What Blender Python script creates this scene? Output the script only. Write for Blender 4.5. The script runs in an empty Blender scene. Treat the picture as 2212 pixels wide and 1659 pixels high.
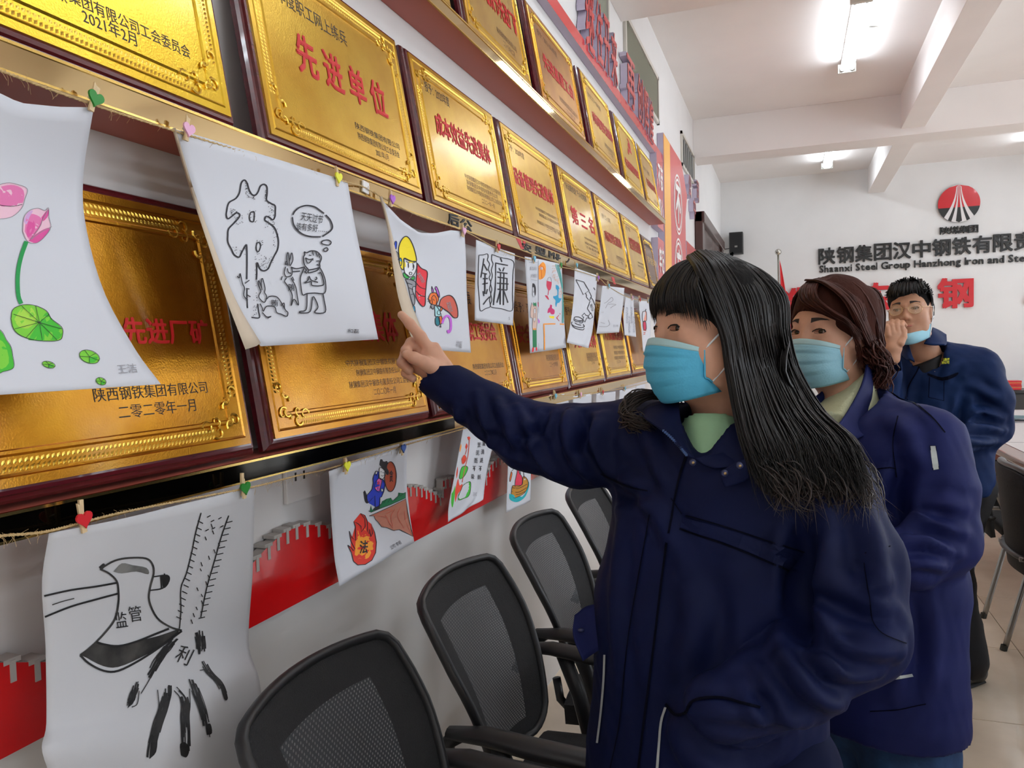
import bpy, bmesh, math, random
import numpy as np
from mathutils import Vector, Matrix
from mathutils.bvhtree import BVHTree
from mathutils.geometry import tessellate_polygon
random.seed(7); np.random.seed(7)
SC = bpy.context.scene
COL = SC.collection
# ---------------------------------------------------------------- camera
FW, FH, FOC = 2212.0, 1659.0, 1648.0764
CX = np.array([0.93912034, 0.34267572, -0.02502674])     # image right in the room
CY = np.array([-0.00844083, -0.04980752, -0.99872317])   # image down
CZ = np.array([-0.3434847, 0.93813249, -0.04388279])     # looking direction
CC = np.array([1.0, 0.0, 1.45])
cam_d = bpy.data.cameras.new('camera'); cam = bpy.data.objects.new('camera', cam_d); COL.objects.link(cam)
cam_d.sensor_width = 36.0; cam_d.sensor_fit = 'HORIZONTAL'; cam_d.lens = 36.0*FOC/FW; cam_d.clip_start = 0.05; cam_d.clip_end = 60
_m = Matrix.Identity(4)
for i in range(3):
    _m[i][0] = CX[i]; _m[i][1] = -CY[i]; _m[i][2] = -CZ[i]; _m[i][3] = CC[i]
cam.matrix_world = _m
SC.camera = cam
# ---------------------------------------------------------------- world, exposure
SC.view_settings.view_transform = 'Standard'; SC.view_settings.look = 'None'
SC.view_settings.gamma = 1.0; SC.view_settings.use_curve_mapping = False
SC.view_settings.exposure = -0.45
TUBE_POWER = 40.0; WINDOW_POWER = 6.8; AMBIENT = 0.5
wd = bpy.data.worlds.new('world'); SC.world = wd; wd.use_nodes = True
_bg = wd.node_tree.nodes['Background']; _bg.inputs[0].default_value = (0.9, 0.95, 1, 1); _bg.inputs[1].default_value = AMBIENT
try:
    SC.cycles.max_bounces = 8; SC.cycles.diffuse_bounces = 6; SC.cycles.glossy_bounces = 4; SC.cycles.transparent_max_bounces = 12
    SC.cycles.use_denoising = True; SC.cycles.sample_clamp_indirect = 6.0
except Exception: pass

def ray(u, v):
    return (u-FW/2)*CX/FOC + (v-FH/2)*CY/FOC + CZ
def P(u, v, ax, val):                  # photo pixel seen on a real plane of the room (axis = value)
    d = ray(u, v); t = (val-CC[ax])/d[ax]; return CC+t*d
def W(u, v, d): return CC+ray(u, v)*d   # photo pixel at a real distance
# ---------------------------------------------------------------- colour / materials
def lin(c):
    return tuple(((x/255.)/12.92 if x/255. <= .04045 else ((x/255.+.055)/1.055)**2.4) for x in c)
MATS = {}
def mat(name, rgb, rough=.5, metal=0., coat=0., noise=0., nscale=20., bump=0., bscale=60., emit=0., alpha=1., sheen=0., aniso=0., spec=.5, stretch=None, rgb2=None, trans=0.):
    if name in MATS: return MATS[name]
    m = bpy.data.materials.new(name); m.use_nodes = True; nt = m.node_tree; b = nt.nodes['Principled BSDF']
    c = lin(rgb)+(1.,)
    b.inputs['Base Color'].default_value = c; b.inputs['Roughness'].default_value = rough; b.inputs['Metallic'].default_value = metal
    b.inputs['Coat Weight'].default_value = coat; b.inputs['Coat Roughness'].default_value = .04
    b.inputs['Specular IOR Level'].default_value = spec; b.inputs['Alpha'].default_value = alpha
    b.inputs['Sheen Weight'].default_value = sheen; b.inputs['Anisotropic'].default_value = aniso
    b.inputs['Transmission Weight'].default_value = trans
    if emit:
        b.inputs['Emission Color'].default_value = c; b.inputs['Emission Strength'].default_value = emit
    tc = nt.nodes.new('ShaderNodeTexCoord'); mp = nt.nodes.new('ShaderNodeMapping'); nt.links.new(tc.outputs['Object'], mp.inputs[0])
    if stretch: mp.inputs['Scale'].default_value = stretch
    if noise or rgb2:
        n = nt.nodes.new('ShaderNodeTexNoise'); n.inputs['Scale'].default_value = nscale; n.inputs['Detail'].default_value = 4
        nt.links.new(mp.outputs[0], n.inputs['Vector'])
        mx = nt.nodes.new('ShaderNodeMix'); mx.data_type = 'RGBA'
        c2 = lin(rgb2)+(1.,) if rgb2 else tuple(x*(1-noise) for x in c[:3])+(1.,)
        mx.inputs[6].default_value = c; mx.inputs[7].default_value = c2
        rp = nt.nodes.new('ShaderNodeMapRange'); rp.inputs[1].default_value = .35; rp.inputs[2].default_value = .65
        nt.links.new(n.outputs[0], rp.inputs[0]); nt.links.new(rp.outputs[0], mx.inputs[0]); nt.links.new(mx.outputs[2], b.inputs['Base Color'])
    if bump:
        n = nt.nodes.new('ShaderNodeTexNoise'); n.inputs['Scale'].default_value = bscale; n.inputs['Detail'].default_value = 3
        nt.links.new(mp.outputs[0], n.inputs['Vector'])
        bp = nt.nodes.new('ShaderNodeBump'); bp.inputs['Strength'].default_value = bump; bp.inputs['Distance'].default_value = .004
        nt.links.new(n.outputs[0], bp.inputs['Height']); nt.links.new(bp.outputs[0], b.inputs['Normal'])
    MATS[name] = m
    return m
# ---------------------------------------------------------------- mesh builder
class MB:
    def __init__(s): s.v = []; s.f = []; s.m = []; s.mats = []
    def mi(s, m):
        if m not in s.mats: s.mats.append(m)
        return s.mats.index(m)
    def add(s, vs, fs, m=None):
        k = len(s.v); i = s.mi(m) if m else 0
        s.v.extend([tuple(map(float, x)) for x in vs]); s.f.extend([tuple(int(a)+k for a in f) for f in fs]); s.m.extend([i]*len(fs)); return s
    def box(s, a, b, m=None, bev=0.):
        x0, y0, z0 = a; x1, y1, z1 = b
        if bev <= 0:
            vs = [(x0,y0,z0),(x1,y0,z0),(x1,y1,z0),(x0,y1,z0),(x0,y0,z1),(x1,y0,z1),(x1,y1,z1),(x0,y1,z1)]
            return s.add(vs, [(0,3,2,1),(4,5,6,7),(0,1,5,4),(1,2,6,5),(2,3,7,6),(3,0,4,7)], m)
        bm = bmesh.new(); bmesh.ops.create_cube(bm, size=1)
        for v in bm.verts: v.co = Vector(((x0+x1)/2+v.co.x*(x1-x0), (y0+y1)/2+v.co.y*(y1-y0), (z0+z1)/2+v.co.z*(z1-z0)))
        bmesh.ops.bevel(bm, geom=bm.edges[:], offset=bev, segments=2, affect='EDGES', profile=.6)
        return s.bm(bm, m)
    def bm(s, bm, m=None):
        bm.verts.index_update(); s.add([v.co[:] for v in bm.verts], [[v.index for v in f.verts] for f in bm.faces], m); bm.free(); return s
    def tube(s, pts, r, m=None, n=8, cap=True, flat=1.):
        pts = [np.array(p, float) for p in pts]; rs = r if hasattr(r, '__len__') else [r]*len(pts)
        k = len(pts); vs = []; up = None
        for i, p in enumerate(pts):
            t = pts[min(i+1, k-1)]-pts[max(i-1, 0)]; t = t/(np.linalg.norm(t)+1e-12)
            if up is None: up = np.array([0, 0, 1.]) if abs(t[2]) < .9 else np.array([1., 0, 0])
            a = np.cross(t, up); a /= np.linalg.norm(a)+1e-12; b = np.cross(a, t); up = b
            for j in range(n):
                w = 2*math.pi*j/n; vs.append(p+rs[i]*(math.cos(w)*a+flat*math.sin(w)*b))
        fs = [(i*n+j, i*n+(j+1) % n, (i+1)*n+(j+1) % n, (i+1)*n+j) for i in range(k-1) for j in range(n)]
        if cap: fs += [tuple(range(n))[::-1], tuple((k-1)*n+j for j in range(n))]
        return s.add(vs, fs, m)
    def grid(s, g, m=None, flip=False):
        g = np.asarray(g); a, b = g.shape[:2]
        fs = [(i*b+j, i*b+j+1, (i+1)*b+j+1, (i+1)*b+j) for i in range(a-1) for j in range(b-1)]
        if flip: fs = [f[::-1] for f in fs]
        return s.add(g.reshape(-1, 3), fs, m)
    def prism(s, poly, o, ea, eb, en, m=None, mside=None):
        # polygon (a,b) in plane o+a*ea+b*eb, extruded along en (vector with length)
        o, ea, eb, en = [np.array(q, float) for q in (o, ea, eb, en)]
        n = len(poly); p0 = [o+a*ea+b*eb for a, b in poly]; p1 = [q+en for q in p0]
        tri = [tuple(t) for t in tessellate_polygon([[Vector((a, b, 0)) for a, b in poly]])]
        s.add(p1, tri, m); s.add(p0, [t[::-1] for t in tri], mside or m)
        s.add(p0+p1, [(i, (i+1) % n, n+(i+1) % n, n+i) for i in range(n)], mside or m); return s
    def obj(s, name, m=None, parent=None, smooth=False, inv=None):
        me = bpy.data.meshes.new(name)
        me.from_pydata(s.v, [], s.f)
        ms = s.mats if s.mats else [m]
        for q in ms: me.materials.append(q if q else m)
        if len(ms) > 1: me.polygons.foreach_set('material_index', s.m)
        if smooth: me.polygons.foreach_set('use_smooth', [True]*len(me.polygons))
        me.validate(); me.update()
        return link(name, me, parent)
def link(name, me, parent=None):
    o = bpy.data.objects.new(name, me); COL.objects.link(o)
    if parent is not None:
        o.parent = parent
        o.matrix_parent_inverse = parent.matrix_basis.inverted() if parent.get('_wp') else Matrix.Identity(4)
    return o
def fixnormals(o):
    bm = bmesh.new(); bm.from_mesh(o.data); bmesh.ops.recalc_face_normals(bm, faces=bm.faces[:]); bm.to_mesh(o.data); bm.free()
def smooth_angle(o, deg=40):
    me = o.data; me.polygons.foreach_set('use_smooth', [True]*len(me.polygons))
    try: me.set_sharp_from_angle(angle=math.radians(deg))
    except Exception: pass
def thing(name, label, cat, loc=(0, 0, 0), rot=(0, 0, 0), group=None, world=False):
    o = bpy.data.objects.new(name, None); COL.objects.link(o); o.location = loc; o.rotation_euler = rot; o.empty_display_size = .05
    if world: o['_wp'] = 1
    return tag(o, label, cat, group)
def tag(o, label, cat, group=None):
    o['label'] = label; o['category'] = cat
    if group: o['group'] = group
    return o
def struct(o): o['kind'] = 'structure'; return o
def dup(root, **kw):
    r = root.copy(); COL.objects.link(r)
    for ch in list(root.children):
        c = ch.copy(); COL.objects.link(c); c.parent = r
        for g in list(ch.children):
            d = g.copy(); COL.objects.link(d); d.parent = c
    for k, v in kw.items():
        if k in ('label', 'category', 'group'): r[k] = v
        else: setattr(r, k, v)
    return r
def cr(pts, n):                        # Catmull-Rom resample of points (any dimension), uniform in parameter
    p = np.array(pts, float); k = len(p)
    if k == 2:
        t = np.linspace(0, 1, n)[:, None]; return p[0]*(1-t)+p[1]*t
    q = np.vstack([2*p[0]-p[1], p, 2*p[-1]-p[-2]]); out = []
    for x in np.linspace(0, k-1, n):
        i = min(int(x), k-2); t = x-i; a, b, c, d = q[i:i+4]
        out.append(.5*((2*b)+(-a+c)*t+(2*a-5*b+4*c-d)*t*t+(-a+3*b-3*c+d)*t**3))
    return np.array(out)
# ---------------------------------------------------------------- lettering
_tc = {}
def glyphs(body, bold=0., extrude=0.):
    k = (body, bold, extrude)
    if k not in _tc:
        c = bpy.data.curves.new('t', 'FONT'); c.body = body; c.size = 1; c.align_x = 'CENTER'; c.align_y = 'CENTER'; c.offset = bold; c.extrude = extrude; c.resolution_u = 2; c.space_character = 1.0
        c.fill_mode = 'BOTH' if extrude else 'FRONT'
        o = bpy.data.objects.new('t', c); COL.objects.link(o)
        me = bpy.data.meshes.new_from_object(o.evaluated_get(bpy.context.evaluated_depsgraph_get()))
        vs = np.array([v.co[:] for v in me.vertices]).reshape(-1, 3); fs = [tuple(p.vertices) for p in me.polygons]
        bpy.data.objects.remove(o); bpy.data.curves.remove(c); bpy.data.meshes.remove(me)
        if len(vs):
            mn, mx = vs.min(0), vs.max(0); vs = vs-(mn+mx)/2*np.array([1, 1, 0])
            w, h = (mx-mn)[:2]
        else: w = h = 1.
        _tc[k] = (vs, fs, w, h)
    return _tc[k]
def put_text(mb, body, o, ea, eb, en, w, h, m, bold=0., extrude=0., shear=0.):
    # text box of width w, height h (metres) centred at o; ea/eb unit vectors right/up, en normal
    vs, fs, gw, gh = glyphs(body, 0., extrude)
    if not len(vs): return
    if bold:                            # heavier stroke: a few slightly shifted copies of the outline
        q = bold*.9; k = len(vs); f0 = list(fs); v0 = vs; sh = ((-q, -q), (q, -q), (-q, q), (q, q)); vs = np.vstack([v0+np.array([a, b, 0]) for a, b in sh]); lift = np.repeat(np.arange(4)*.00045, k); fs = [tuple(x+i*k for x in f) for i in range(4) for f in f0]; gw += 2*q; gh += 2*q
    o, ea, eb, en = [np.array(q, float) for q in (o, ea, eb, en)]
    a = vs[:, 0]/gw*w; b = vs[:, 1]/gh*h; a = a+b*shear
    mb.add(o+a[:, None]*ea+b[:, None]*eb+vs[:, 2:3]*en+(lift[:, None]*en/np.linalg.norm(en) if bold else 0), fs, m)
# ================================================================ room shell
M_wall = mat('wall_paint', (226, 225, 224), .55, noise=.03, nscale=3, bump=.03, bscale=30)
M_ceil = mat('ceiling_paint', (236, 231, 228), .8, noise=.03, nscale=2)
M_tile = mat('floor_tile', (240, 224, 202), .2, rgb2=(230, 213, 190), nscale=5, coat=.2)
M_grout = mat('floor_grout', (120, 108, 95), .8)
YF, YB, XR, ZC = 12.3, -4.0, 7.0, 3.95
struct(MB().box((-.2, YB-.2, -.0), (0, YF+.2, ZC+.2), M_wall).obj('wall_left'))
struct(MB().box((0, YF, 0), (XR, YF+.2, ZC+.2), M_wall).obj('wall_far'))
struct(MB().box((0, YB-.2, 0), (XR, YB, ZC+.2), M_wall).obj('wall_back'))
wr = MB()
WIN = [(-2.6, -.4), (.9, 3.6), (5.3, 7.9), (9.3, 11.5)]; z0w, z1w = 1.0, 3.1
ys = [YB]+[q for w in WIN for q in w]+[YF]
for i in range(0, len(ys), 2): wr.box((XR, ys[i], 0), (XR+.25, ys[i+1], ZC+.2), M_wall)
for a, b in WIN: wr.box((XR, a, 0), (XR+.25, b, z0w), M_wall); wr.box((XR, a, z1w), (XR+.25, b, ZC+.2), M_wall)
struct(wr.obj('wall_right'))
M_wframe = mat('window_frame_white', (225, 225, 225), .4)
M_pane = mat('daylit_frosted_glass', (238, 246, 255), .4, emit=WINDOW_POWER)
for k, (a, b) in enumerate(WIN):
    root = bpy.data.objects.new('window_%d' % (k+1), None); COL.objects.link(root); struct(root); root.location = (XR+.1, (a+b)/2, z0w)
    fr = MB(); n = 3; w = (b-a)/n; h = z1w-z0w
    for i in range(n+1): fr.box((-.03, (a-b)/2+i*w-.025, 0), (.03, (a-b)/2+i*w+.025, h), M_wframe)
    for z in (0, h*.7, h): fr.box((-.03, (a-b)/2, z-.025), (.03, (b-a)/2, z+.025), M_wframe)
    fr.obj('window_frame', parent=root)
    for i in range(n):
        for z_0, z_1 in ((.025, h*.7-.025), (h*.7+.025, h-.025)):
            MB().box((0, (a-b)/2+i*w+.025, z_0), (.012, (a-b)/2+(i+1)*w-.025, z_1), M_pane).obj('pane', parent=root)
# floor of separate ceramic tiles
fl = struct(MB().box((0, YB, -.1), (XR, YF, -.004), M_grout).obj('floor'))
T = .8; tm = None
for i in range(-3, 7):
    for j in range(-10, 12):
        x0 = 1.98+i*T; y0 = 3.276+j*T; x1, y1 = min(x0+T, XR), min(y0+T, YF); x0, y0 = max(x0, 0), max(y0, YB)
        if x1-x0 < .05 or y1-y0 < .05: continue
        full = abs(x1-x0-T) < 1e-6 and abs(y1-y0-T) < 1e-6
        if full and tm: o = link('tile', tm, fl)
        else:
            o = MB().box((-(x1-x0)/2+.002, -(y1-y0)/2+.002, -.006), ((x1-x0)/2-.002, (y1-y0)/2-.002, 0), M_tile).obj('tile', parent=fl)
            if full: tm = o.data
        o.location = ((x0+x1)/2, (y0+y1)/2, 0)
# ceiling with its beams
ce = struct(MB().box((-.2, YB-.2, ZC), (XR+.2, YF+.2, ZC+.15), M_ceil).obj('ceiling'))
for y0, y1 in ((.45, .85), (4.55, 4.93), (8.76, 9.14)):
    MB().box((0, y0, 3.53), (XR, y1, ZC), M_ceil, bev=.004).obj('beam', parent=ce)
for x0 in (2.07, 4.75):
    MB().box((x0, YB, 3.6), (x0+.22, YF, ZC), M_ceil, bev=.004).obj('beam', parent=ce)
# fluorescent fittings
M_tube = mat('lit_fluorescent_tube', (236, 246, 255), .4, emit=TUBE_POWER)
M_fit = mat('white_enamel', (215, 215, 208), .35); M_cap = mat('tube_cap_grey', (150, 150, 145), .4, metal=.6)
def tube_light(x, y, L, label):
    r = thing('ceiling_light', label, 'light', (x, y, ZC), group='twin tube fluorescent ceiling lights')
    MB().box((-.05, -L/2, -.05), (.05, L/2, 0), bev=.006).obj('housing', M_fit, r)
    for s in (-1, 1): MB().box((-.075, s*L/2-.02, -.11), (.075, s*L/2+.02, -.03), bev=.006).obj('end_bracket', M_fit, r)
    for s in (-1, 1):
        MB().tube([(s*.04, -L/2+.05, -.085), (s*.04, L/2-.05, -.085)], .016, n=12).obj('tube', M_tube, r, True)
        for e in (-1, 1): MB().tube([(s*.04, e*(L/2-.05), -.085), (s*.04, e*(L/2-.02), -.085)], .018, n=12).obj('tube_cap', M_cap, r, True)
    return r
tl = tube_light(1.49, 6.78, 1.5, 'nearer lit twin tube ceiling light, in front of the cross beam')
MB().add([(.10, .0, -.012), (.19, .03, -.012), (.11, .1, -.012), (.12, .03, -.05)], [(0, 1, 2), (0, 3, 1), (1, 3, 2), (2, 3, 0)]).obj('sticker_tab', M_fit, tl)
tube_light(1.49, 10.75, 1.5, 'farther lit twin tube ceiling light, behind the cross beam')
for x, y, w in ((1.49, 2.7, 'above the line of drawings near the camera'), (1.49, -1.6, 'behind the camera along the plaque wall'),
                (3.9, 6.78, 'over the middle of the room'), (3.9, 2.7, 'over the near middle of the room'), (3.9, 10.75, 'over the far middle of the room'), (3.9, -1.6, 'in the back middle of the room'), (6.0, 2.7, 'near the windows, close end'), (6.0, 6.78, 'near the windows, far end')):
    tube_light(x, y, 1.5, 'lit twin tube ceiling light '+w)
# ---- louvred vents high on the left wall
M_vf = mat('vent_frame', (205, 200, 190), .5); M_vs = mat('vent_slat', (176, 178, 160), .5); M_dark = mat('vent_dark', (50, 50, 46), .8)
def vent(y0, y1, z0, z1, n, label, ms):
    r = thing('wall_vent', label, 'vent', (0, (y0+y1)/2, (z0+z1)/2), group='vents high on the left wall')
    a = (y1-y0)/2; b = (z1-z0)/2; f = MB()
    for q in ((-a, -b, a, -b+.03), (-a, b-.03, a, b), (-a, -b, -a+.03, b), (a-.03, -b, a, b)): f.box((0.001, q[0], q[1]), (.02, q[2], q[3]), M_vf)
    f.obj('vent_frame', parent=r); MB().box((.001, -a+.03, -b+.03), (.003, a-.03, b-.03), M_dark).obj('vent_recess', parent=r)
    s = MB()
    for i in range(n):
        y = -a+.03+(i+.5)*(2*a-.06)/n; s.add([(.004, y-.010, -b+.03), (.014, y-.006, -b+.03), (.014, y-.006, b-.03), (.004, y-.010, b-.03)], [(0, 1, 2, 3)], ms)
    o = s.obj('louvre', parent=r); o['kind'] = 'stuff'
vent(4.98, 6.3, 3.24, 3.62, 26, 'dusty louvred vent above the later half of the red slogan', M_vs)
vent(3.72, 4.5, 3.22, 3.6, 18, 'dusty louvred vent cut by the top edge, before the near ceiling beam', M_vs)
vent(7.7, 8.75, 3.22, 3.56, 6, 'pale grey vent between the tall red board and the cross beam', mat('vent_pale', (170, 170, 168), .6))
# ================================================================ three ledges with mirror gold fronts
M_mir = mat('gold_mirror', (214, 190, 142), .07, metal=1., bump=.02, bscale=6)
M_dmir = mat('dark_reflection_mirror', (34, 30, 22), .06, metal=.9, rgb2=(20, 18, 14), nscale=4)  # mirror coloured black to stand for the dark reflection in the gold front
M_goldedge = mat('polished_gold_edge', (240, 205, 120), .18, metal=1.)
M_under = mat('ledge_rust_red', (176, 92, 78), .45)
M_blackrefl = mat('black_reflection_decal', (18, 18, 18), .5); M_redrefl = mat('red_reflection_decal', (200, 30, 40), .4)
def ledge(z0, z1, ymax, label, seams):
    r = thing('wall_ledge', label, 'shelf', (0, 1, z0), world=True)
    MB().box((.001, -2.5, z0+.002), (.116, ymax, z1-.003)).obj('ledge_board', M_under, r)
    for a, b, m in seams: MB().box((.117, a, z0), (.120, b, z1-.004)).obj('mirror_front', m, r)
    MB().box((.116, -2.5, z1-.004), (.122, ymax, z1)).obj('gold_lip', M_goldedge, r)
    MB().box((.116, -2.5, z0-.003), (.1215, ymax, z0)).obj('lower_lip', M_goldedge, r)
    return r
L_top = ledge(2.371, 2.406, 5.85, 'topmost gold fronted ledge with rust red underside', [(-2.5, 5.85, M_mir)])
L_mid = ledge(1.801, 1.838, 5.72, 'middle gold fronted ledge under the second row of plaques', [(-2.5, 5.72, M_mir)])
L_low = ledge(1.238, 1.272, 5.72, 'lowest gold fronted ledge, dark reflection coloured into its near front, above the ink drawing', [(-2.5, 1.93, M_dmir), (1.932, 5.72, M_mir)])
YV = (0, 1, 0); ZV = (0, 0, 1); XV = (1, 0, 0)
tb = MB()  # reflections of room lettering, put on the mirror front as flat decals
def ledge_reflection(body, u, v, w, h, m=M_blackrefl):
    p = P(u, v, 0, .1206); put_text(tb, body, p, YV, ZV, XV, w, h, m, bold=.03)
ledge_reflection('后', 980, 475, .075, .033); ledge_reflection('公', 1007, 486, .085, .031)
ledge_reflection('安', 1138, 535, .10, .028); ledge_reflection('型', 1168, 543, .13, .030); ledge_reflection('M', 1192, 551, .08, .026); ledge_reflection('&', 1206, 556, .075, .027); ledge_reflection('ノ', 1227, 562, .06, .026)
tb.prism([(-.02, .017), (.03, .017), (.05, -.012), (.06, .017), (.09, .017), (.06, -.017), (.035, -.017)], P(1118, 524, 0, .1203), YV, ZV, (.0004, 0, 0), M_redrefl)
tb.prism([(-.05, .017), (.02, .017), (.06, -.017), (.0, -.017)], P(1325, 606, 0, .1203), YV, ZV, (.0004, 0, 0), M_redrefl)
tb.obj('reflected_letter_decals', parent=L_mid)['kind'] = 'stuff'
# ================================================================ award plaques
M_wood = mat('dark_red_lacquer_wood', (92, 22, 30), .22, coat=.6, rgb2=(78, 18, 26), nscale=9, stretch=(3, 1, 6))
def gold(name, rgb, rough=.32, rgb2=None):
    m = mat(name, rgb, rough, metal=1., coat=.35, rgb2=rgb2, nscale=9)
    nt = m.node_tree; b = nt.nodes['Principled BSDF']
    n = nt.nodes.new('ShaderNodeTexNoise'); n.inputs['Scale'].default_value = 330; n.inputs['Detail'].default_value = 2
    mp = [q for q in nt.nodes if q.type == 'MAPPING'][0]; nt.links.new(mp.outputs[0], n.inputs['Vector'])
    b.inputs['Coat Roughness'].default_value = .13
    bp = nt.nodes.new('ShaderNodeBump'); bp.inputs['Strength'].default_value = .22; bp.inputs['Distance'].default_value = .002
    nt.links.new(n.outputs[0], bp.inputs['Height']); nt.links.new(bp.outputs[0], b.inputs['Normal'])
    return m
M_gold = gold('gold_field', (232, 192, 74), .29, (218, 170, 58))
M_goldB = gold('bright_gold_field', (238, 200, 62), .3, (228, 186, 50))
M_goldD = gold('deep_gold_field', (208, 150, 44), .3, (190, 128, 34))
M_rel = mat('bright_gold_relief', (240, 202, 92), .3, metal=1.)
M_title = mat('red_title_ink', (205, 38, 40), .45); M_ink = mat('black_ink', (34, 26, 18), .5); M_titleD = mat('dull_red_ink', (186, 52, 40), .5); M_inkD = mat('brown_ink', (96, 62, 30), .5)
LEAN = math.radians(9.4)
TH = .024                                           # thickness of a plaque, its back on the local origin plane
def frame_mesh(w, h):
    mb = MB(); prof = [(0, .0), (0, .010), (.004, .016), (.009, .018), (.011, .023), (.016, TH), (.03, TH)]   # inset, height
    rings = []
    for ins, x in prof:
        a = w/2-ins; rings.append([(x, -a, ins), (x, a, ins), (x, a, h-ins), (x, -a, h-ins)])
    vs = [p for r in rings for p in r]; fs = [(3, 2, 1, 0)]
    for k in range(len(rings)-1):
        for j in range(4): fs.append((k*4+j, k*4+(j+1) % 4, k*4+4+(j+1) % 4, k*4+4+j))
    k = (len(rings)-1)*4; fs.append((k, k+1, k+2, k+3)); return mb.add(vs, fs)
def plate_mesh(w, h):
    mb = MB(); mg = .019; prof = [(mg, TH), (mg, TH+.003), (mg+.012, TH+.003), (mg+.014, TH+.005), (mg+.017, TH+.003), (mg+.038, TH+.003), (mg+.041, TH+.006), (mg+.045, TH+.006), (mg+.047, TH+.0025), (mg+.055, TH+.0025)]
    rings = []
    for ins, x in prof:
        a = w/2-ins; rings.append([(x, -a, ins), (x, a, ins), (x, a, h-ins), (x, -a, h-ins)])
    vs = [p for r in rings for p in r]; fs = []
    for k in range(len(rings)-1):
        for j in range(4): fs.append((k*4+j, k*4+(j+1) % 4, k*4+4+(j+1) % 4, k*4+4+j))
    k = (len(rings)-1)*4; fs.append((k, k+1, k+2, k+3)); return mb.add(vs, fs)
def bead_mesh(w, h):
    mb = MB(); ins = .019+.0275; x = TH+.003
    def bead(cy, cz, ty, tz, L, Wd, H):
        ny, nz = -tz, ty
        q = [(x, cy+ty*L, cz+tz*L), (x, cy+ny*Wd, cz+nz*Wd), (x, cy-ty*L, cz-tz*L), (x, cy-ny*Wd, cz-nz*Wd), (x+H, cy, cz)]
        mb.add(q, [(0, 1, 4), (1, 2, 4), (2, 3, 4), (3, 0, 4)])
    a = w/2-ins; c0, c1 = .06, .06
    for side in range(4):
        L = (2*a if side % 2 == 0 else h-2*ins); n = int((L-.12)/.0075)
        for i in range(n+1):
            t = -L/2+.06+(L-.12)*i/n
            for k, (off, l, wd, hh) in enumerate(((-.0055, .0052, .0028, .0035), (.004, .0042, .003, .0025))):
                if side == 0: cy, cz, ty, tz = t, ins+off, .6, .8
                elif side == 1: cy, cz, ty, tz = a-off, h/2+t, .8, .6
                elif side == 2: cy, cz, ty, tz = t, h-ins-off, .6, -.8
                else: cy, cz, ty, tz = -a+off, h/2+t, .8, -.6
                bead(cy, cz, ty, tz, l, wd, hh*.6)
    rnd = random.Random(3); curls = []
    for i in range(9):
        cy, cz = rnd.uniform(.0, .07), rnd.uniform(.0, .02)
        if i % 2: cy, cz = cz, cy
        curls.append((cy, cz, rnd.uniform(.008, .015), rnd.uniform(0, 6.28), rnd.choice((-1, 1))))
    for sy, cz0, sz in ((-1, ins, 1), (1, ins, 1), (-1, h-ins, -1), (1, h-ins, -1)):
        for cy, cz, R, ph, dr in curls:
            pts = [(x+.0015, sy*(a-cy-.002)+sy*-1*0+R*(1-.8*q/9)*math.cos(ph+dr*q*.55)*sy, cz0+sz*cz+sz*R*(1-.8*q/9)*math.sin(ph+dr*q*.55)) for q in range(10)]
            mb.tube(pts, [.0026-.0017*q/9 for q in range(10)], n=5)
    return mb
_pm = {}
def plaque(y0, y1, zb, h, label, fieldm, texts, row='', simple=False, lean=LEAN, xb=.1, woodm=None):
    w = y1-y0; cy = (y0+y1)/2
    # bottom front edge sits at x = xb on its ledge; the local origin is the bottom centre of the back
    r = thing('award_plaque', label, 'plaque', (xb-TH*math.cos(lean), cy, zb+.002), (0, -lean, 0), group=row)
    k = (round(w, 3), round(h, 3))
    if k not in _pm:
        a = frame_mesh(w, h).obj('wooden_board', M_wood, r); b = plate_mesh(w, h).obj('gold_plate', M_gold, r); c = bead_mesh(w, h).obj('embossed_border', M_rel, r)
        smooth_angle(c, 60); _pm[k] = (a.data, b.data, c.data)
    else:
        a = link('wooden_board', _pm[k][0], r); b = link('gold_plate', _pm[k][1], r); c = link('embossed_border', _pm[k][2], r)
    for o, m in ((a, woodm or M_wood), (b, fieldm)):
        o.material_slots[0].link = 'OBJECT'; o.material_slots[0].material = m
    A = np.array([math.cos(lean), 0, math.sin(lean)]); Z = np.array([-math.sin(lean), 0, math.cos(lean)]); O = np.array(r.location)
    for nm in ('title_lettering', 'small_lettering'):
        mb = MB()
        for t in texts:
            body, u0, v0, u1, v1, hh, kind = t[:7]
            if (kind in 'RD') != (nm == 'title_lettering'): continue
            m = {'R': M_title, 'D': M_titleD, 'K': M_ink, 'B': M_inkD, 'G': M_rel}[kind]
            pts = []
            for u, v in ((u0, v0), (u1, v1)):
                d = ray(u, v); s = ((O+A*(TH+.0025)-CC)@A)/(d@A); q = CC+s*d-O; pts.append((q[1], q@Z))
            (ya, za), (yb, z_b) = pts; n = max(1, len(body)); wd = abs(yb-ya)
            wd = wd*n/(n-1) if n > 1 and len(t) < 8 else wd
            put_text(mb, body, (TH+.0029, (ya+yb)/2, (za+z_b)/2), YV, ZV, XV, wd*.96, hh, m, bold=.02 if kind in 'RD' else 0, shear=.0)
        if mb.v: mb.obj(nm, parent=r)['kind'] = 'stuff'
    return r
ZM, ZT, ZB = 1.838, 2.406, 1.272; HM, HT, HB = .445, .44, .445
R1, R2, R3 = 'plaques on the topmost ledge', 'plaques on the middle ledge', 'plaques on the lowest ledge'
JT = '陕西钢铁集团有限公司'; GH = '陕西钢铁集团有限公司工会委员会'; HZ = '陕钢集团汉中钢铁有限责任公司'
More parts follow.
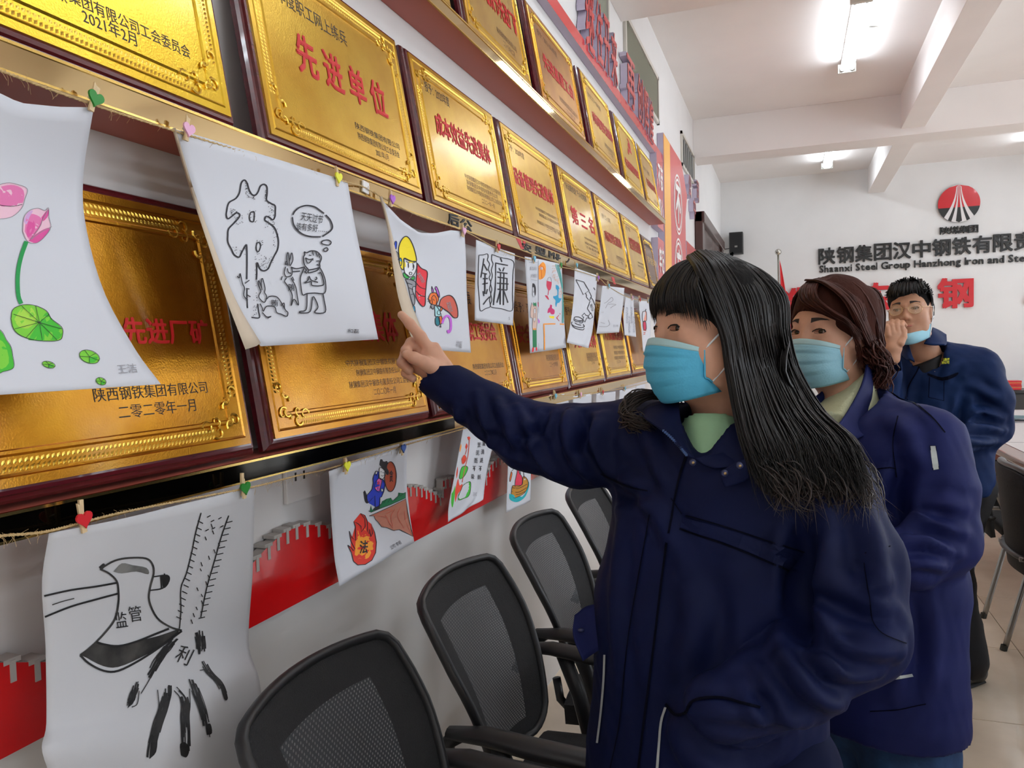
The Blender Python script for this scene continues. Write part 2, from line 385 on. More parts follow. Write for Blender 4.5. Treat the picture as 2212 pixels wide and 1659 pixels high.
# middle ledge.  text = (string, first char centre px, last char centre px, height m, ink)
plaque(.45, 1.108, ZM, HM, 'gold award plaque at the top left corner of the picture, dated 2021年2月', M_goldB, [
    ('陕西钢铁', 60, -46, 133, -13, .021, 'K'), ('集团有限公司工会委员会', 156, -3, 403, 107, .021, 'K'), ('2021年2月', 184, 34, 289, 85, .022, 'K')], R2)
plaque(1.178, 1.832, ZM, HM, 'gold plaque with four big red characters 先进单位', M_gold, [
    ('2020年度职工网上练兵', 556, -32, 742, 72, .034, 'K'), ('先 进 单 位', 651, 112, 825, 221, .088, 'R'), (JT, 770, 270, 860, 318, .016, 'K'), (GH, 774, 290, 862, 338, .017, 'K'), ('2021年1月', 813, 327, 838, 342, .017, 'K')], R2)
plaque(1.868, 2.524, ZM, HM, 'gold plaque 成本效益先进集体 with a large white lamp glare, middle ledge', M_gold, [
    ('授予：2020年度', 918, 181, 969, 225, .032, 'K'), ('成本效益先进集体', 946, 268, 1054, 335, .068, 'R'), ('中共陕钢集团汉中钢铁有限责任公司委员会', 1005, 384, 1080, 414, .016, 'B'), (HZ, 1010, 397, 1073, 422, .016, 'B'), (HZ+'工会委员会', 1010, 408, 1083, 438, .016, 'B'), ('二〇二一年一月', 1042, 432, 1067, 447, .016, 'B')], R2)
plaque(2.562, 3.216, ZM, HM, 'gold plaque reading 设备管理先进集体, just right of the plaque with the glare', M_gold, [
    ('授予：2020年度', 1097, 313, 1131, 340, .026, 'B'), ('设备管理先进集体', 1112, 375, 1192, 430, .068, 'R'), ('中共陕钢集团汉中钢铁有限责任公司委员会', 1158, 453, 1215, 477, .014, 'B'), (HZ, 1166, 467, 1214, 486, .014, 'B'), (HZ+'工会委员会', 1161, 480, 1219, 505, .015, 'B'), ('二〇二一年一月', 1182, 494, 1207, 505, .014, 'B')], R2)
plaque(3.261, 3.90, ZM, HM, 'gold plaque with a smaller white glare over red characters, fifth on the middle ledge', M_gold, [
    ('“永远跟党走”千人合唱赛', 1220, 397, 1266, 432, .034, 'K'), ('第 三 名', 1236, 452, 1281, 500, .085, 'R'), ('中共陕钢集团汉中钢铁', 1264, 515, 1291, 527, .012, 'B'), (HZ, 1264, 525, 1291, 537, .012, 'B'), ('工会委员会', 1268, 534, 1292, 545, .012, 'B'), ('二〇二一年', 1277, 545, 1286, 550, .012, 'B')], R2)
plaque(3.93, 4.59, ZM, HM, 'gold plaque reading 对标管理先进集体 in small red characters, on the middle ledge', M_gold, [
    ('授予：二〇一八年度', 1300, 463, 1318, 480, .030, 'B'), ('对标管理先进集体', 1307, 505, 1341, 530, .060, 'D'), (JT, 1332, 555, 1347, 563, .024, 'B'), ('二〇一九年', 1336, 564, 1345, 570, .018, 'B')], R2)
plaque(4.615, 5.225, ZM, HM, 'narrow dull gold plaque with two lines of red characters, seventh on the middle ledge', M_gold, [
    ('授予：年度', 1352, 489, 1360, 498, .030, 'B'), ('安全管理先进集体', 1360, 522, 1383, 540, .085, 'D'), (HZ, 1378, 566, 1392, 574, .014, 'B'), (HZ, 1378, 573, 1392, 581, .014, 'B'), ('二〇一九年', 1382, 583, 1388, 587, .014, 'B')], R2)
M_brown = gold('brown_field', (128, 96, 74), .4)
plaque(5.26, 5.69, ZM, .40, 'small brown metal plaque at the far end of the middle ledge', M_brown, [
    ('陕钢集团先进', 1393, 527, 1407, 537, .03, 'K'), ('荣誉奖牌', 1401, 560, 1417, 572, .055, 'G'), ('二〇二〇年', 1409, 596, 1421, 603, .02, 'K')], R2, woodm=mat('brown_metal', (92, 66, 52), .35, metal=.8))
# topmost ledge
plaque(1.40, 2.05, ZT, HT, "gold plaque showing only its lower right edge at the picture's top", M_gold, [], R1)
plaque(2.138, 2.775, ZT, HT, 'gold plaque cut by the top edge, red characters ending in 先进厂矿, on the topmost ledge', M_gold, [
    ('双增双节先进厂矿', 1038, -22, 1112, 48, .085, 'R'), (JT, 1075, 66, 1114, 106, .022, 'B'), ('二〇一三年十二月', 1088, 92, 1111, 118, .022, 'B')], R1)
plaque(2.873, 3.576, ZT, .43, 'gold plaque reading 先进基层工会, on the topmost ledge', M_goldD, [
    ('授予：2013-2014年度', 1160, 66, 1202, 120, .028, 'B'), ('先进基层工会', 1177, 130, 1235, 203, .070, 'R'), (GH, 1209, 212, 1247, 252, .024, 'B'), ('二〇一五年二月', 1223, 238, 1241, 258, .022, 'B')], R1)
plaque(3.703, 4.357, ZT, HT, 'bright edged gold plaque reading 对标管理先进集体, on the topmost ledge', M_gold, [
    ('授予二〇一四年度', 1270, 202, 1296, 236, .026, 'B'), ('对标管理先进集体', 1281, 250, 1322, 300, .066, 'R'), (JT, 1307, 311, 1327, 335, .024, 'B'), ('二〇一五年', 1314, 327, 1324, 339, .02, 'B')], R1)
plaque(4.474, 5.125, ZT, HT, 'gold plaque with a red party emblem, on the topmost ledge', M_goldB, [
    ('☭', 1354, 319, 1362, 319, .12, 'R'), ('先进基层党组织', 1352, 350, 1378, 378, .06, 'R'), (JT, 1366, 395, 1384, 412, .018, 'B')], R1)
plaque(5.19, 5.80, ZT, HT, 'last gold plaque at the far end of the topmost ledge', M_gold, [
    ('授予：年度', 1390, 360, 1402, 378, .03, 'B'), ('先进集体单位', 1398, 392, 1415, 412, .06, 'D'), (JT, 1413, 432, 1422, 443, .024, 'B')], R1)
# lowest ledge
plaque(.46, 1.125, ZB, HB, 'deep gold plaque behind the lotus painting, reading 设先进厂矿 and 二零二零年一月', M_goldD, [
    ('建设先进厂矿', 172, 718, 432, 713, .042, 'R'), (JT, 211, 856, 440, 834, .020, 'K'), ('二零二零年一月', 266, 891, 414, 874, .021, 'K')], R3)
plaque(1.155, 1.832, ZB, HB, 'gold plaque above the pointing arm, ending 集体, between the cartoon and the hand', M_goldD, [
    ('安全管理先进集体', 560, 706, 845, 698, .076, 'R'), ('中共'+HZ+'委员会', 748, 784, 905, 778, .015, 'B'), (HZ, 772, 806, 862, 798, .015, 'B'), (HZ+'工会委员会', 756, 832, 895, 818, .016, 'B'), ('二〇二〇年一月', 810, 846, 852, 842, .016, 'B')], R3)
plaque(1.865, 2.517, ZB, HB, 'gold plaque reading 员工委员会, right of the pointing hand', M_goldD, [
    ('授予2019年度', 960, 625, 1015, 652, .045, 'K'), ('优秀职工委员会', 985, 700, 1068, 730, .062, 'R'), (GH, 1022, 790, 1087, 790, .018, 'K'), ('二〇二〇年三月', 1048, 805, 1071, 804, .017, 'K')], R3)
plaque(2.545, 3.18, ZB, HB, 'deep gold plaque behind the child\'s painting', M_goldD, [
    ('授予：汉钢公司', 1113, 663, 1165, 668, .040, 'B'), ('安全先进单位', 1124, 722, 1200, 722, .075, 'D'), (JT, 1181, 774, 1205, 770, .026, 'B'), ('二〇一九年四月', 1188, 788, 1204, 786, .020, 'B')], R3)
plaque(3.215, 3.864, ZB, HB, 'gold plaque behind the drawing of a hand taking a burger', M_gold, [
    ('授予2018年度', 1222, 672, 1250, 675, .040, 'B'), ('先进集体', 1245, 735, 1283, 735, .075, 'R'), (JT, 1268, 768, 1289, 765, .022, 'B'), (GH, 1269, 777, 1290, 773, .024, 'B'), ('二〇一八年', 1278, 784, 1284, 783, .016, 'B')], R3)
plaque(3.895, 4.55, ZB, HB, 'gold plaque behind the faint pencil drawing', M_gold, [
    ('人力资源先进集体', 1307, 725, 1345, 723, .06, 'D'), (HZ, 1326, 752, 1349, 748, .020, 'B'), (HZ, 1327, 763, 1349, 760, .020, 'B'), (HZ, 1328, 774, 1350, 771, .020, 'B'), ('二〇二〇年', 1333, 782, 1340, 781, .016, 'B')], R3)
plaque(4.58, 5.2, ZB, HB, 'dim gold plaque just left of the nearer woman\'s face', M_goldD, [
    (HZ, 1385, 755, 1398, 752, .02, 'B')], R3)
# ================================================================ wall boards beyond the plaques
M_redac = mat('red_acrylic', (214, 38, 46), .2, coat=.4); M_redac2 = mat('red_board', (205, 62, 66), .35, coat=.3); M_lilac = mat('lilac_foam_edge', (190, 180, 200), .6); M_whitep = mat('white_print', (238, 235, 232), .5); M_orange = mat('orange_print', (240, 180, 90), .45); M_pinkb = mat('pale_red_board', (214, 110, 112), .4, coat=.3); M_oldgold = mat('old_gold_print', (196, 140, 70), .5)
def plate3(poly, label, name, cat, m, side, thick, x0=.002, group=None):   # poly of (y,z), a board on the wall
    c = np.mean(poly, 0); r = thing(name, label, cat, (x0, c[0], c[1]), group=group)
    MB().prism([(a-c[0], b-c[1]) for a, b in poly], (0, 0, 0), YV, ZV, (thick, 0, 0), m, side).obj('board', parent=r)
    return r, c
tr, _ = plate3([(.5, 2.93), (6.30, 2.93), (6.30, 2.995), (.5, 2.995)], 'long glossy red strip running under the red slogan', 'wall_strip', 'strip', M_redac, M_lilac, .04)
# slogan letters
slog = [('继', 1274, 38), ('往', 1295, 72), ('开', 1311, 100), ('来', 1327, 128), ('再', 1363, 180), ('创', 1383, 212), ('辉', 1396, 240), ('煌', 1407, 262)]
SLAB = ['first red raised slogan character 继, cut by the top edge', 'red raised slogan character 往, second from the top edge', 'red raised slogan character 开 beneath the near ceiling beam', 'red raised slogan character 来, last before the gap', 'red raised slogan character 再, first after the gap', 'red raised slogan character 创 under the dusty vent', 'red raised slogan character 辉, second from the far end', 'red raised slogan character 煌, farthest of the slogan']
SY = [P(u, v, 0, .05)[1] for _, u, v in slog]; SW = [min([abs(SY[j]-SY[i]) for j in (i-1, i+1) if 0 <= j < 8]+[.36])*.86 for i in range(8)]
for i, (ch, u, v) in enumerate(slog):
    p = P(u, v, 0, .05); hh = [.34, .33, .31, .30, .31, .31, .31, .31][i]
    mb = MB(); put_text(mb, ch, (.0, 0, 0), YV, ZV, XV, SW[i], hh, M_redac, bold=.012, extrude=.0)
    bk = MB(); put_text(bk, ch, (0, 0, 0), YV, ZV, XV, SW[i]*1.02, hh*1.02, M_lilac, bold=0, extrude=.022)
    r = thing('slogan_letter', SLAB[i], 'letter', (.026, p[1], p[2]), group='raised slogan characters')
    bk.obj('foam_body', parent=r); o = mb.obj('red_face', parent=r); o.location = (.0252, 0, 0)
# tall red board
E1 = .05
def yz(u, v, x=E1): q = P(u, v, 0, x); return (q[1], q[2])
poly = [(6.27, 3.17), (7.35, 3.17), (7.75, 2.93), (7.60, 2.70), (7.60, .95), (6.27, .95)]
rb, c = plate3(poly, 'tall red board with white ringed characters and orange stripe, beyond the plaques', 'display_board', 'board', M_redac2, M_lilac, .05)
st = MB(); st.prism([(6.28-c[0], .96-c[1]), (6.62-c[0], .96-c[1]), (6.62-c[0], 3.165-c[1]), (6.28-c[0], 3.165-c[1])], (.0502, 0, 0), YV, ZV, (.001, 0, 0), M_orange); st.obj('orange_stripe', parent=rb)
for i, (ch, z) in enumerate((('不', 2.73), ('忘', 2.16), ('初', 1.60), ('心', 1.08))):
    mb = MB(); R = .27; cc = (7.08-c[0], z-c[1]); n = 28
    for r0, r1 in ((R*.93, R), (R*.78, R*.86)):
        g = [[(.052, cc[0]+q*math.cos(a)*1., cc[1]+q*math.sin(a)) for q in (r0, r1)] for a in np.linspace(0, 2*math.pi, n+1)]
        mb.grid(g, M_whitep)
    put_text(mb, ch, (.0525, cc[0], cc[1]), YV, ZV, XV, .3, .34, M_whitep, bold=.04)
    mb.obj('ringed_character', parent=rb)
r2, c = plate3([(7.65, 2.03), (8.75, 2.03), (8.75, 2.48), (7.65, 2.48)], 'dark red board with gold characters right of the tall red board', 'display_board', 'board', mat('dark_red_board', (176, 60, 60), .4), M_lilac, .05)
mb = MB(); put_text(mb, '陕钢广播', (.052, -.05, 0), YV, ZV, XV, .75, .2, M_oldgold, bold=.02); mb.obj('lettering', parent=r2)
r3, c = plate3([(7.65, 1.0), (8.72, 1.0), (8.72, 1.82), (7.65, 1.82)], 'pale red notice board with faint white text, behind the nearer woman\'s hair', 'display_board', 'board', M_pinkb, M_lilac, .05)
mb = MB()
for k in range(6): put_text(mb, '陕钢集团工会文化建设要求', (.052, 0, .3-k*.11), YV, ZV, XV, .85, .06, M_whitep)
mb.obj('lettering', parent=r3)
for txt, zc, y0, lab in (('不忘\n初心', 2.67, 6.0, 'upper small red sign with white characters between plaques and tall board'), ('牢记\n使命', 2.02, 5.95, 'lower small red sign with white characters between plaques and tall board')):
    r, c = plate3([(5.92, zc-.30), (6.22, zc-.30), (6.22, zc+.27), (5.92, zc+.27)], lab, 'small_sign', 'sign', M_redac, M_lilac, .05, group='small red signs')
    mb = MB()
    for k, line in enumerate(txt.split('\n')): put_text(mb, line, (.052, 0, .12-.26*k), YV, ZV, XV, .24, .2, M_whitep, bold=.03)
    mb.obj('lettering', parent=r)
for txt, u, v, h_, lab in (('公', 1490, 402, .22, 'lone raised red character on the far left wall, upper'), ('司', 1507, 414, .22, 'raised red character beside the upper lone one on the far left wall'), ('中', 1500, 450, .22, 'small raised red character just above the door on the left wall')):
    p = P(u, v, 0, .05); r = thing('slogan_letter', lab, 'letter', (.026, p[1], p[2]), group='raised characters near the door')
    bk = MB(); put_text(bk, txt, (0, 0, 0), YV, ZV, XV, h_, h_*1.02, M_lilac, bold=0, extrude=.024); bk.obj('foam_body', parent=r)
    mb = MB(); put_text(mb, txt, (.0272, 0, 0), YV, ZV, XV, h_*.95, h_, M_redac, bold=.012); mb.obj('red_face', parent=r)
# dark wooden door at the far end of the left wall
M_door = mat('dark_door_wood', (66, 34, 28), .35, coat=.3); M_glass = mat('door_glass', (120, 130, 120), .1, coat=.5)
dr = struct(thing('door_1', '', '', (0, 10.2, 0))); del dr['label']; del dr['category']
DZ = 2.95
for nm, q in (('door_frame', ((.002, -1.4, 0), (.09, -1.22, DZ))), ('door_frame', ((.002, 1.22, 0), (.09, 1.4, DZ))), ('door_head', ((.002, -1.4, DZ-.12), (.11, 1.4, DZ)))):
    MB().box(*q, bev=.01).obj(nm, M_door, dr)
for a in (-1.21, .01):
    d = MB().box((.01, a, 0), (.06, a+1.2, DZ-.12), bev=.004).obj('door_leaf', M_door, dr)
    MB().box((.061, a+.25, 1.1), (.066, a+.95, 2.5)).obj('glass_panel', M_glass, d); MB().tube([(.06, a+(.9 if a < 0 else .12), 1.0), (.1, a+(.9 if a < 0 else .12), 1.05), (.1, a+(.9 if a < 0 else .12), 1.3), (.06, a+(.9 if a < 0 else .12), 1.35)], .012).obj('door_handle', M_cap, d)
# ================================================================ red great-wall silhouette
M_gwr = mat('glossy_red_panel', (205, 18, 22), .16, coat=.5); M_gwg = mat('grey_battlement', (176, 172, 168), .5)
top = [yz(u, v, .03) for u, v in ((-60, 1432), (105, 1430), (200, 1440), (420, 1420), (500, 1330), (541, 1222), (570, 1190), (610, 1152), (650, 1134), (700, 1134), (745, 1150))]
top += [yz(u, v, .03) for u, v in ((800, 1080), (880, 1052), (905, 1052), (935, 1064), (956, 1076), (957, 1038), (985, 1030), (1000, 1075), (1040, 1060), (1060, 1005), (1075, 990), (1100, 980), (1150, 1000), (1240, 960))]
bot = [(3.6, .935), (.5, .935)]
ok = [top[0]]
for q in top[1:]:
    ok.append((max(q[0], ok[-1][0]+.004), max(q[1], .96)))
gw, c = plate3(ok+[(ok[-1][0]+.3, ok[-1][1]), (ok[-1][0]+.3, .935), (ok[0][0], .935)], 'glossy red wall panel cut as a battlemented great wall, low on the left wall', 'wall_decoration', 'decoration', M_gwr, M_gwg, .022, x0=.008)
mb = MB()
for (a, b), (a2, b2) in zip(ok[:-1], ok[1:]):       # grey merlon slots following the top
    L = math.hypot(a2-a, b2-b); n = max(1, int(L/.030)) if abs(b2-b) < .12 else 0
    for i in range(n):
        t = (i+.5)/n; y = a+(a2-a)*t-c[0]; z = b+(b2-b)*t-c[1]
        s = MB().box((.0, y-.004, z-.026), (.0235, y+.004, z+.003)); s.obj('battlement_slot', M_gwg, gw)
        MB().box((-.004, y-.012, z-.001), (.0225, y+.012, z+.006)).obj('merlon_cap', M_gwg, gw)
for a, b, lab in ((1.38, 1.25, 'white wall socket plate beside the yellow heart peg'), (0, 0, '')):
    if not a: continue
    r = thing('wall_socket', lab, 'socket', (0, a, 1.185))
    MB().box((.001, -.06, -.045), (.012, .06, .045), bev=.003).obj('socket_plate', mat('socket_white', (228, 226, 224), .35), r)
    for q in (-.03, .0): MB().box((.012, q-.003, 0), (.0125, q+.003, .018)).obj('socket_hole', M_dark, r)
# ================================================================ far wall: emblem, company name, slogan
M_blk = mat('black_acrylic', (22, 24, 24), .3, coat=.3); M_fred = mat('red_acrylic_letters', (196, 22, 34), .3, coat=.3); M_white2 = mat('emblem_white', (226, 222, 222), .4); M_teal = mat('teal_acrylic', (30, 74, 76), .3)
FX = (1, 0, 0); FN = (0, -1, 0)
def wall_letters(body, u0, v0, u1, v1, hgt, m, name, label, depth=.03, wch=None, bold=.022, cols=None):
    a = P(u0, v0, 1, YF-.03); b = P(u1, v1, 1, YF-.03); n = len(body)
    r = thing(name, label, 'lettering', (0, YF-.001, (a[2]+b[2])/2), world=True)
    for i, ch in enumerate(body):
        if ch == ' ': continue
        t = i/max(1, n-1); q = a+(b-a)*t
        vs, fs, gw, gh = glyphs(ch, bold, .5)
        mb = MB(); put_text(mb, ch, (q[0], YF-.001-depth/2, q[2]), FX, ZV, (0, -depth, 0), wch or hgt*.95, hgt, m, bold=bold, extrude=.5)
        mb.obj('letter', parent=r)
    return r
wall_letters('陕钢集团汉中钢铁有限责任公司', 1786, 553, 2355, 510, .245, M_blk, 'company_name_sign', 'large black raised Chinese company name on the far wall')
# English line, proportional spacing
eng = 'Shaanxi Steel Group Hanzhong Iron and Steel Co.,Ltd'
vs, fs, gw, gh = glyphs(eng, 0, .5)
a = P(1770, 584, 1, YF-.03); z = a[2]+.02; r = thing('english_name_sign', 'smaller black raised English company name under the Chinese one', 'lettering', (0, YF-.001, z), world=True)
fullw = 3.28; x = a[0]; sc = fullw/gw
adv = {}
for i, ch in enumerate(eng):
    if ch == ' ': x += .26*sc; continue
    g = glyphs(ch, 0, .5); w_ = g[2]*sc; hh = g[3]*sc
    base = {'p': -.2, 'g': -.2, ',': -.12}.get(ch, 0)*sc
    mb = MB(); put_text(mb, ch, (x+w_/2, YF-.015, z-.055+base+hh/2), FX, ZV, (0, -.025, 0), w_, hh, M_blk, bold=.015, extrude=.5); mb.obj('letter', parent=r); x += w_+.07*sc
wall_letters('造炼钢人', 1718, 652, 2255, 622, .43, M_fred, 'red_slogan_sign', 'large red raised characters 炼钢 on the far wall above the bespectacled man', wch=.45, bold=.035)
wall_letters('陕煤集团', 2041, 498, 2103, 494, .105, M_blk, 'group_name_sign', 'small black characters 陕煤集团 directly under the round emblem', wch=.12, bold=.01)
# round emblem
em = thing('round_emblem', 'round red white and black road emblem high on the far wall', 'emblem', (3.225, YF-.001, 3.345))
R = .26
def disc(R, n=64): return [(R*math.cos(t), R*math.sin(t)) for t in np.linspace(0, 2*math.pi, n, endpoint=False)]
MB().prism(disc(R), (0, 0, 0), XV, ZV, (0, -.03, 0), M_white2, M_blk).obj('disc', parent=em)
def clipdisc(poly):
    return [(a*min(1, R/max(1e-6, math.hypot(a, b))), b*min(1, R/max(1e-6, math.hypot(a, b)))) for a, b in poly]
# four white roads leave these wedges: edges x(z) curves from top to bottom
def road(z, k): t = (R-z)/(2*R); return k*(.018+.20*t**2.2) if abs(k) < 3 else 0
edges = [-2.6, -1.9, -1.25, -.62, -.2, .2, .62, 1.25, 1.9, 2.6]
def ex(z, k): t = max(0, (R-z)/(2*R)); return k*(.016+.11*t**2.0)
wedges = [(None, -2.2), (-1.35, -.95), (-.45, .45), (.95, 1.35), (2.2, None)]
wedges = [(None, -1.95), (-1.25, -.8), (-.32, .32), (.8, 1.25), (1.95, None)]
for lo, hi in wedges:
    for (za, zb, m) in ((R, -.05, M_fred), (-.05, -R, M_blk)):
        zs = np.linspace(za, zb, 12); A_, B_ = [], []
        for zz in zs:
            lim = math.sqrt(max(0, R*R-zz*zz)); l_ = -lim if lo is None else max(-lim, min(lim, ex(zz, lo))); h_ = lim if hi is None else max(-lim, min(lim, ex(zz, hi)))
            if h_-l_ < 1e-4: h_ = l_+1e-4
            A_.append((l_, -.031, zz)); B_.append((h_, -.031, zz))
        MB().grid([A_, B_], m).obj('colour_field', parent=em)
# loudspeaker and flag
sp = thing('wall_loudspeaker', 'black box loudspeaker on the far wall near the left corner', 'speaker', (.235, YF-.001, 3.0))
MB().box((-.1, -.2, -.17), (.1, -.03, .155), bev=.008).obj('cabinet', mat('speaker_black', (34, 34, 36), .5), sp); MB().box((-.085, -.204, -.155), (.085, -.2, .14)).obj('grille', mat('speaker_grille', (24, 24, 26), .8), sp)
MB().box((-.02, -.207, -.075), (.02, -.203, -.05)).obj('badge', M_cap, sp); MB().tube([(-.1, -.02, -.06), (-.18, -.015, -.07), (-.24, -.01, -.12)], .005).obj('cable', M_dark, sp)
MB().box((-.03, -.03, -.05), (.03, 0, .05)).obj('wall_bracket', M_dark, sp)
q = P(1681, 549, 1, 11.7); fp = thing('flag_on_pole', 'red flag furled on a standing pole with a silver ball top', 'flag', (q[0], 11.7, 0))
H = q[2]; MB().tube([(0, 0, .0), (0, 0, H)], .014, n=10).obj('pole', mat('pole_silver', (190, 188, 180), .25, metal=1.), fp, True)
bm = bmesh.new(); bmesh.ops.create_uvsphere(bm, u_segments=16, v_segments=10, radius=.045); MB().bm(bm).obj('ball_finial', mat('pole_silver', (0, 0, 0)), fp, True).location = (0, 0, H+.03)
MB().tube([(0, 0, 0), (0, 0, .05)], .16, n=20).obj('base', M_dark, fp)
g = []
for t in np.linspace(0, 1, 14):
    g.append([(.018+.16*t**.8*(.5+.5*math.sin(a*5))*abs(math.cos(a/2))+.03*t, -.09*t**.8*math.sin(a*4)-.02, H-.08-t*1.3) for a in np.linspace(0, 3.0, 22)])
o = MB().grid(g, mat('flag_red', (204, 26, 32), .6)).obj('flag_cloth', parent=fp, smooth=True)
# ================================================================ hanging drawings on strings
M_paper = mat('white_drawing_paper', (212, 215, 223), .75, bump=.12, bscale=14); M_paper2 = mat('rice_paper', (196, 197, 201), .8, bump=1., bscale=7); M_tan = mat('tan_paper_back', (206, 190, 168), .8)  # curled paper backs are plain tan
def ink(name, rgb): return mat('crayon_'+name, rgb, .7)
K0 = ink('black', (38, 36, 44)); PEN = ink('pencil', (150, 150, 156)); FAINT = ink('faint_pencil', (176, 178, 190))
class Sheet:
    def __init__(s, rows, label, group, m=M_paper, bulge=0., sag=None, n=22, name='drawing_sheet', crumple=.0012, seed=1, flip=0):
        rows = np.array(rows, float)
        Lp = np.array([P(a, b, 0, c) for a, b, c, _, _, _ in rows]); Rp = np.array([P(d, e, 0, f) for _, _, _, d, e, f in rows])
        L = cr(Lp, n); R = cr(Rp, n); g = np.zeros((n, n, 3)); rs = np.random.RandomState(seed); ph = rs.rand(6)*6
        for j in range(n):
            t = j/(n-1.); q = L*(1-t)+R*t; q[:, 0] += bulge*math.sin(math.pi*t)
            if sag is not None:
                q[:, 2] -= np.interp(t, np.linspace(0, 1, len(sag)), sag)*(1-np.linspace(0, 1, n))**4
            v = np.linspace(0, 1, n); q[:, 0] += crumple*(np.sin(ph[0]+t*7+v*3)+np.sin(ph[1]+t*3-v*8)+.6*np.sin(ph[2]+t*13+v*11))*min(1, 6*t*(1-t)+.2)
            g[:, j] = q
        s.g = g; s.lab = label; c = g.reshape(-1, 3).mean(0)
        s.r = thing(name, label, 'drawing', tuple(g[0, n//2]), group=group, world=True)
        mb = MB().grid(g, m); o = mb.obj('paper', parent=s.r, smooth=True)
        so = o.modifiers.new('t', 'SOLIDIFY'); so.thickness = .0004; so.offset = -1
        s.bvh = BVHTree.FromPolygons([Vector(p) for p in mb.v], mb.f); s.mb = {}; s.lay = 0; s.base = .0007; s.pts = g.reshape(-1, 3)
    def on(s, u, v, lay):
        d = ray(u, v); d = d/np.linalg.norm(d); h, nn, i, dist = s.bvh.ray_cast(Vector(CC), Vector(d))
        if h is None:
            if not hasattr(s, 'bp'):
                s.bp = s.pts; r_ = s.bp-CC; w_ = r_@CZ; s.bpx = np.stack([FW/2+FOC*(r_@CX)/w_, FH/2+FOC*(r_@CY)/w_], 1)
            k = int(np.argmin(((s.bpx-np.array([u, v]))**2).sum(1))); h = Vector(s.bp[k]); nn = s.bvh.find_nearest(h)[1]
        if nn.dot(Vector(d)) > 0: nn = -nn
        return np.array(h+nn*(s.base+.00012*lay))
    def _mb(s, part):
        return s.mb.setdefault(part, MB())
    def line(s, pts, w=2., m=K0, closed=False, part='drawing', smooth=True, taper=False):
        pts = [tuple(p) for p in pts]
        if closed: pts = pts+[pts[0]]
        p = cr(pts, max(2, len(pts)*4-3)) if smooth and len(pts) > 2 else np.array(pts, float)
        d = np.gradient(p, axis=0); d /= np.linalg.norm(d, axis=1)[:, None]+1e-9; nn = np.stack([-d[:, 1], d[:, 0]], 1)
        s.lay += .05; g = []
        for i in range(len(p)):
            ww = w/2*(1 if not taper else (1-.8*i/(len(p)-1)))
            g.append([s.on(*(p[i]+nn[i]*ww), s.lay+6), s.on(*(p[i]-nn[i]*ww), s.lay+6)])
        s._mb(part).grid(g, m, flip=True); return s
    def lines(s, ls, w=2., m=K0, **k):
        for l in ls: s.line(l, w, m, **k)
        return s
    def fill(s, pts, m, outline=None, w=1.5, smooth=True, part='drawing'):
        p = cr(list(pts)+[pts[0]], len(pts)*3+1)[:-1] if smooth else np.array(pts, float)
        bm = bmesh.new(); vs = [bm.verts.new((a, b, 0)) for a, b in p]
        try:
            f = bm.faces.new(vs); bmesh.ops.triangulate(bm, faces=[f])
            for _ in range(2):
                e = [e for e in bm.edges if e.calc_length() > 22]
                if e: bmesh.ops.subdivide_edges(bm, edges=e, cuts=1, use_grid_fill=False); bmesh.ops.triangulate(bm, faces=bm.faces[:])
        except Exception: pass
        s.lay += .1; bm.verts.index_update()
        s._mb(part).add([s.on(v.co.x, v.co.y, s.lay) for v in bm.verts], [[v.index for v in f.verts] for f in bm.faces], m); bm.free()
        if outline: s.line(list(pts), w, outline, closed=True, smooth=smooth, part=part)
        return s
    def text(s, body, u, v, w, h, m=K0, bold=.0, rot=0., shear=0., part='handwriting'):
        vs, fs, gw, gh = glyphs(body, bold); a = vs[:, 0]/gw*w; b = -vs[:, 1]/gh*h; a = a-b*shear
        c, q = math.cos(math.radians(rot)), math.sin(math.radians(rot)); s.lay += .05
        s._mb(part).add([s.on(u+x*c-y*q, v+x*q+y*c, s.lay+8) for x, y in zip(a, b)], fs, m); return s
    def dots(s, boxes, n, m=K0, r=1.1, seed=1):
        rs = random.Random(seed)
        for (a, b, c, d) in boxes:
            for _ in range(n):
                u, v = rs.uniform(a, c), rs.uniform(b, d); s.line([(u-r, v+r*.5), (u+r, v-r*.5)], r*1.3, m, smooth=False)
        return s
    def done(s):
        for k, mb in s.mb.items():
            o = mb.obj(k.split('#')[0], parent=s.r); o['kind'] = 'stuff'
        return s.r
class Cloth(Sheet):                    # the same pen, used for seams, prints and patches sewn on a garment
    def __init__(s, o, base=.0015):
        me = o.data; mw = np.array(o.matrix_world)
        v = np.empty(len(me.vertices)*3); me.vertices.foreach_get('co', v); s.pts = v.reshape(-1, 3)
        s.bvh = BVHTree.FromPolygons([Vector(p) for p in s.pts], [tuple(p.vertices) for p in me.polygons]); s.mb = {}; s.lay = 0; s.base = base; s.r = o
G1, G2 = 'drawings pegged along the upper string', 'drawings pegged along the lower string'
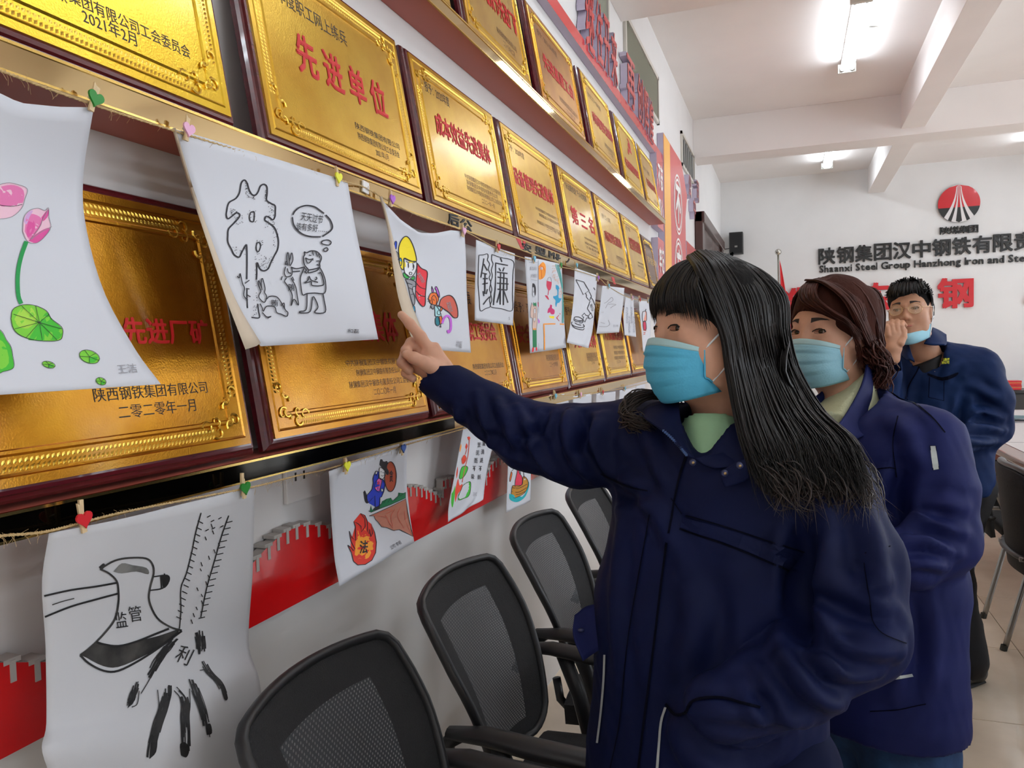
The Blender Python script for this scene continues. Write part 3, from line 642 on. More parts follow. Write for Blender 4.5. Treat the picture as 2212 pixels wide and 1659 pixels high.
# ---------- lotus painting
s = Sheet([(-300, 95, .14, 202, 232, .14), (-310, 300, .13, 181, 370, .095), (-320, 500, .13, 184, 480, .09), (-330, 700, .14, 222, 625, .11), (-340, 800, .15, 290, 752, .17), (-340, 875, .155, 347, 830, .205)],
          'white sheet painted with pink lotus buds and green leaves, at the left edge', G1, bulge=.004, sag=[0, .004, .008, .02, .012, 0], seed=3)
PK = ink('pink', (228, 120, 176)); PK2 = ink('pale_pink', (240, 196, 214)); PK3 = ink('rose', (222, 84, 158)); LIL = ink('lilac', (214, 170, 220)); GR = ink('stem_green', (28, 150, 74)); LG = ink('leaf_green', (122, 206, 58)); LG2 = ink('leaf_green_dark', (66, 186, 50)); LG3 = ink('leaf_yellow', (168, 218, 74))
s.fill([(-20, 405), (12, 395), (35, 398), (57, 408), (52, 430), (45, 450), (25, 468), (0, 473), (-20, 470)], PK2, PEN, 1.2)
s.fill([(-20, 412), (5, 402), (30, 400), (50, 412), (47, 440), (20, 446), (-20, 442)], PK); s.line([(-20, 440), (20, 446), (46, 442)], 1.2, K0)
s.fill([(47, 500), (50, 470), (62, 455), (80, 450), (95, 455), (103, 449), (104, 470), (108, 490), (98, 508), (78, 525), (58, 522)], PK2, PEN, 1.2)
s.fill([(52, 500), (56, 472), (66, 462), (84, 468), (90, 480), (80, 500), (64, 518)], PK); s.fill([(56, 495), (62, 475), (72, 478), (74, 495), (66, 508), (58, 512)], PK3); s.fill([(50, 478), (58, 460), (70, 455), (62, 470), (56, 485)], LIL)
s.fill([(60, 520), (85, 500), (106, 492), (98, 508), (78, 525)], PK3); s.fill([(88, 470), (103, 452), (103, 466), (92, 478)], PK3); s.lines([[(64, 518), (84, 490), (90, 475), (103, 450)], [(64, 518), (86, 502), (110, 490)]], 1.1, PEN)
s.line([(55, 522), (45, 550), (38, 580), (36, 610), (38, 640), (44, 657)], 9, GR)
s.fill([(22, 690), (26, 670), (44, 660), (70, 660), (98, 672), (110, 690), (132, 708), (134, 725), (125, 737), (80, 737), (45, 727), (28, 712)], LG, K0, 1.2)
s.fill([(84, 698), (100, 675), (112, 692), (132, 710), (130, 730), (110, 735), (90, 715)], LG2); s.fill([(30, 690), (45, 668), (66, 664), (78, 690), (60, 710), (38, 705)], LG3); s.fill([(60, 735), (84, 700), (95, 735)], LG2)
s.lines([[(84, 698), (x, y)] for x, y in ((28, 680), (45, 662), (75, 661), (105, 680), (132, 712), (122, 736), (90, 737), (55, 731), (30, 712))], 1., K0, smooth=False)
s.fill([(-30, 700), (0, 715), (12, 735), (22, 750), (26, 770), (28, 795), (5, 804), (-30, 810)], LG2, K0, 1.); s.fill([(-10, 730), (10, 745), (18, 785), (-5, 795)], LG)
for u, v, a, b in ((192, 772, 22, 14), (104, 789, 14, 7), (217, 825, 11, 8)):
    s.fill([(u+a*math.cos(q), v+b*math.sin(q)+.2*a*math.cos(q)) for q in np.linspace(0, 5.7, 9)], LG, K0, 1.); s.fill([(u, v), (u+a*.8, v), (u+a*.5, v+b*.8), (u, v+b*.8)], LG2)
    s.lines([[(u, v), (u+a*math.cos(q), v+b*math.sin(q)+.2*a*math.cos(q))] for q in (.3, 1.6, 2.9, 4.2, 5.4)], .9, K0, smooth=False)
s.text('王洁', 273, 798, 42, 20, PEN, shear=-.2, rot=-4); s.done()
# ---------- cartoon sheet with the big character
s = Sheet([(372, 277, .14, 750, 393, .14), (408, 400, .125, 765, 480, .15), (448, 515, .13, 784, 570, .165), (500, 645, .15, 800, 650, .18), (563, 748, .175, 817, 733, .19)],
          'line cartoon of a huge hollow character, a laughing man and hares, with a thought bubble', G1, sag=[0, 0, 0, 0, 0], bulge=.006, seed=5)
O = lambda *a: [(460+x/4.147, 360+y/4.147) for x, y in a]      # measured on an enlargement of the sheet
w = 3.2
s.line(O((298, 1010), (300, 850), (298, 720), (290, 705), (255, 765), (230, 812), (185, 790), (160, 740), (130, 680), (128, 620), (135, 560), (180, 510), (225, 460), (235, 430), (205, 415), (165, 445), (130, 468), (115, 440), (118, 400), (138, 325), (200, 285), (232, 235), (248, 150), (275, 120), (300, 145), (320, 210), (345, 250), (375, 255), (400, 225), (420, 175), (452, 158), (478, 180), (480, 240), (476, 300), (515, 330), (552, 352), (553, 410), (550, 450), (530, 478), (500, 455), (468, 448), (460, 480), (495, 505), (540, 540), (565, 590), (582, 665), (575, 740), (545, 800), (515, 860), (490, 915), (450, 935), (415, 915), (390, 860), (388, 960), (384, 1015)), w)
s.line(O((300, 1100), (300, 1180), (305, 1270)), 2.6); s.line(O((395, 1230), (405, 1300), (410, 1355), (340, 1352)), 2.6)
s.line(O((335, 408), (362, 405), (366, 440), (358, 492), (328, 485), (322, 440)), 2.6, closed=True); s.line(O((392, 680), (415, 685), (422, 715), (405, 760), (388, 755), (382, 720)), 2.6, closed=True)
s.dots([tuple(O((a, b))[0]+O((c, d))[0]) for a, b, c, d in ((285, 150, 310, 250), (300, 240, 370, 300), (455, 210, 475, 310), (490, 330, 545, 460), (150, 380, 230, 430), (300, 395, 385, 500), (180, 440, 260, 520), (455, 460, 550, 560), (530, 560, 575, 720), (160, 700, 290, 790), (370, 660, 440, 800), (365, 800, 385, 1300), (400, 830, 500, 920), (350, 1150, 385, 1345), (440, 870, 530, 800))], 16, r=.9)
s.lines([O((705, 435), (725, 400), (770, 365), (830, 350), (900, 362), (950, 395), (985, 422)), O((1000, 435), (1040, 480), (1060, 540), (1040, 580), (970, 628)), O((955, 632), (870, 630), (800, 612), (745, 570), (712, 520), (700, 455))], w)
s.text('天天过节', 460+877/4.147, 360+462/4.147, 48, 19, K0, .005, rot=10); s.text('该有多好……', 460+880/4.147, 360+550/4.147, 70, 17, K0, .005, rot=5)
s.line(O((975, 665), (1020, 660), (1048, 680), (1030, 705), (985, 700), (960, 685)), 2.4, closed=True); s.line(O((990, 735), (1010, 730), (1020, 748), (1000, 763), (980, 752)), 2.4, closed=True)
# laughing man
s.line(O((848, 930), (808, 880), (800, 820), (812, 790), (808, 768), (830, 775), (870, 758), (920, 765), (955, 800), (960, 830), (945, 870), (945, 905), (900, 920), (848, 930)), 2.6)
s.lines([O((818, 820), (850, 835), (890, 828)), O((818, 820), (835, 865), (860, 860), (880, 830)), O((850, 795), (870, 800)), O((880, 825), (886, 845)), O((915, 850), (945, 850), (940, 885), (918, 880)), O((880, 760), (890, 800)), O((910, 765), (925, 810)), O((935, 785), (945, 820))], 2)
s.lines([O((848, 930), (845, 955), (920, 935), (945, 905)), O((945, 905), (975, 960), (998, 1040), (990, 1135), (900, 1135), (832, 1140), (792, 1150), (775, 1060), (772, 1000), (790, 950), (810, 905)), O((690, 905), (740, 918), (812, 902)), O((705, 945), (770, 940)), O((935, 960), (955, 955), (975, 1010), (975, 1065), (880, 1068), (870, 1035), (840, 1040), (810, 1045), (840, 1020), (850, 985), (870, 1020), (930, 1040)), O((832, 1140), (825, 1280), (770, 1300), (775, 1312), (860, 1300), (880, 1180), (900, 1180), (930, 1260), (900, 1310), (995, 1305), (985, 1200), (975, 1145)), O((910, 990), (920, 1005), (905, 1020)), O((815, 915), (825, 935), (812, 945), (830, 960))], 2.4)
# hares
s.lines([O((660, 890), (650, 830), (660, 770), (672, 830), (672, 890)), O((680, 895), (705, 840), (695, 775), (675, 850)), O((645, 850), (640, 880), (660, 870)), O((640, 900), (628, 950), (645, 990), (690, 980), (700, 940), (690, 900)), O((655, 915), (665, 950), (690, 960)), O((650, 1000), (630, 1030), (650, 1060), (670, 1090), (700, 1160), (690, 1250), (715, 1190), (755, 1245), (745, 1170), (730, 1080), (690, 1000)), O((610, 985), (600, 1020)), O((700, 990), (715, 1025))], 2.2)
s.lines([O((420, 1120), (395, 1060), (400, 1025), (425, 1090)), O((428, 1110), (420, 1040), (432, 1005), (455, 1090), (450, 1130)), O((420, 1120), (400, 1160), (410, 1190), (450, 1220), (470, 1170), (450, 1130)), O((470, 1190), (500, 1165), (560, 1170), (600, 1220), (640, 1290), (660, 1310), (650, 1345), (600, 1325), (560, 1310), (540, 1260), (470, 1255), (440, 1300), (430, 1270), (410, 1230)), O((600, 1250), (625, 1225), (630, 1270)), O((430, 1310), (470, 1350), (510, 1345), (480, 1362)), O((205, 985), (225, 1000), (232, 960), (252, 1050), (270, 1090), (265, 1160), (300, 1200)), O((275, 1050), (315, 1020)), O((285, 1095), (315, 1100)), O((290, 1150), (325, 1170))], 2.2)
s.text('贿', 460+690/4.147, 360+1085/4.147, 14, 16, K0, .01); s.text('贿', 460+540/4.147, 360+1225/4.147, 15, 15, K0, .01); s.text('和磊', 460+1245/4.147, 360+1475/4.147, 25, 9, K0, rot=2)
r = s.done()
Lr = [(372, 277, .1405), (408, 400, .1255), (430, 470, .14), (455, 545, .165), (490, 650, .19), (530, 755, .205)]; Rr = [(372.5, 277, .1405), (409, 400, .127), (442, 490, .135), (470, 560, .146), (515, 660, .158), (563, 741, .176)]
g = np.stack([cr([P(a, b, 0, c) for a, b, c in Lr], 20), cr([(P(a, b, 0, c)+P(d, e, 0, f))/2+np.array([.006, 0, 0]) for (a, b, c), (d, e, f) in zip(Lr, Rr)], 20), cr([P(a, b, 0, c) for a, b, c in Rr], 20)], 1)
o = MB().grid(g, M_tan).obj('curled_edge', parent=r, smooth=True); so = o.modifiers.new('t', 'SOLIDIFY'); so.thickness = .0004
# ---------- shield cartoon
s = Sheet([(820, 425, .14, 1003, 500, .14), (845, 520, .13, 1006, 560, .14), (872, 610, .14, 1008, 630, .14), (905, 700, .17, 1012, 700, .142), (935, 755, .19, 1017, 762, .145)],
          'cartoon of a yellow helmeted figure with red shield facing a purple eared rat', G1, sag=[0, .035, .05, .035, .012, 0], bulge=.0, seed=8)
q = lambda *a: [(820+x/4.609, 420+y/4.609) for x, y in a]
YE = ink('yellow', (250, 226, 30)); RE = ink('red', (226, 48, 62)); BL = ink('sky_blue', (70, 180, 226)); DB = ink('blue', (30, 70, 200)); GY = ink('grey', (150, 150, 156)); GN = ink('green', (60, 176, 80)); PU = ink('purple', (196, 100, 214)); OR = ink('orange', (240, 116, 40)); BR = ink('brick', (206, 92, 74)); TE = ink('teal', (20, 120, 136)); CYA = ink('pale_cyan', (170, 220, 226)); WH = ink('white', (236, 238, 242))
s.fill(q((190, 620), (185, 540), (205, 470), (245, 420), (285, 430), (325, 500), (355, 600), (360, 670), (300, 660), (240, 635), (238, 690), (232, 750), (200, 720)), YE, K0, 2.)
s.fill(q((240, 640), (300, 665), (360, 672), (362, 740), (335, 800), (300, 822), (260, 800), (240, 750)), WH, K0, 1.6); s.fill(q((188, 655), (205, 632), (218, 670), (208, 710), (190, 700)), BL, K0, 1.5)
s.fill(q((140, 520), (150, 470), (166, 475), (160, 545)), DB, K0, 1.2); s.line(q((118, 530), (135, 520), (150, 550), (155, 600), (150, 620)), 1.4); s.fill(q((158, 565), (180, 590), (185, 650), (156, 625)), GY, K0, 1.2)
s.fill(q((228, 800), (235, 780), (290, 820), (275, 840), (245, 830)), GN, K0, 1.3); s.fill(q((300, 840), (320, 825), (342, 815), (342, 850), (320, 850)), GN, K0, 1.3)
s.fill(q((250, 845), (300, 850), (350, 870), (358, 915), (330, 920), (325, 960), (345, 1020), (345, 1085), (328, 1100), (300, 1010), (275, 900)), GY, K0, 1.5); s.fill(q((326, 1110), (345, 1120), (350, 1190), (335, 1150)), BL, K0, 1.2)
s.lines([q((265, 880), (320, 900)), q((285, 930), (330, 950)), q((305, 1000), (340, 990))], 1.2)
s.fill(q((370, 685), (410, 735), (470, 772), (462, 880), (452, 1000), (450, 1090), (430, 1118), (395, 1090), (355, 1010), (358, 880), (365, 780)), RE, K0, 1.8); s.lines([q((358, 880), (400, 925), (455, 945)), q((355, 960), (400, 1005), (452, 1018))], 1.4)
s.text('清廉', 820+405/4.609, 420+830/4.609, 8, 26, GY, rot=-30)
s.fill(q((275, 690), (285, 685), (290, 720), (280, 735)), K0); s.fill(q((325, 690), (340, 700), (342, 730), (330, 735)), K0); s.lines([q((258, 665), (290, 685)), q((318, 688), (345, 680)), q((325, 715), (335, 740), (318, 758)), q((292, 775), (315, 780), (312, 800), (295, 800), (292, 775))], 1.3)
# rat
s.fill(q((515, 915), (532, 960), (525, 985), (515, 960)), PU, K0, 1.2); s.fill(q((545, 935), (560, 918), (585, 970), (592, 1025), (570, 1010), (560, 960)), PU, K0, 1.2)
s.fill(q((480, 1040), (500, 990), (540, 978), (575, 1000), (582, 1050), (565, 1100), (610, 1120), (620, 1140), (600, 1165), (560, 1110), (530, 1100), (500, 1085)), OR, K0, 1.4)
s.fill(q((512, 1030), (535, 1005), (560, 1040), (560, 1090), (540, 1120), (525, 1145), (505, 1110), (520, 1080)), GY, K0, 1.3); s.lines([q((525, 1040), (540, 1060)), q((470, 1040), (505, 1060)), q((470, 1065), (505, 1070)), q((500, 1110), (500, 1140))], 1.)
s.fill(q((585, 1110), (610, 1040), (680, 1005), (730, 1030), (765, 1110), (775, 1195), (765, 1228), (730, 1225), (690, 1180), (640, 1145)), BR, K0, 1.8); s.text('贿赂', 820+690/4.609, 420+1120/4.609, 9, 24, GY, rot=-15)
s.fill(q((540, 1105), (575, 1115), (600, 1125), (598, 1170), (605, 1210), (552, 1215), (545, 1160)), CYA, K0, 1.3); s.fill(q((568, 1170), (590, 1150), (600, 1180), (590, 1200), (572, 1195)), GY, K0, 1.1)
s.fill(q((548, 1240), (565, 1215), (590, 1230), (595, 1280), (575, 1310), (552, 1290)), TE, K0, 1.3); s.fill(q((580, 1220), (612, 1215), (615, 1270), (598, 1295)), OR, K0, 1.2); s.line(q((600, 1290), (605, 1325), (592, 1310)), 1.3)
s.line(q((618, 1285), (635, 1235), (665, 1210), (695, 1230), (705, 1290), (700, 1350), (680, 1375), (672, 1350)), 4.8, PU); s.text('祥磊', 820+785/4.609, 420+1495/4.609, 13, 15, PEN, rot=5)
r = s.done()
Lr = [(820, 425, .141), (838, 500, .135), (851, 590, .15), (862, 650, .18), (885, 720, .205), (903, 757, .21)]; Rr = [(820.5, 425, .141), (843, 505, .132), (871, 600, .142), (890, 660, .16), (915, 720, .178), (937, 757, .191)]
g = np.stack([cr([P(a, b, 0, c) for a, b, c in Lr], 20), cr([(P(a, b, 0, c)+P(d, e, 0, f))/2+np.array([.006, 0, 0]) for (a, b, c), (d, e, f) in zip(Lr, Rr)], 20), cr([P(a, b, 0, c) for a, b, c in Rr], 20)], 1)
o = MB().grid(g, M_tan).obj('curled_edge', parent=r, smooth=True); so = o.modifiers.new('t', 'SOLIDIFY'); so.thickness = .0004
# ---------- split character sheet
s = Sheet([(1028, 518, .14, 1112, 548, .14), (1026, 605, .125, 1111, 625, .125), (1025, 692, .115, 1108, 703, .115)], 'white sheet with one huge black character split on a torn page outline', G1, seed=9, sag=[0, 0, 0, 0, 0])
z = lambda *a: [(1000+x/4.609, 440+y/4.609) for x, y in a]
s.lines([z((155, 512), (200, 508), (240, 500), (248, 530), (240, 560), (262, 600), (250, 650), (268, 700), (258, 740), (275, 780), (262, 850), (275, 900), (262, 960), (270, 1022), (220, 1045), (170, 1065), (160, 950), (148, 800), (150, 650), (155, 512)),
         z((285, 505), (370, 535), (498, 572), (495, 700), (490, 900), (487, 1062), (380, 1045), (272, 1025), (285, 960), (275, 900), (285, 850), (272, 790), (290, 720), (280, 660), (297, 600), (282, 560), (285, 505))], 1.6)
s.lines([z((205, 545), (192, 640), (175, 735)), z((205, 600), (225, 640), (240, 665)), z((188, 690), (235, 700)), z((195, 745), (245, 745)), z((190, 800), (245, 790)), z((218, 700), (215, 900)), z((197, 870), (205, 920)), z((240, 850), (228, 900)), z((198, 1005), (230, 960), (262, 925)),
         z((370, 540), (385, 580)), z((318, 590), (445, 615)), z((322, 595), (318, 850), (300, 1010)), z((355, 640), (372, 670)), z((408, 635), (392, 672)), z((335, 680), (440, 695)), z((340, 730), (435, 745)), z((335, 790), (450, 800)), z((340, 850), (435, 860)), z((372, 690), (368, 1005)), z((405, 690), (400, 1010)), z((368, 870), (335, 985)), z((405, 870), (445, 985)), z((435, 740), (435, 860))], 2.6, smooth=False)
s.text('S', 1000+457/4.609, 440+1142/4.609, 3, 6, PEN); s.done()
# ---------- child's painting of a man and gifts
s = Sheet([(1133, 554, .14, 1213, 571, .14), (1140, 660, .125, 1217, 662, .13), (1145, 763, .115, 1223, 751, .13)], 'child\'s coloured painting of a man beside a goblet, boot and orange lantern', G1, seed=11, bulge=.006)
c3 = lambda *a: [(1110+x/6.636, 530+y/6.636) for x, y in a]
SK = ink('skin', (222, 190, 176)); ORG = ink('bright_orange', (248, 156, 50)); CR = ink('crimson', (206, 50, 84)); MG = ink('magenta', (206, 40, 110)); CYB = ink('cyan_blue', (40, 160, 206)); DG = ink('dark_green', (40, 130, 84)); TQ = ink('turquoise', (80, 170, 165))
s.line(c3((345, 215), (352, 800), (350, 1510)), 1., FAINT, smooth=False)
s.fill(c3((350, 300), (415, 238), (455, 300), (445, 430), (395, 485), (350, 470)), ORG); s.lines([c3((350, 340), (410, 300), (450, 380)), c3((380, 265), (400, 480))], .8, OR)
s.fill(c3((470, 500), (500, 525), (540, 530), (525, 630), (490, 640), (465, 580)), CR); s.line(c3((495, 640), (485, 715)), 1.4, CR); s.fill(c3((440, 715), (480, 725), (502, 782), (470, 760)), CR); s.line(c3((478, 500), (490, 465), (525, 465), (538, 530)), .8, PEN)
s.fill(c3((598, 565), (635, 580), (650, 620), (640, 650), (640, 750), (680, 760), (650, 820), (620, 830), (605, 885), (590, 840), (595, 790), (562, 750), (570, 725), (615, 735), (620, 650), (600, 620)), CYB)
s.fill(c3((520, 848), (545, 860), (545, 900), (580, 925), (575, 985), (530, 985), (515, 960), (480, 970), (490, 910), (510, 890)), MG); s.fill(c3((500, 1005), (530, 1015), (575, 1015), (570, 1050), (540, 1045), (515, 1040)), YE)
s.lines([c3((590, 270), (640, 420), (685, 600), (695, 800), (690, 1110)), c3((610, 270), (660, 430), (700, 620), (706, 820), (705, 1110)), c3((630, 280), (670, 420), (690, 600))], 1.5, TQ); s.dots([c3((550, 290))[0]+c3((590, 470))[0], c3((570, 420))[0]+c3((640, 560))[0], c3((640, 600))[0]+c3((690, 740))[0]], 14, SK, r=1.2)
s.line(c3((418, 1128), (560, 1125), (715, 1132)), 2.6, ORG, smooth=False); s.line(c3((425, 1130), (432, 1300), (435, 1500)), 2.6, ORG, smooth=False); s.lines([c3((605, 1030), (645, 1085)), c3((640, 1000), (605, 1050)), c3((655, 970), (660, 990))], 1.1, CR)
s.fill(c3((262, 545), (290, 550), (310, 600), (312, 680), (300, 725), (290, 660), (285, 600), (262, 600)), K0); s.lines([c3((265, 600), (262, 700), (280, 740), (300, 725)), c3((265, 655), (285, 660)), c3((262, 665), (285, 675))], .9, PEN)
s.fill(c3((275, 815), (300, 830), (315, 815), (320, 870), (300, 885), (275, 870)), DG); s.fill(c3((250, 820), (275, 860), (320, 880), (330, 950), (320, 1190), (262, 1195), (262, 1050), (235, 1030), (232, 940)), SK, PEN, .7); s.fill(c3((285, 910), (305, 910), (300, 1080), (280, 1080)), WH, PEN, .7)
s.fill(c3((262, 1190), (322, 1190), (322, 1212), (264, 1212)), ORG, smooth=False); s.fill(c3((266, 1212), (322, 1212), (325, 1460), (305, 1460), (298, 1270), (288, 1300), (285, 1465), (268, 1465)), DG, smooth=False); s.fill(c3((262, 1465), (285, 1465), (280, 1520), (255, 1525)), RE); s.fill(c3((308, 1460), (328, 1462), (330, 1505), (312, 1505)), RE)
s.text('廉洁从业', 1110+270/6.636, 530+330/6.636, 15, 8, PEN); s.text('从我做起', 1110+280/6.636, 530+435/6.636, 14, 8, PEN); s.lines([c3((210, 240), (330, 245)), c3((240, 490), (330, 505))], .7, PEN); s.fill(c3((338, 810), (355, 830), (345, 890)), CR); s.fill(c3((342, 1045), (368, 1090), (350, 1120)), PU); s.done()
# ---------- hand and burger
s = Sheet([(1241, 578, .14, 1290, 595, .14), (1239, 640, .13, 1286, 650, .13), (1232, 700, .135, 1280, 712, .13), (1224, 740, .145, 1271, 752, .14)], 'tall white sheet with line drawing of a hand taking a burger', G1, seed=12)
s.lines([c3((885, 492), (1000, 525), (1075, 650), (990, 705), (885, 492)), c3((1025, 685), (1040, 720), (1035, 740), (1060, 770), (1080, 795), (1100, 745), (1110, 730), (1075, 660)), c3((1100, 745), (1130, 780), (1160, 860)), c3((1090, 800), (1050, 905), (1100, 985)), c3((1140, 605), (1160, 640)), c3((1060, 1020), (1100, 965), (1128, 1030), (1085, 1055), (1060, 1020)), c3((1060, 1010), (1025, 1000), (1010, 970), (970, 1010), (1000, 1030), (985, 1060), (1015, 1100), (1040, 1040), (1070, 1045))], 1.6, smooth=False)
s.lines([c3((855, 1045), (880, 1025), (935, 1030), (990, 1070), (965, 1080), (905, 1075), (855, 1050)), c3((850, 1065), (900, 1095), (985, 1085), (975, 1110), (930, 1110)), c3((830, 1095), (825, 1130), (880, 1165), (960, 1180), (1005, 1165), (990, 1130)), c3((828, 1145), (880, 1190), (980, 1212), (1005, 1190)), c3((870, 1110), (900, 1130), (960, 1145))], 1.7)
s.text('公款吃喝', 1110+1115/6.636, 530+890/6.636, 6, 17, K0, rot=-20); s.done()
# ---------- faint pencil sheets
s = Sheet([(1301, 617, .14, 1349, 622, .14), (1295, 670, .13, 1344, 672, .13), (1288, 721, .125, 1337, 718, .125)], 'nearly blank sheet with a faint pencil sketch and blue peg', G1, seed=13)
s.lines([c3((1290, 830), (1330, 810), (1370, 770), (1400, 745), (1420, 780), (1390, 810), (1350, 830), (1310, 900)), c3((1350, 850), (1400, 840), (1460, 850), (1420, 870), (1380, 900)), c3((1240, 1105), (1300, 1120)), c3((1215, 1160), (1320, 1165), (1370, 1130), (1350, 1070))], .9, PEN); s.text('小王', 1110+1265/6.636, 530+960/6.636, 5, 3, PEN); s.text('王小明', 1110+1455/6.636, 530+1155/6.636, 11, 5, PEN); s.done()
s = Sheet([(1352, 640, .14, 1368, 646, .14), (1347, 680, .13, 1371, 690, .13), (1349, 724, .13, 1374, 728, .13)], 'narrow sheet of faint slanted handwriting', G1, seed=14)
for k in range(4): s.text('清正廉洁', 1354+k*5, 680+(k % 2)*20, 4, 40, FAINT)
s.done()
s = Sheet([(1379, 648, .14, 1405, 651, .14), (1384, 700, .13, 1405, 700, .13), (1389, 760, .13, 1405, 758, .13)], 'sheet with a red and pink drawn figure, near the fringe', G1, seed=15)
s.fill(c3((1845, 950), (1890, 945), (1900, 1000), (1895, 1080), (1845, 1090), (1838, 1000)), ink('salmon', (236, 160, 140)), K0, 1.2); s.fill(c3((1850, 1090), (1885, 1090), (1895, 1200), (1860, 1210), (1848, 1150)), CR, K0, 1.4); s.fill(c3((1880, 1110), (1898, 1130), (1890, 1200), (1875, 1200)), K0); s.line(c3((1880, 945), (1892, 912)), 1.6); s.lines([c3((1850, 1215), (1895, 1225)), c3((1855, 1250), (1885, 1250)), c3((1855, 1275), (1880, 1270))], 1.6, BR); s.done()
s = Sheet([(1407, 648, .14, 1440, 655, .14), (1412, 700, .13, 1440, 705, .13), (1416, 760, .13, 1440, 760, .13)], 'last sheet on the upper string, mostly hidden behind the face', G1, seed=16)
s.line([(1415, 672), (1416, 690)], 1.6); s.done()
# ---------- ink painting
s = Sheet([(105, 1152, .14, 550, 1050, .14), (90, 1260, .13, 545, 1230, .10), (98, 1400, .12, 536, 1388, .07), (100, 1560, .12, 560, 1470, .11), (92, 1632, .14, 572, 1580, .13), (150, 1760, .12, 590, 1740, .13)],
          'large crumpled rice paper ink painting of an axe over a hairy grasping hand', G2, m=M_paper2, bulge=.012, crumple=.0022, seed=21, n=34)
a6 = lambda *a: [(x/2.5175, 1000+y/2.5175) for x, y in a]
INK = mat('brush_ink', (34, 34, 36), .6, noise=.5, nscale=60); WASH = mat('ink_wash', (120, 120, 118), .8, rgb2=(70, 70, 70), nscale=30); WASHD = mat('dark_ink_wash', (66, 64, 62), .8, rgb2=(28, 28, 28), nscale=25)
s.fill(a6((615, 590), (660, 545), (720, 555), (795, 570), (805, 605), (740, 590), (660, 600)), WASH)
s.fill(a6((520, 975), (630, 1000), (740, 970), (860, 940), (975, 905), (900, 980), (760, 1060), (640, 1110), (560, 1105), (470, 1060), (440, 1040), (490, 1005)), WASHD)
s.lines([a6((540, 575), (590, 600), (630, 640), (640, 690), (640, 760), (620, 850), (560, 930), (490, 1000), (432, 1045)), a6((548, 570), (620, 530), (700, 515), (790, 518), (825, 550), (832, 600), (812, 680), (808, 750), (850, 840), (920, 890), (985, 910))], 4.2, WASHD)
s.lines([a6((432, 1045), (480, 1090), (560, 1130), (640, 1130), (760, 1070), (880, 990), (985, 912)), a6((520, 972), (560, 985), (640, 995), (740, 970), (840, 930), (915, 900))], 4.6, INK)
s.lines([a6((828, 618), (905, 610), (915, 640), (880, 680), (810, 692)), a6((870, 615), (875, 680)), a6((890, 600), (895, 670))], 3., INK); s.fill(a6((875, 610), (915, 612), (915, 655), (885, 680)), INK)
s.lines([a6((236, 722), (380, 690), (520, 670), (632, 650)), a6((240, 836), (380, 780), (520, 740), (640, 708))], 4.2, INK); s.line(a6((280, 770), (340, 750), (400, 735)), 2.4, WASHD); s.fill(a6((535, 565), (560, 545), (570, 560), (550, 580)), INK)
s.text('监', 260, 1338, 26, 34, INK, .0, rot=-8); s.text('管', 290, 1325, 28, 34, INK, .0, rot=-8); s.text('利', 396, 1415, 32, 40, INK, rot=25)
s.lines([a6((1090, 270), (1060, 380), (1040, 480), (1010, 600), (980, 680), (980, 800), (972, 900)), a6((1240, 285), (1200, 400), (1160, 540), (1120, 680), (1088, 838))], 2.4, INK)
rs = random.Random(4)
for k in range(16):
    t = k/15.; xa = 1090-118*t; xb = 1240-150*t; y = 320+520*t
    s.line(a6((xa-18, y-6), (xa+10, y+8)), 2.2, INK, smooth=False); s.line(a6((xb-15, y+4), (xb+20, y-4)), 2.2, INK, smooth=False)
    x = rs.uniform(xa+30, xb-20); s.line(a6((x, y+10), (x+8, y+34-10*rs.random())), 2., INK, smooth=False)
for u, v in ((1130, 290), (1150, 315), (1190, 300), (1120, 365), (1155, 355), (1200, 345)): s.line(a6((u-8, v+4), (u+10, v-6)), 2.2, INK, smooth=False)
def dry(pts, w, n=9):
    p = cr(a6(*pts), 16)
    for k in range(n):
        off = (k/(n-1.)-.5)*w; i0 = rs.randint(0, 4); i1 = rs.randint(11, 16); seg = [(a+off+rs.uniform(-1, 1), b+rs.uniform(-1, 1)) for a, b in p[i0:i1]]
        if len(seg) > 2: s.line(seg[::2], rs.uniform(1.6, w/n*2.1), INK)
dry(((965, 940), (900, 1010), (850, 1080), (800, 1170)), 17); dry(((1075, 900), (1085, 980), (1090, 1080)), 19); dry(((1095, 1080), (1140, 1150), (1190, 1200), (1225, 1285)), 13)
dry(((900, 1210), (895, 1290), (860, 1400), (830, 1500), (815, 1600)), 18); dry(((945, 1220), (1000, 1290), (1000, 1400), (1005, 1500), (1005, 1590)), 17); dry(((1040, 1180), (1080, 1290), (1110, 1390), (1130, 1490)), 14); dry(((740, 1190), (715, 1270), (690, 1330)), 12)
s.fill(a6((690, 1335), (710, 1260), (735, 1240), (730, 1290)), INK); s.fill(a6((808, 1610), (820, 1500), (850, 1490), (845, 1570)), INK); s.fill(a6((980, 1590), (975, 1530), (1005, 1520), (1025, 1560), (1010, 1600)), INK); s.fill(a6((1120, 1480), (1115, 1430), (1140, 1420), (1148, 1470)), INK); s.fill(a6((1190, 1200), (1215, 1215), (1235, 1280), (1215, 1285)), INK)
s.lines([a6((760, 1255), (800, 1190), (830, 1130)), a6((850, 1235), (858, 1330), (840, 1430)), a6((1025, 1230), (1028, 1330), (1015, 1400)), a6((1035, 1240), (1070, 1330), (1090, 1400)), a6((1080, 1130), (1130, 1130), (1180, 1180)), a6((710, 1330), (740, 1310), (750, 1240))], 1.8, INK); s.done()
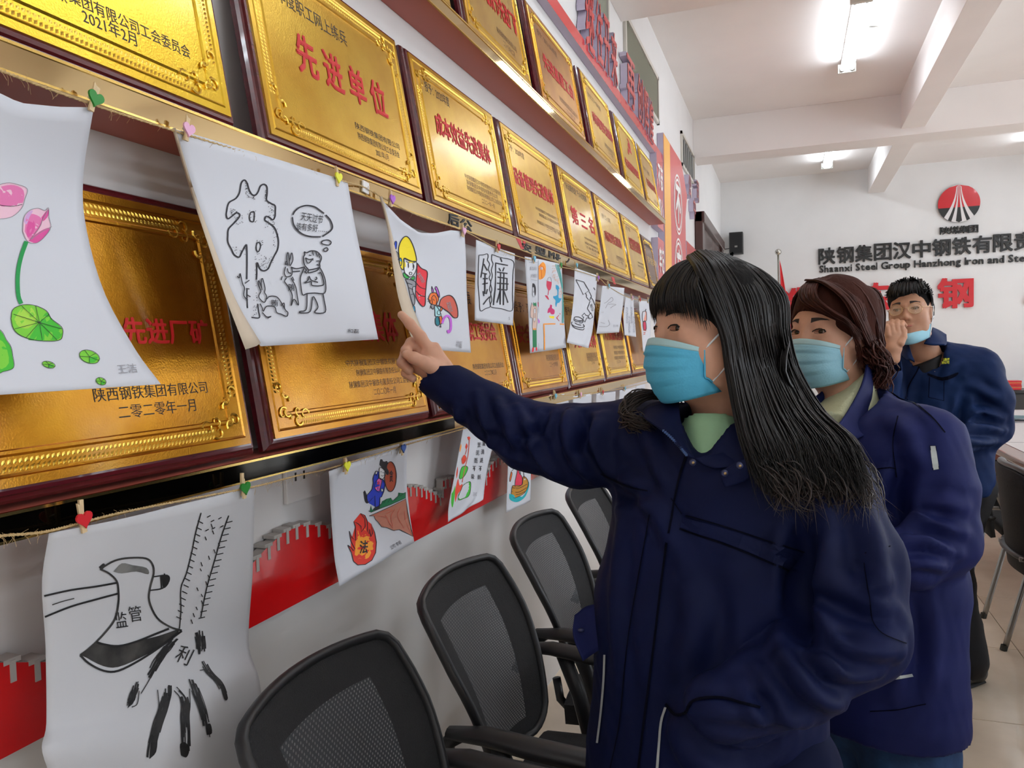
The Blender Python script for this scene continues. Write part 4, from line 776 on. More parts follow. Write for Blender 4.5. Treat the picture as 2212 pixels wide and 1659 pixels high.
# ---------- flame and businessman
s = Sheet([(710, 1018, .10, 880, 960, .10), (714, 1100, .07, 878, 1040, .07), (722, 1200, .065, 885, 1110, .065), (733, 1267, .09, 895, 1172, .085)], 'drawing of a suited man stepping off a cliff above a flame marked 法', G2, seed=22, bulge=-.004)
f4 = lambda *a: [(700+x/4.877, 940+y/4.877) for x, y in a]
FR = ink('flame_red', (222, 50, 34)); FO = ink('flame_orange', (248, 160, 40)); GRS = ink('grass', (20, 120, 74)); CLF = ink('cliff', (190, 122, 100)); BLU = ink('suit_blue', (34, 60, 190)); PKS = ink('shirt_pink', (226, 100, 176)); BRB = ink('bag_brown', (176, 78, 50))
s.fill(f4((245, 1158), (280, 1185), (308, 1220), (318, 1195), (280, 1120), (262, 1010), (290, 1080), (330, 1110), (325, 960), (308, 910), (350, 930), (385, 960), (388, 1020), (430, 960), (425, 880), (380, 822), (425, 845), (450, 900), (455, 1010), (468, 1040), (475, 990), (490, 1070), (505, 1040), (495, 935), (530, 1030), (548, 1130), (540, 1240), (500, 1320), (430, 1365), (350, 1370), (305, 1330), (285, 1240)), FR, K0, 1.6, smooth=False)
s.fill(f4((320, 1275), (350, 1200), (330, 1120), (355, 1060), (345, 970), (375, 1060), (400, 1060), (430, 980), (440, 1060), (465, 1110), (490, 1130), (520, 1070), (525, 1180), (490, 1270), (430, 1310), (370, 1310)), FO)
s.text('法', 700+413/4.877, 940+1180/4.877, 18, 29, K0, .02, rot=-4, shear=.1)
s.fill(f4((470, 850), (520, 830), (700, 750), (858, 670), (875, 800), (905, 950), (935, 1070), (860, 1030), (790, 995), (730, 1005), (660, 975), (600, 965), (570, 920), (535, 885), (520, 850)), CLF, K0, 1.2, smooth=False)
s.lines([f4((520, 850), (620, 800), (720, 790), (650, 830)), f4((740, 780), (700, 860), (720, 960)), f4((800, 760), (770, 850), (840, 990)), f4((840, 800), (860, 920), (920, 1050)), f4((640, 840), (720, 980)), f4((560, 850), (650, 860))], 1., BR)
s.fill(f4((462, 795), (480, 800), (490, 740), (505, 790), (560, 750), (600, 720), (610, 695), (625, 715), (655, 670), (670, 700), (700, 660), (720, 690), (775, 640), (780, 605), (800, 640), (835, 610), (855, 600), (855, 660), (700, 730), (580, 775), (490, 812)), GRS, K0, 1., smooth=False)
s.fill([(700+(695+62*math.cos(t))/4.877, 940+(435+158*math.sin(t))/4.877) for t in np.linspace(0, 6, 14)], BRB, K0, 1.6); s.text('贪', 700+703/4.877, 940+430/4.877, 8, 26, K0, .01)
s.fill(f4((580, 310), (590, 255), (615, 260), (620, 300), (650, 270), (670, 290), (660, 340), (680, 380), (670, 420), (645, 400), (610, 350)), K0)
s.fill(f4((575, 400), (580, 345), (605, 345), (645, 390), (630, 440), (600, 465), (580, 450)), WH, K0, 1.2); s.lines([f4((590, 380), (602, 385)), f4((612, 390), (625, 395)), f4((595, 420), (610, 430), (622, 420))], .9)
s.fill(f4((510, 460), (520, 420), (545, 375), (575, 385), (570, 450), (620, 470), (640, 510), (625, 590), (600, 650), (585, 655), (580, 750), (535, 755), (530, 640), (460, 710), (440, 640), (500, 570), (515, 500)), BLU, K0, 1.4, smooth=False)
s.fill(f4((575, 445), (605, 470), (585, 560), (570, 600), (525, 545), (540, 490)), PKS, K0, 1.); s.fill(f4((580, 470), (565, 480), (550, 540), (565, 555), (578, 510)), CR); s.fill(f4((410, 600), (430, 585), (465, 690), (450, 720), (425, 690)), K0); s.fill(f4((510, 780), (540, 755), (580, 750), (578, 775), (530, 790)), K0)
s.fill(f4((532, 390), (545, 375), (557, 390), (545, 420)), WH, K0, 1.); s.fill(f4((595, 570), (605, 560), (620, 580), (600, 595)), WH, K0, 1.); s.text('公司 李明', 700+748/4.877, 940+1160/4.877, 26, 9, K0, rot=-30); s.done()
# ---------- lotus poem sheet, goldfish boat, blank ends
s = Sheet([(1006, 900, .10, 1090, 880, .10), (985, 1010, .085, 1058, 990, .09), (970, 1090, .08, 1046, 1060, .085), (968, 1128, .085, 1043, 1079, .09)], 'sheet with red lotus, green leaves and brush lettering under the pointing arm', G2, seed=23, crumple=.003)
p5 = lambda *a: [(940+x/6.144, 920+y/6.144) for x, y in a]
LR = ink('lotus_red', (228, 70, 46))
s.lines([p5((450, 180), (430, 400), (380, 600), (355, 750)), p5((415, 310), (395, 380))], 1.6, BR); s.fill(p5((420, 150), (450, 140), (465, 165), (440, 190)), LR); s.fill(p5((395, 280), (412, 230), (430, 270), (410, 312)), LR); s.fill(p5((345, 440), (380, 385), (410, 430), (385, 490), (355, 500)), LR, BR, .8); s.fill(p5((275, 640), (295, 540), (298, 620), (280, 700)), LR)
s.fill(p5((325, 620), (350, 550), (400, 530), (430, 560), (400, 640), (360, 690), (318, 700)), LG2, K0, .9); s.fill(p5((300, 930), (340, 850), (365, 790), (440, 740), (468, 760), (460, 880), (430, 940), (380, 960), (310, 985)), LG2, K0, .9); s.fill(p5((215, 900), (245, 850), (262, 790), (260, 900), (230, 1080), (210, 1020)), LG2)
s.fill(p5((260, 860), (300, 700), (320, 790), (360, 770), (340, 850), (300, 900), (280, 960), (262, 1010)), LR); s.fill(p5((320, 300), (340, 240), (345, 280), (325, 350)), ORG)
for k, (c1, u1) in enumerate((('出', 'x'), ('泥', 0), ('而', 0), ('不', 0), ('染', 0))):
    s.text('淤泥而不染'[k], 940+(580-k*22)/6.144, 920+(250+k*105)/6.144, 7, 11, K0, .01)
    s.text('濯清涟不妖'[k], 940+(640-k*15)/6.144, 920+(230+k*112)/6.144, 7, 11, K0, .01)
s.text('王红', 940+522/6.144, 920+905/6.144, 8, 8, PEN); s.done()
s = Sheet([(1100, 900, .10, 1156, 890, .10), (1097, 1000, .085, 1148, 1000, .09), (1095, 1060, .085, 1146, 1050, .09), (1093, 1108, .09, 1146, 1083, .095)], 'sheet with a crimson vase in an orange boat on turquoise water', G2, seed=24)
s.fill(p5((980, 900), (1000, 960), (1120, 960), (1200, 880), (1235, 740), (1245, 800), (1200, 930), (1120, 1000), (1050, 1010), (985, 970)), ink('water_turquoise', (20, 176, 186))); s.fill(p5((1005, 900), (1020, 800), (1060, 790), (1150, 780), (1165, 670), (1220, 710), (1230, 790), (1180, 890), (1060, 955), (1015, 940)), ink('boat_ochre', (200, 140, 40)), K0, 1.1); s.fill(p5((1060, 720), (1085, 600), (1085, 540), (1105, 540), (1110, 620), (1150, 680), (1145, 780), (1060, 810)), ink('vase_pink', (230, 50, 84)), K0, 1.)
s.lines([p5((1020, 820), (1100, 830), (1220, 770)), p5((1010, 870), (1100, 880), (1210, 820)), p5((1015, 910), (1100, 910), (1190, 870)), p5((1010, 600), (1068, 540)), p5((1160, 550), (1180, 700)), p5((1110, 540), (1130, 640))], 1.1); s.fill(p5((985, 700), (1005, 610), (1018, 640), (992, 740)), OR, K0, .8); s.done()
s = Sheet([(1185, 900, .10, 1232, 890, .10), (1181, 980, .09, 1228, 970, .09), (1181, 1036, .09, 1224, 1022, .09)], 'small bluish sheet just above the farthest mesh chair', G2, m=mat('bluish_paper', (196, 204, 226), .7), seed=25); s.done()
for k, (a, b, c_, d) in enumerate(((1187, 853, 1229, 850), (1238, 856, 1278, 850), (1288, 850, 1330, 846), (1338, 843, 1372, 838), (1374, 832, 1393, 828))):
    s = Sheet([(a, b, .12, c_, d, .12), (a-2, b+50, .11, c_-2, d+45, .11), (a-4, b+95, .11, c_-4, d+80, .11)],
              ['small pencil sheet on the lower string, first above the sleeve', 'small sheet with an ink stroke, second above the sleeve', 'blank small sheet, third above the sleeve', 'white sheet on the lower string beside the blue mask', 'last white sheet on the lower string, touching the mask'][k], G2, seed=30+k)
    if k == 0: s.lines([[(1192, 862), (1200, 885)], [(1196, 860), (1204, 882)], [(1190, 890), (1225, 885)]], .9, PEN)
    if k == 1: s.line([(1258, 882), (1264, 874)], 2.)
    s.done()
# ---------- strings and heart pegs
M_twine = mat('jute_twine', (196, 168, 120), .9)
def string(pts, label, x):
    p = cr([P(u, v, 0, x+.0) if len(pt) == 2 else P(u, v, 0, pt[2]) for pt in pts for u, v in [pt[:2]]], 160); r = thing('twine', label, 'string', tuple(p[0]), world=True)
    rs = random.Random(5); mb = MB()
    for ph in (0, math.pi): mb.tube([q+.0011*np.array([math.cos(i*2.2+ph), 0, math.sin(i*2.2+ph)]) for i, q in enumerate(cr(p, 520))], .0012, n=5)
    mb.obj('cord', M_twine, r, True)
    f = MB()
    for i in range(220):
        q = p[rs.randint(0, 110)]; e = q+np.array([rs.uniform(-.01, .01), rs.uniform(-.01, .01), rs.uniform(-.014, .006)]); f.tube([q, (q+e)/2+np.array([.002, 0, .001]), e], .0002, n=3)
    o = f.obj('loose_fibres', M_twine, r); o['kind'] = 'stuff'
string([(-120, 100), (0, 152), (190, 222), (372, 281), (560, 338), (748, 393), (785, 404, .125), (835, 431), (900, 464), (1002, 499), (1072, 536), (1133, 558), (1213, 577), (1241, 583), (1292, 600), (1313, 618), (1352, 640), (1379, 648), (1407, 651), (1440, 662)], 'jute twine of the upper row of drawings, in front of the middle ledge', .142)
string([(-100, 1175, .142), (0, 1158, .142), (105, 1147, .142), (250, 1110, .142), (400, 1080, .142), (550, 1051, .142), (640, 1028, .12), (710, 1012, .102), (800, 985, .102), (880, 960, .102), (1006, 925, .102), (1100, 897, .102), (1187, 856, .122), (1240, 853, .122), (1340, 840, .122), (1400, 826, .122)], 'jute twine of the lower row of drawings, below the lowest ledge', .14)
M_pegw = mat('pale_peg_wood', (226, 200, 156), .6, noise=.2, nscale=80); M_steel = mat('peg_spring', (180, 180, 180), .3, metal=1.)
_peg = {}
def heart(R):
    out = []
    for t in np.linspace(0, 2*math.pi, 26, endpoint=False):
        a = 16*math.sin(t)**3; b = 13*math.cos(t)-5*math.cos(2*t)-2*math.cos(3*t)-math.cos(4*t); out.append((a/17*R, b/17*R))
    return out
def peg(u, v, x, rgb, cname, where, tilt=0., big=1.):
    lab_ = '%s heart on a wooden clothes peg %s' % (cname, where)
    p = P(u, v, 0, x); r = thing('heart_peg', '%s heart on a wooden clothes peg %s' % (cname, where), 'peg', tuple(p), (math.radians(tilt), 0, math.radians(0)), group='heart clothes pegs')
    if 'm' not in _peg:
        a = MB().prism([(-.0035, -.020), (.0035, -.020), (.0035, .012), (-.0035, .020)], (.002, 0, 0), YV, ZV, (.003, 0, 0)).obj('peg_jaw', M_pegw, r)
        b = MB().prism([(.001, -.016), (.007, -.016), (.012, .020), (.006, .021)], (-.006, 0, 0), YV, ZV, (.0035, 0, 0)).obj('peg_jaw', M_pegw, r)
        c = MB().tube([(.0, -.004, -.002+.0), (.0, .009, -.001)], .0022, n=8).obj('spring', M_steel, r)
        d = MB().prism(heart(.0125), (.0052, .001, -.002), YV, ZV, (.003, 0, 0)).obj('heart', M_pegw, r)
        _peg['m'] = [o.data for o in (a, b, c, d)]; last = d
    else:
        for nm, me in zip(('peg_jaw', 'peg_jaw', 'spring', 'heart'), _peg['m']): last = link(nm, me, r)
    last.material_slots[0].link = 'OBJECT'; last.material_slots[0].material = mat('heart_'+cname.replace(' ', '_'), rgb, .4)
    return r
GRN, PNK, YEL, PUR, RED, SKY, DBL = (30, 130, 40), (232, 176, 208), (232, 232, 50), (172, 92, 208), (206, 34, 44), (110, 190, 220), (30, 74, 150)
for a in ((198, 210, .145, GRN, 'green', 'at the corner of the lotus painting', -15), (400, 277, .145, PNK, 'pink', 'at the top left corner of the hare cartoon', -8), (725, 381, .145, YEL, 'yellow', 'at the right corner of the hare cartoon', 0),
          (842, 428, .145, PUR, 'purple', 'at the top left corner of the shield cartoon', 0), (998, 497, .145, PNK, 'pale pink', 'at the shield cartoon\'s right corner', 0), (1073, 532, .145, RED, 'red', 'holding the split character sheet', 0),
          (1151, 557, .145, SKY, 'sky blue', 'over the painted man', 0), (1209, 571, .145, GRN, 'green', 'over the painted turquoise curtain', 0), (1243, 572, .145, SKY, 'light blue', 'at the left corner of the burger sheet', 0), (1290, 599, .145, PUR, 'purple', 'at the right corner of the burger sheet', 0),
          (1313, 616, .145, SKY, 'blue', 'over the faint pencil sketch', 0), (1364, 642, .145, PNK, 'pink', 'over the slanted handwriting', 0), (1381, 646, .145, RED, 'red', 'left of the drawn pink figure', 0), (1400, 649, .145, SKY, 'blue', 'right over the drawn pink figure', 0), (1414, 652, .145, RED, 'dark red', 'beside the woman\'s fringe', 0),
          (172, 1118, .145, RED, 'red', 'at the top left of the ink painting', 8), (522, 1051, .145, GRN, 'green', 'at the top right of the ink painting', 5), (744, 1004, .106, YEL, 'yellow', 'at the top left of the flame drawing', 0), (866, 966, .106, DBL, 'dark blue', 'at the top right of the flame drawing', 0),
          (1197, 854, .126, SKY, 'pale blue', 'on the lower string, first beyond the sleeve', 0), (1252, 851, .126, PNK, 'pink', 'on the lower string, second right of the sleeve', 0), (1300, 846, .126, RED, 'brown', 'on the lower string, third right of the sleeve', 0), (1348, 838, .126, SKY, 'blue', 'on the lower string near the mask', 0)):
    peg(*a)
ad = thing('adhesive_hook', 'small white adhesive hook on the gold ledge between two drawings', 'hook', tuple(P(787, 405, 0, .1205)), rot=(math.radians(-6), 0, 0))
MB().box((0, -.013, -.013), (.005, .013, .013), bev=.002).obj('hook_plate', M_socket if 'M_socket' in globals() else mat('socket_white', (0, 0, 0)), ad); MB().tube([(.005, 0, -.004), (.011, 0, -.005), (.011, 0, .002)], .0018).obj('hook', mat('socket_white', (0, 0, 0)), ad)
# ================================================================ mesh chairs against the wall
M_cfr = mat('black_chair_plastic', (30, 30, 32), .42); M_seat = mat('black_seat_fabric', (20, 20, 22), .85, bump=.4, bscale=300); M_border = mat('dense_black_mesh', (26, 26, 28), .8, bump=.5, bscale=400); M_leg = mat('brushed_steel_tube', (150, 148, 146), .3, metal=1.)
m = bpy.data.materials.new('open_black_mesh'); m.use_nodes = True; nt = m.node_tree; b = nt.nodes['Principled BSDF']; b.inputs['Base Color'].default_value = lin((48, 50, 54))+(1,); b.inputs['Roughness'].default_value = .55
tc = nt.nodes.new('ShaderNodeTexCoord'); w1 = nt.nodes.new('ShaderNodeTexWave'); w2 = nt.nodes.new('ShaderNodeTexWave'); w1.bands_direction = 'DIAGONAL'; w2.bands_direction = 'Z'
sp_ = nt.nodes.new('ShaderNodeMapping'); nt.links.new(tc.outputs['Object'], sp_.inputs[0]); nt.links.new(sp_.outputs[0], w1.inputs[0]); sp2 = nt.nodes.new('ShaderNodeMapping'); sp2.inputs['Scale'].default_value = (-1, -1, 1); nt.links.new(tc.outputs['Object'], sp2.inputs[0]); nt.links.new(sp2.outputs[0], w2.inputs[0]); w2.bands_direction = 'DIAGONAL'
for w_ in (w1, w2): w_.inputs['Scale'].default_value = 62
ml = nt.nodes.new('ShaderNodeMath'); ml.operation = 'MULTIPLY'; nt.links.new(w1.outputs['Fac'], ml.inputs[0]); nt.links.new(w2.outputs['Fac'], ml.inputs[1])
mr = nt.nodes.new('ShaderNodeMapRange'); mr.inputs[1].default_value = .35; mr.inputs[2].default_value = .6; mr.inputs[3].default_value = 1.; mr.inputs[4].default_value = .62; nt.links.new(ml.outputs[0], mr.inputs[0]); nt.links.new(mr.outputs[0], b.inputs['Alpha'])
M_mesh = m
def back_pt(s, t, off=0.):
    # s -1..1 across, t 0..1 bottom to top; local: +x forward (away from wall), y across, z up
    wd = .165+.065*t**.7 if t < .97 else .225
    wd = .155+.068*min(1, t*1.5)**.8-.008*max(0, t-.8)/.2
    z = .50+.42*t-.008*s*s*t*t*1.6
    x = -.02-.155*t+.03*math.sin(t*math.pi)*1.0+.045*s*s-.0
    return np.array([x+off, s*wd, z])
def mesh_chair(loc, rot, label, group, arms=True, legs='cantilever'):
    r = thing('mesh_chair', label, 'chair', loc, (0, 0, rot), group=group)
    n = 17
    outer = [(s, 0) for s in np.linspace(-1, 1, n)]+[(1, t) for t in np.linspace(0, 1, n)[1:]]+[(s, 1) for s in np.linspace(1, -1, n)[1:]]+[(-1, t) for t in np.linspace(1, 0, n)[1:-1]]
    def rc(s, t):   # round the corners
        R = .3 if t < .5 else .13; a = max(0, abs(s)-(1-R)); b_ = max(0, abs(t-.5)*2-(1-R)); k = 1
        if a > 0 and b_ > 0:
            d = math.hypot(a, b_)
            if d > R*.0: k = min(1, R/max(a, b_)*1.0); f = R/d if d > R else 1; s = math.copysign((1-R)+a*f, s); t = .5+math.copysign(((1-R)+b_*f)/2, t-.5)
        return s, t
    pts = [back_pt(*rc(s, t)) for s, t in outer]; MB().tube(pts+[pts[0]], .0115, n=8, cap=False, flat=.8).obj('back_rim', M_cfr, r, True)
    ss = np.linspace(-1, 1, 21); ts = np.linspace(0, 1, 21); g = [[back_pt(*rc(s, t)) for s in ss] for t in ts]
    A, B = MB(), MB()
    for i in range(20):
        for j in range(20):
            sm, tm_ = (ss[j]+ss[j+1])/2, (ts[i]+ts[i+1])/2
            q = [g[i][j], g[i][j+1], g[i+1][j+1], g[i+1][j]]; inner = abs(sm) < .6 and .1 < tm_ < .85
            (B if inner else A).add(q, [(0, 1, 2, 3)])
    A.obj('mesh_border', M_border, r, True); B.obj('mesh_panel', M_mesh, r, True)
    MB().tube([(-.03, -.15, .5), (-.02, -.15, .44), (.0, -.15, .42), (0, .15, .42), (-.02, .15, .44), (-.03, .15, .5)], .013).obj('back_bracket', M_cfr, r, True)
    se = MB(); L = []
    for x in np.linspace(0, 1, 12):
        row = []
        for y in np.linspace(-1, 1, 13): row.append((.01+.44*x, y*(.215-.02*(x > .95)), .475-.035*max(0, x-.6)**2*4-.02*abs(y)**6+.008*math.sin(x*3)))
        L.append(row)
    top_ = np.array(L); bot_ = top_-np.array([0, 0, .06]); bot_[:, :, 1] *= .95; se.grid(top_, flip=True); k = len(se.v); se.grid(bot_)
    nn, mm = 12, 13; ring = [(0, j) for j in range(mm)]+[(i, mm-1) for i in range(1, nn)]+[(nn-1, j) for j in range(mm-2, -1, -1)]+[(i, 0) for i in range(nn-2, 0, -1)]
    idx = [i*mm+j for i, j in ring]; se.f += [(idx[q], idx[(q+1) % len(idx)], k+idx[(q+1) % len(idx)], k+idx[q]) for q in range(len(idx))]; se.m += [0]*len(idx)
    o = se.obj('seat', M_seat, r, True); fixnormals(o); smooth_angle(o, 50)
    if arms:
        for s in (-1, 1):
            y = s*.238; a = MB(); pts = [(-.06, y, .66), (.02, y, .665), (.12, y, .655), (.24, y, .648), (.30, y, .635)]
            a.tube(pts, [.02, .028, .031, .031, .022], n=10, flat=.6); a.obj('armrest', M_cfr, r, True)
            MB().tube([(.05, y, .65), (.09, y, .55), (.12, y*.97, .44)], .015, n=8, flat=1.4).obj('arm_support', M_cfr, r, True)
            MB().tube([(-.075, s*.215, .60), (-.06, y, .64), (-.03, y, .66)], .015, n=8).obj('arm_bracket', M_cfr, r, True)
    for s in (-1, 1):
        y = s*.21
        MB().tube(cr([(.06, y, .425), (.40, y, .42), (.44, y, .38), (.42, y, .03), (.38, y, .012), (-.02, y, .012)], 24), .0125, n=8).obj('leg', M_leg, r, True)
    MB().tube([(-.02, -.21, .012), (-.02, .21, .012)], .0125).obj('floor_bar', M_leg, r, True)
    MB().tube([(.08, -.21, .425), (.08, .21, .425)], .0125).obj('seat_bar', M_leg, r, True)
    return r
GC = 'black mesh chairs lined up against the left wall'
c0 = mesh_chair((.385, 1.075, 0), 0, 'nearest black mesh chair against the wall, cut by the bottom edge', GC)
for y, lab in ((1.645, 'second black mesh chair, in front of the flame drawing'), (2.225, 'third black mesh chair from the camera, between second and fourth'), (2.81, 'fourth black mesh chair, partly hidden by the pointing woman')):
    dup(c0, location=(.385, y, 0), label=lab)
# conference chairs on the right, four legs, backs to the camera side
def conf_chair(loc, rot, label):
    r = thing('conference_chair', label, 'chair', loc, (0, 0, rot), group='black conference chairs at the table')
    for s in (-1, 1):
        y = s*.22
        MB().tube(cr([(-.10, y, 0), (.0, y, .40), (.02, y, .47), (-.06, y, .70), (-.09, y, .84)], 20), .013, n=8).obj('leg', M_leg, r, True)
        MB().tube(cr([(.46, y, 0), (.42, y, .40), (.36, y, .43), (.02, y, .43)], 16), .013, n=8).obj('leg', M_leg, r, True)
        MB().tube([(-.103, y, 0), (-.098, y, .025)], .016, n=8).obj('leg_cap', M_dark, r)
        MB().tube(cr([(-.0, s*.25, .62), (.15, s*.255, .645), (.32, s*.25, .63)], 8), .02, n=8, flat=.6).obj('armrest', M_cfr, r, True)
    g = [[(-.10-.05*t+.05*s*s, s*.235, .46+.44*t-.03*s**4) for s in np.linspace(-1, 1, 13)] for t in np.linspace(0, 1, 9)]
    o = MB().grid(g).obj('backrest', M_border, r, True); q = o.modifiers.new('t', 'SOLIDIFY'); q.thickness = .025
    MB().tube([(-.15+.05*s*s, s*.235, .905-.03*s**4) for s in np.linspace(-1, 1, 13)], .016, n=8).obj('top_rail', mat('grey_chair_rail', (70, 70, 72), .35), r, True)
    MB().tube([(-.125+.05*s*s, s*.245, .53) for s in np.linspace(-1, 1, 13)], .03, n=8, flat=.4).obj('back_bracket', M_cfr, r, True)
    for s in (-1, 1): MB().tube([(-.10, s*.17, .53), (-.135, s*.17, .53)], .01).obj('screw_cap', M_leg, r, True)
    MB().box((-.02, -.23, .43), (.45, .23, .485), bev=.02).obj('seat', M_seat, r, True)
    return r
conf_chair((2.02, 3.83, 0), 0, 'black chair with steel legs at the right edge of the picture')
conf_chair((2.03, 4.72, 0), 0, 'black chair with steel legs just behind the man\'s elbow')
conf_chair((2.05, 5.5, 0), 0, 'black chair farther along the table, behind the man')
for y, lab in ((3.0, 'out of frame right, beside the standing group'), (2.15, 'out of frame right, level with the third mesh chair'), (1.3, 'out of frame right, level with the nearest mesh chair'), (.4, 'out of frame right, nearest the camera')):
    conf_chair((2.05, y, 0), 0, 'added black chair with steel legs '+lab)  # unseen chairs, added to give the lowest ledge a dark reflection
# conference table with things on it
M_twood = mat('brown_table_wood', (120, 66, 48), .3, coat=.5, rgb2=(92, 48, 36), nscale=5); M_ttop = mat('pale_table_top', (196, 182, 184), .12, coat=.6)
tb_ = thing('conference_table', 'long conference table with brown rim and pale glossy top, right edge', 'table', (2.9, 4.3, 0))  # near end lengthened out of view to darken the low ledge's reflection
MB().box((-.66, -4.5, .70), (.66, 4.5, .74), bev=.01).obj('wood_rim', M_twood, tb_); MB().box((-.55, -4.4, .7402), (.55, 4.4, .743)).obj('glass_top', M_ttop, tb_)
for y in (-4.0, -1.4, 1.4, 4.0): MB().box((-.35, y-.25, 0), (.35, y+.25, .70), bev=.01).obj('pedestal', M_twood, tb_)
MB().box((-.552, 1.7, .743), (.552, 1.704, .7435)).obj('top_joint', M_dark, tb_)
def sit(u, v, z=.744): return P(u, v, 2, z)
q = sit(2179, 933); r = thing('computer_mouse', 'dark computer mouse on the pale table top', 'mouse', tuple(q)); g = MB()
bm = bmesh.new(); bmesh.ops.create_uvsphere(bm, u_segments=16, v_segments=8, radius=1); bmesh.ops.delete(bm, geom=[v for v in bm.verts if v.co.z < -.01], context='VERTS')
for v_ in bm.verts: v_.co = Vector((v_.co.x*.035, v_.co.y*.06, v_.co.z*.03))
g.bm(bm); g.obj('shell', mat('mouse_brown', (70, 56, 54), .35), r, True); MB().tube([(0, .055, .01), (.02, .15, .004), (.1, .3, .003)], .002).obj('cable', M_dark, r)
q = sit(2196, 905); r = thing('papers_stack', 'heap of loose papers on the table behind the mouse', 'papers', tuple(q))
for k in range(5):
    o = MB().box((-.15, -.1, .004*k), (.15, .1, .004*k+.003)).obj('sheet', M_paper if k % 2 else mat('teal_folder', (60, 104, 112), .5), r); o.rotation_euler[2] = .35*k
q = P(2200, 868, 2, .744); r = thing('folded_laptop', 'open black laptop on the table near the red boxes', 'laptop', (3.05, 6.9, .744)); MB().box((-.17, -.12, 0), (.17, .12, .018), bev=.004).obj('keyboard_base', M_cfr, r); MB().box((-.17, .12, .01), (.17, .13, .24), bev=.004).obj('screen_lid', M_cfr, r)
r = thing('low_cabinet', 'black low cabinet by the far wall at the right edge', 'cabinet', (4.35, 11.95, 0)); MB().box((-.72, -.25, .08), (.72, .25, .72), bev=.01).obj('carcass', M_cfr, r); MB().box((-.74, -.28, .72), (.74, .28, .76), bev=.006).obj('worktop', M_cfr, r); MB().box((-.7, -.23, 0), (.7, .23, .08)).obj('plinth', M_dark, r)
for k in (-1, 0, 1):
    d = MB().box((k*.46-.22, -.262, .1), (k*.46+.22, -.25, .7), bev=.003).obj('door', mat('cabinet_door', (40, 38, 38), .4), r); MB().tube([(k*.46+.15, -.262, .45), (k*.46+.15, -.285, .45), (k*.46+.15, -.285, .55), (k*.46+.15, -.262, .55)], .005).obj('handle', M_leg, d)
q = P(2174, 843, 1, 11.9)
for k, lab in enumerate(('lower flat red gift box on the low black cabinet', 'upper flat red gift box on the low black cabinet')):
    r = thing('gift_box', lab, 'box', (q[0]+.02, 11.9, .761+k*.062), group='red gift boxes'); MB().box((-.13, -.1, 0), (.13, .1, .05), bev=.003).obj('box_base', M_redac, r); MB().box((-.133, -.103, .03), (.133, .103, .06), bev=.003).obj('box_lid', M_fred, r); MB().box((-.134, -.104, .028), (.134, .104, .032)).obj('gold_band', M_goldedge, r)
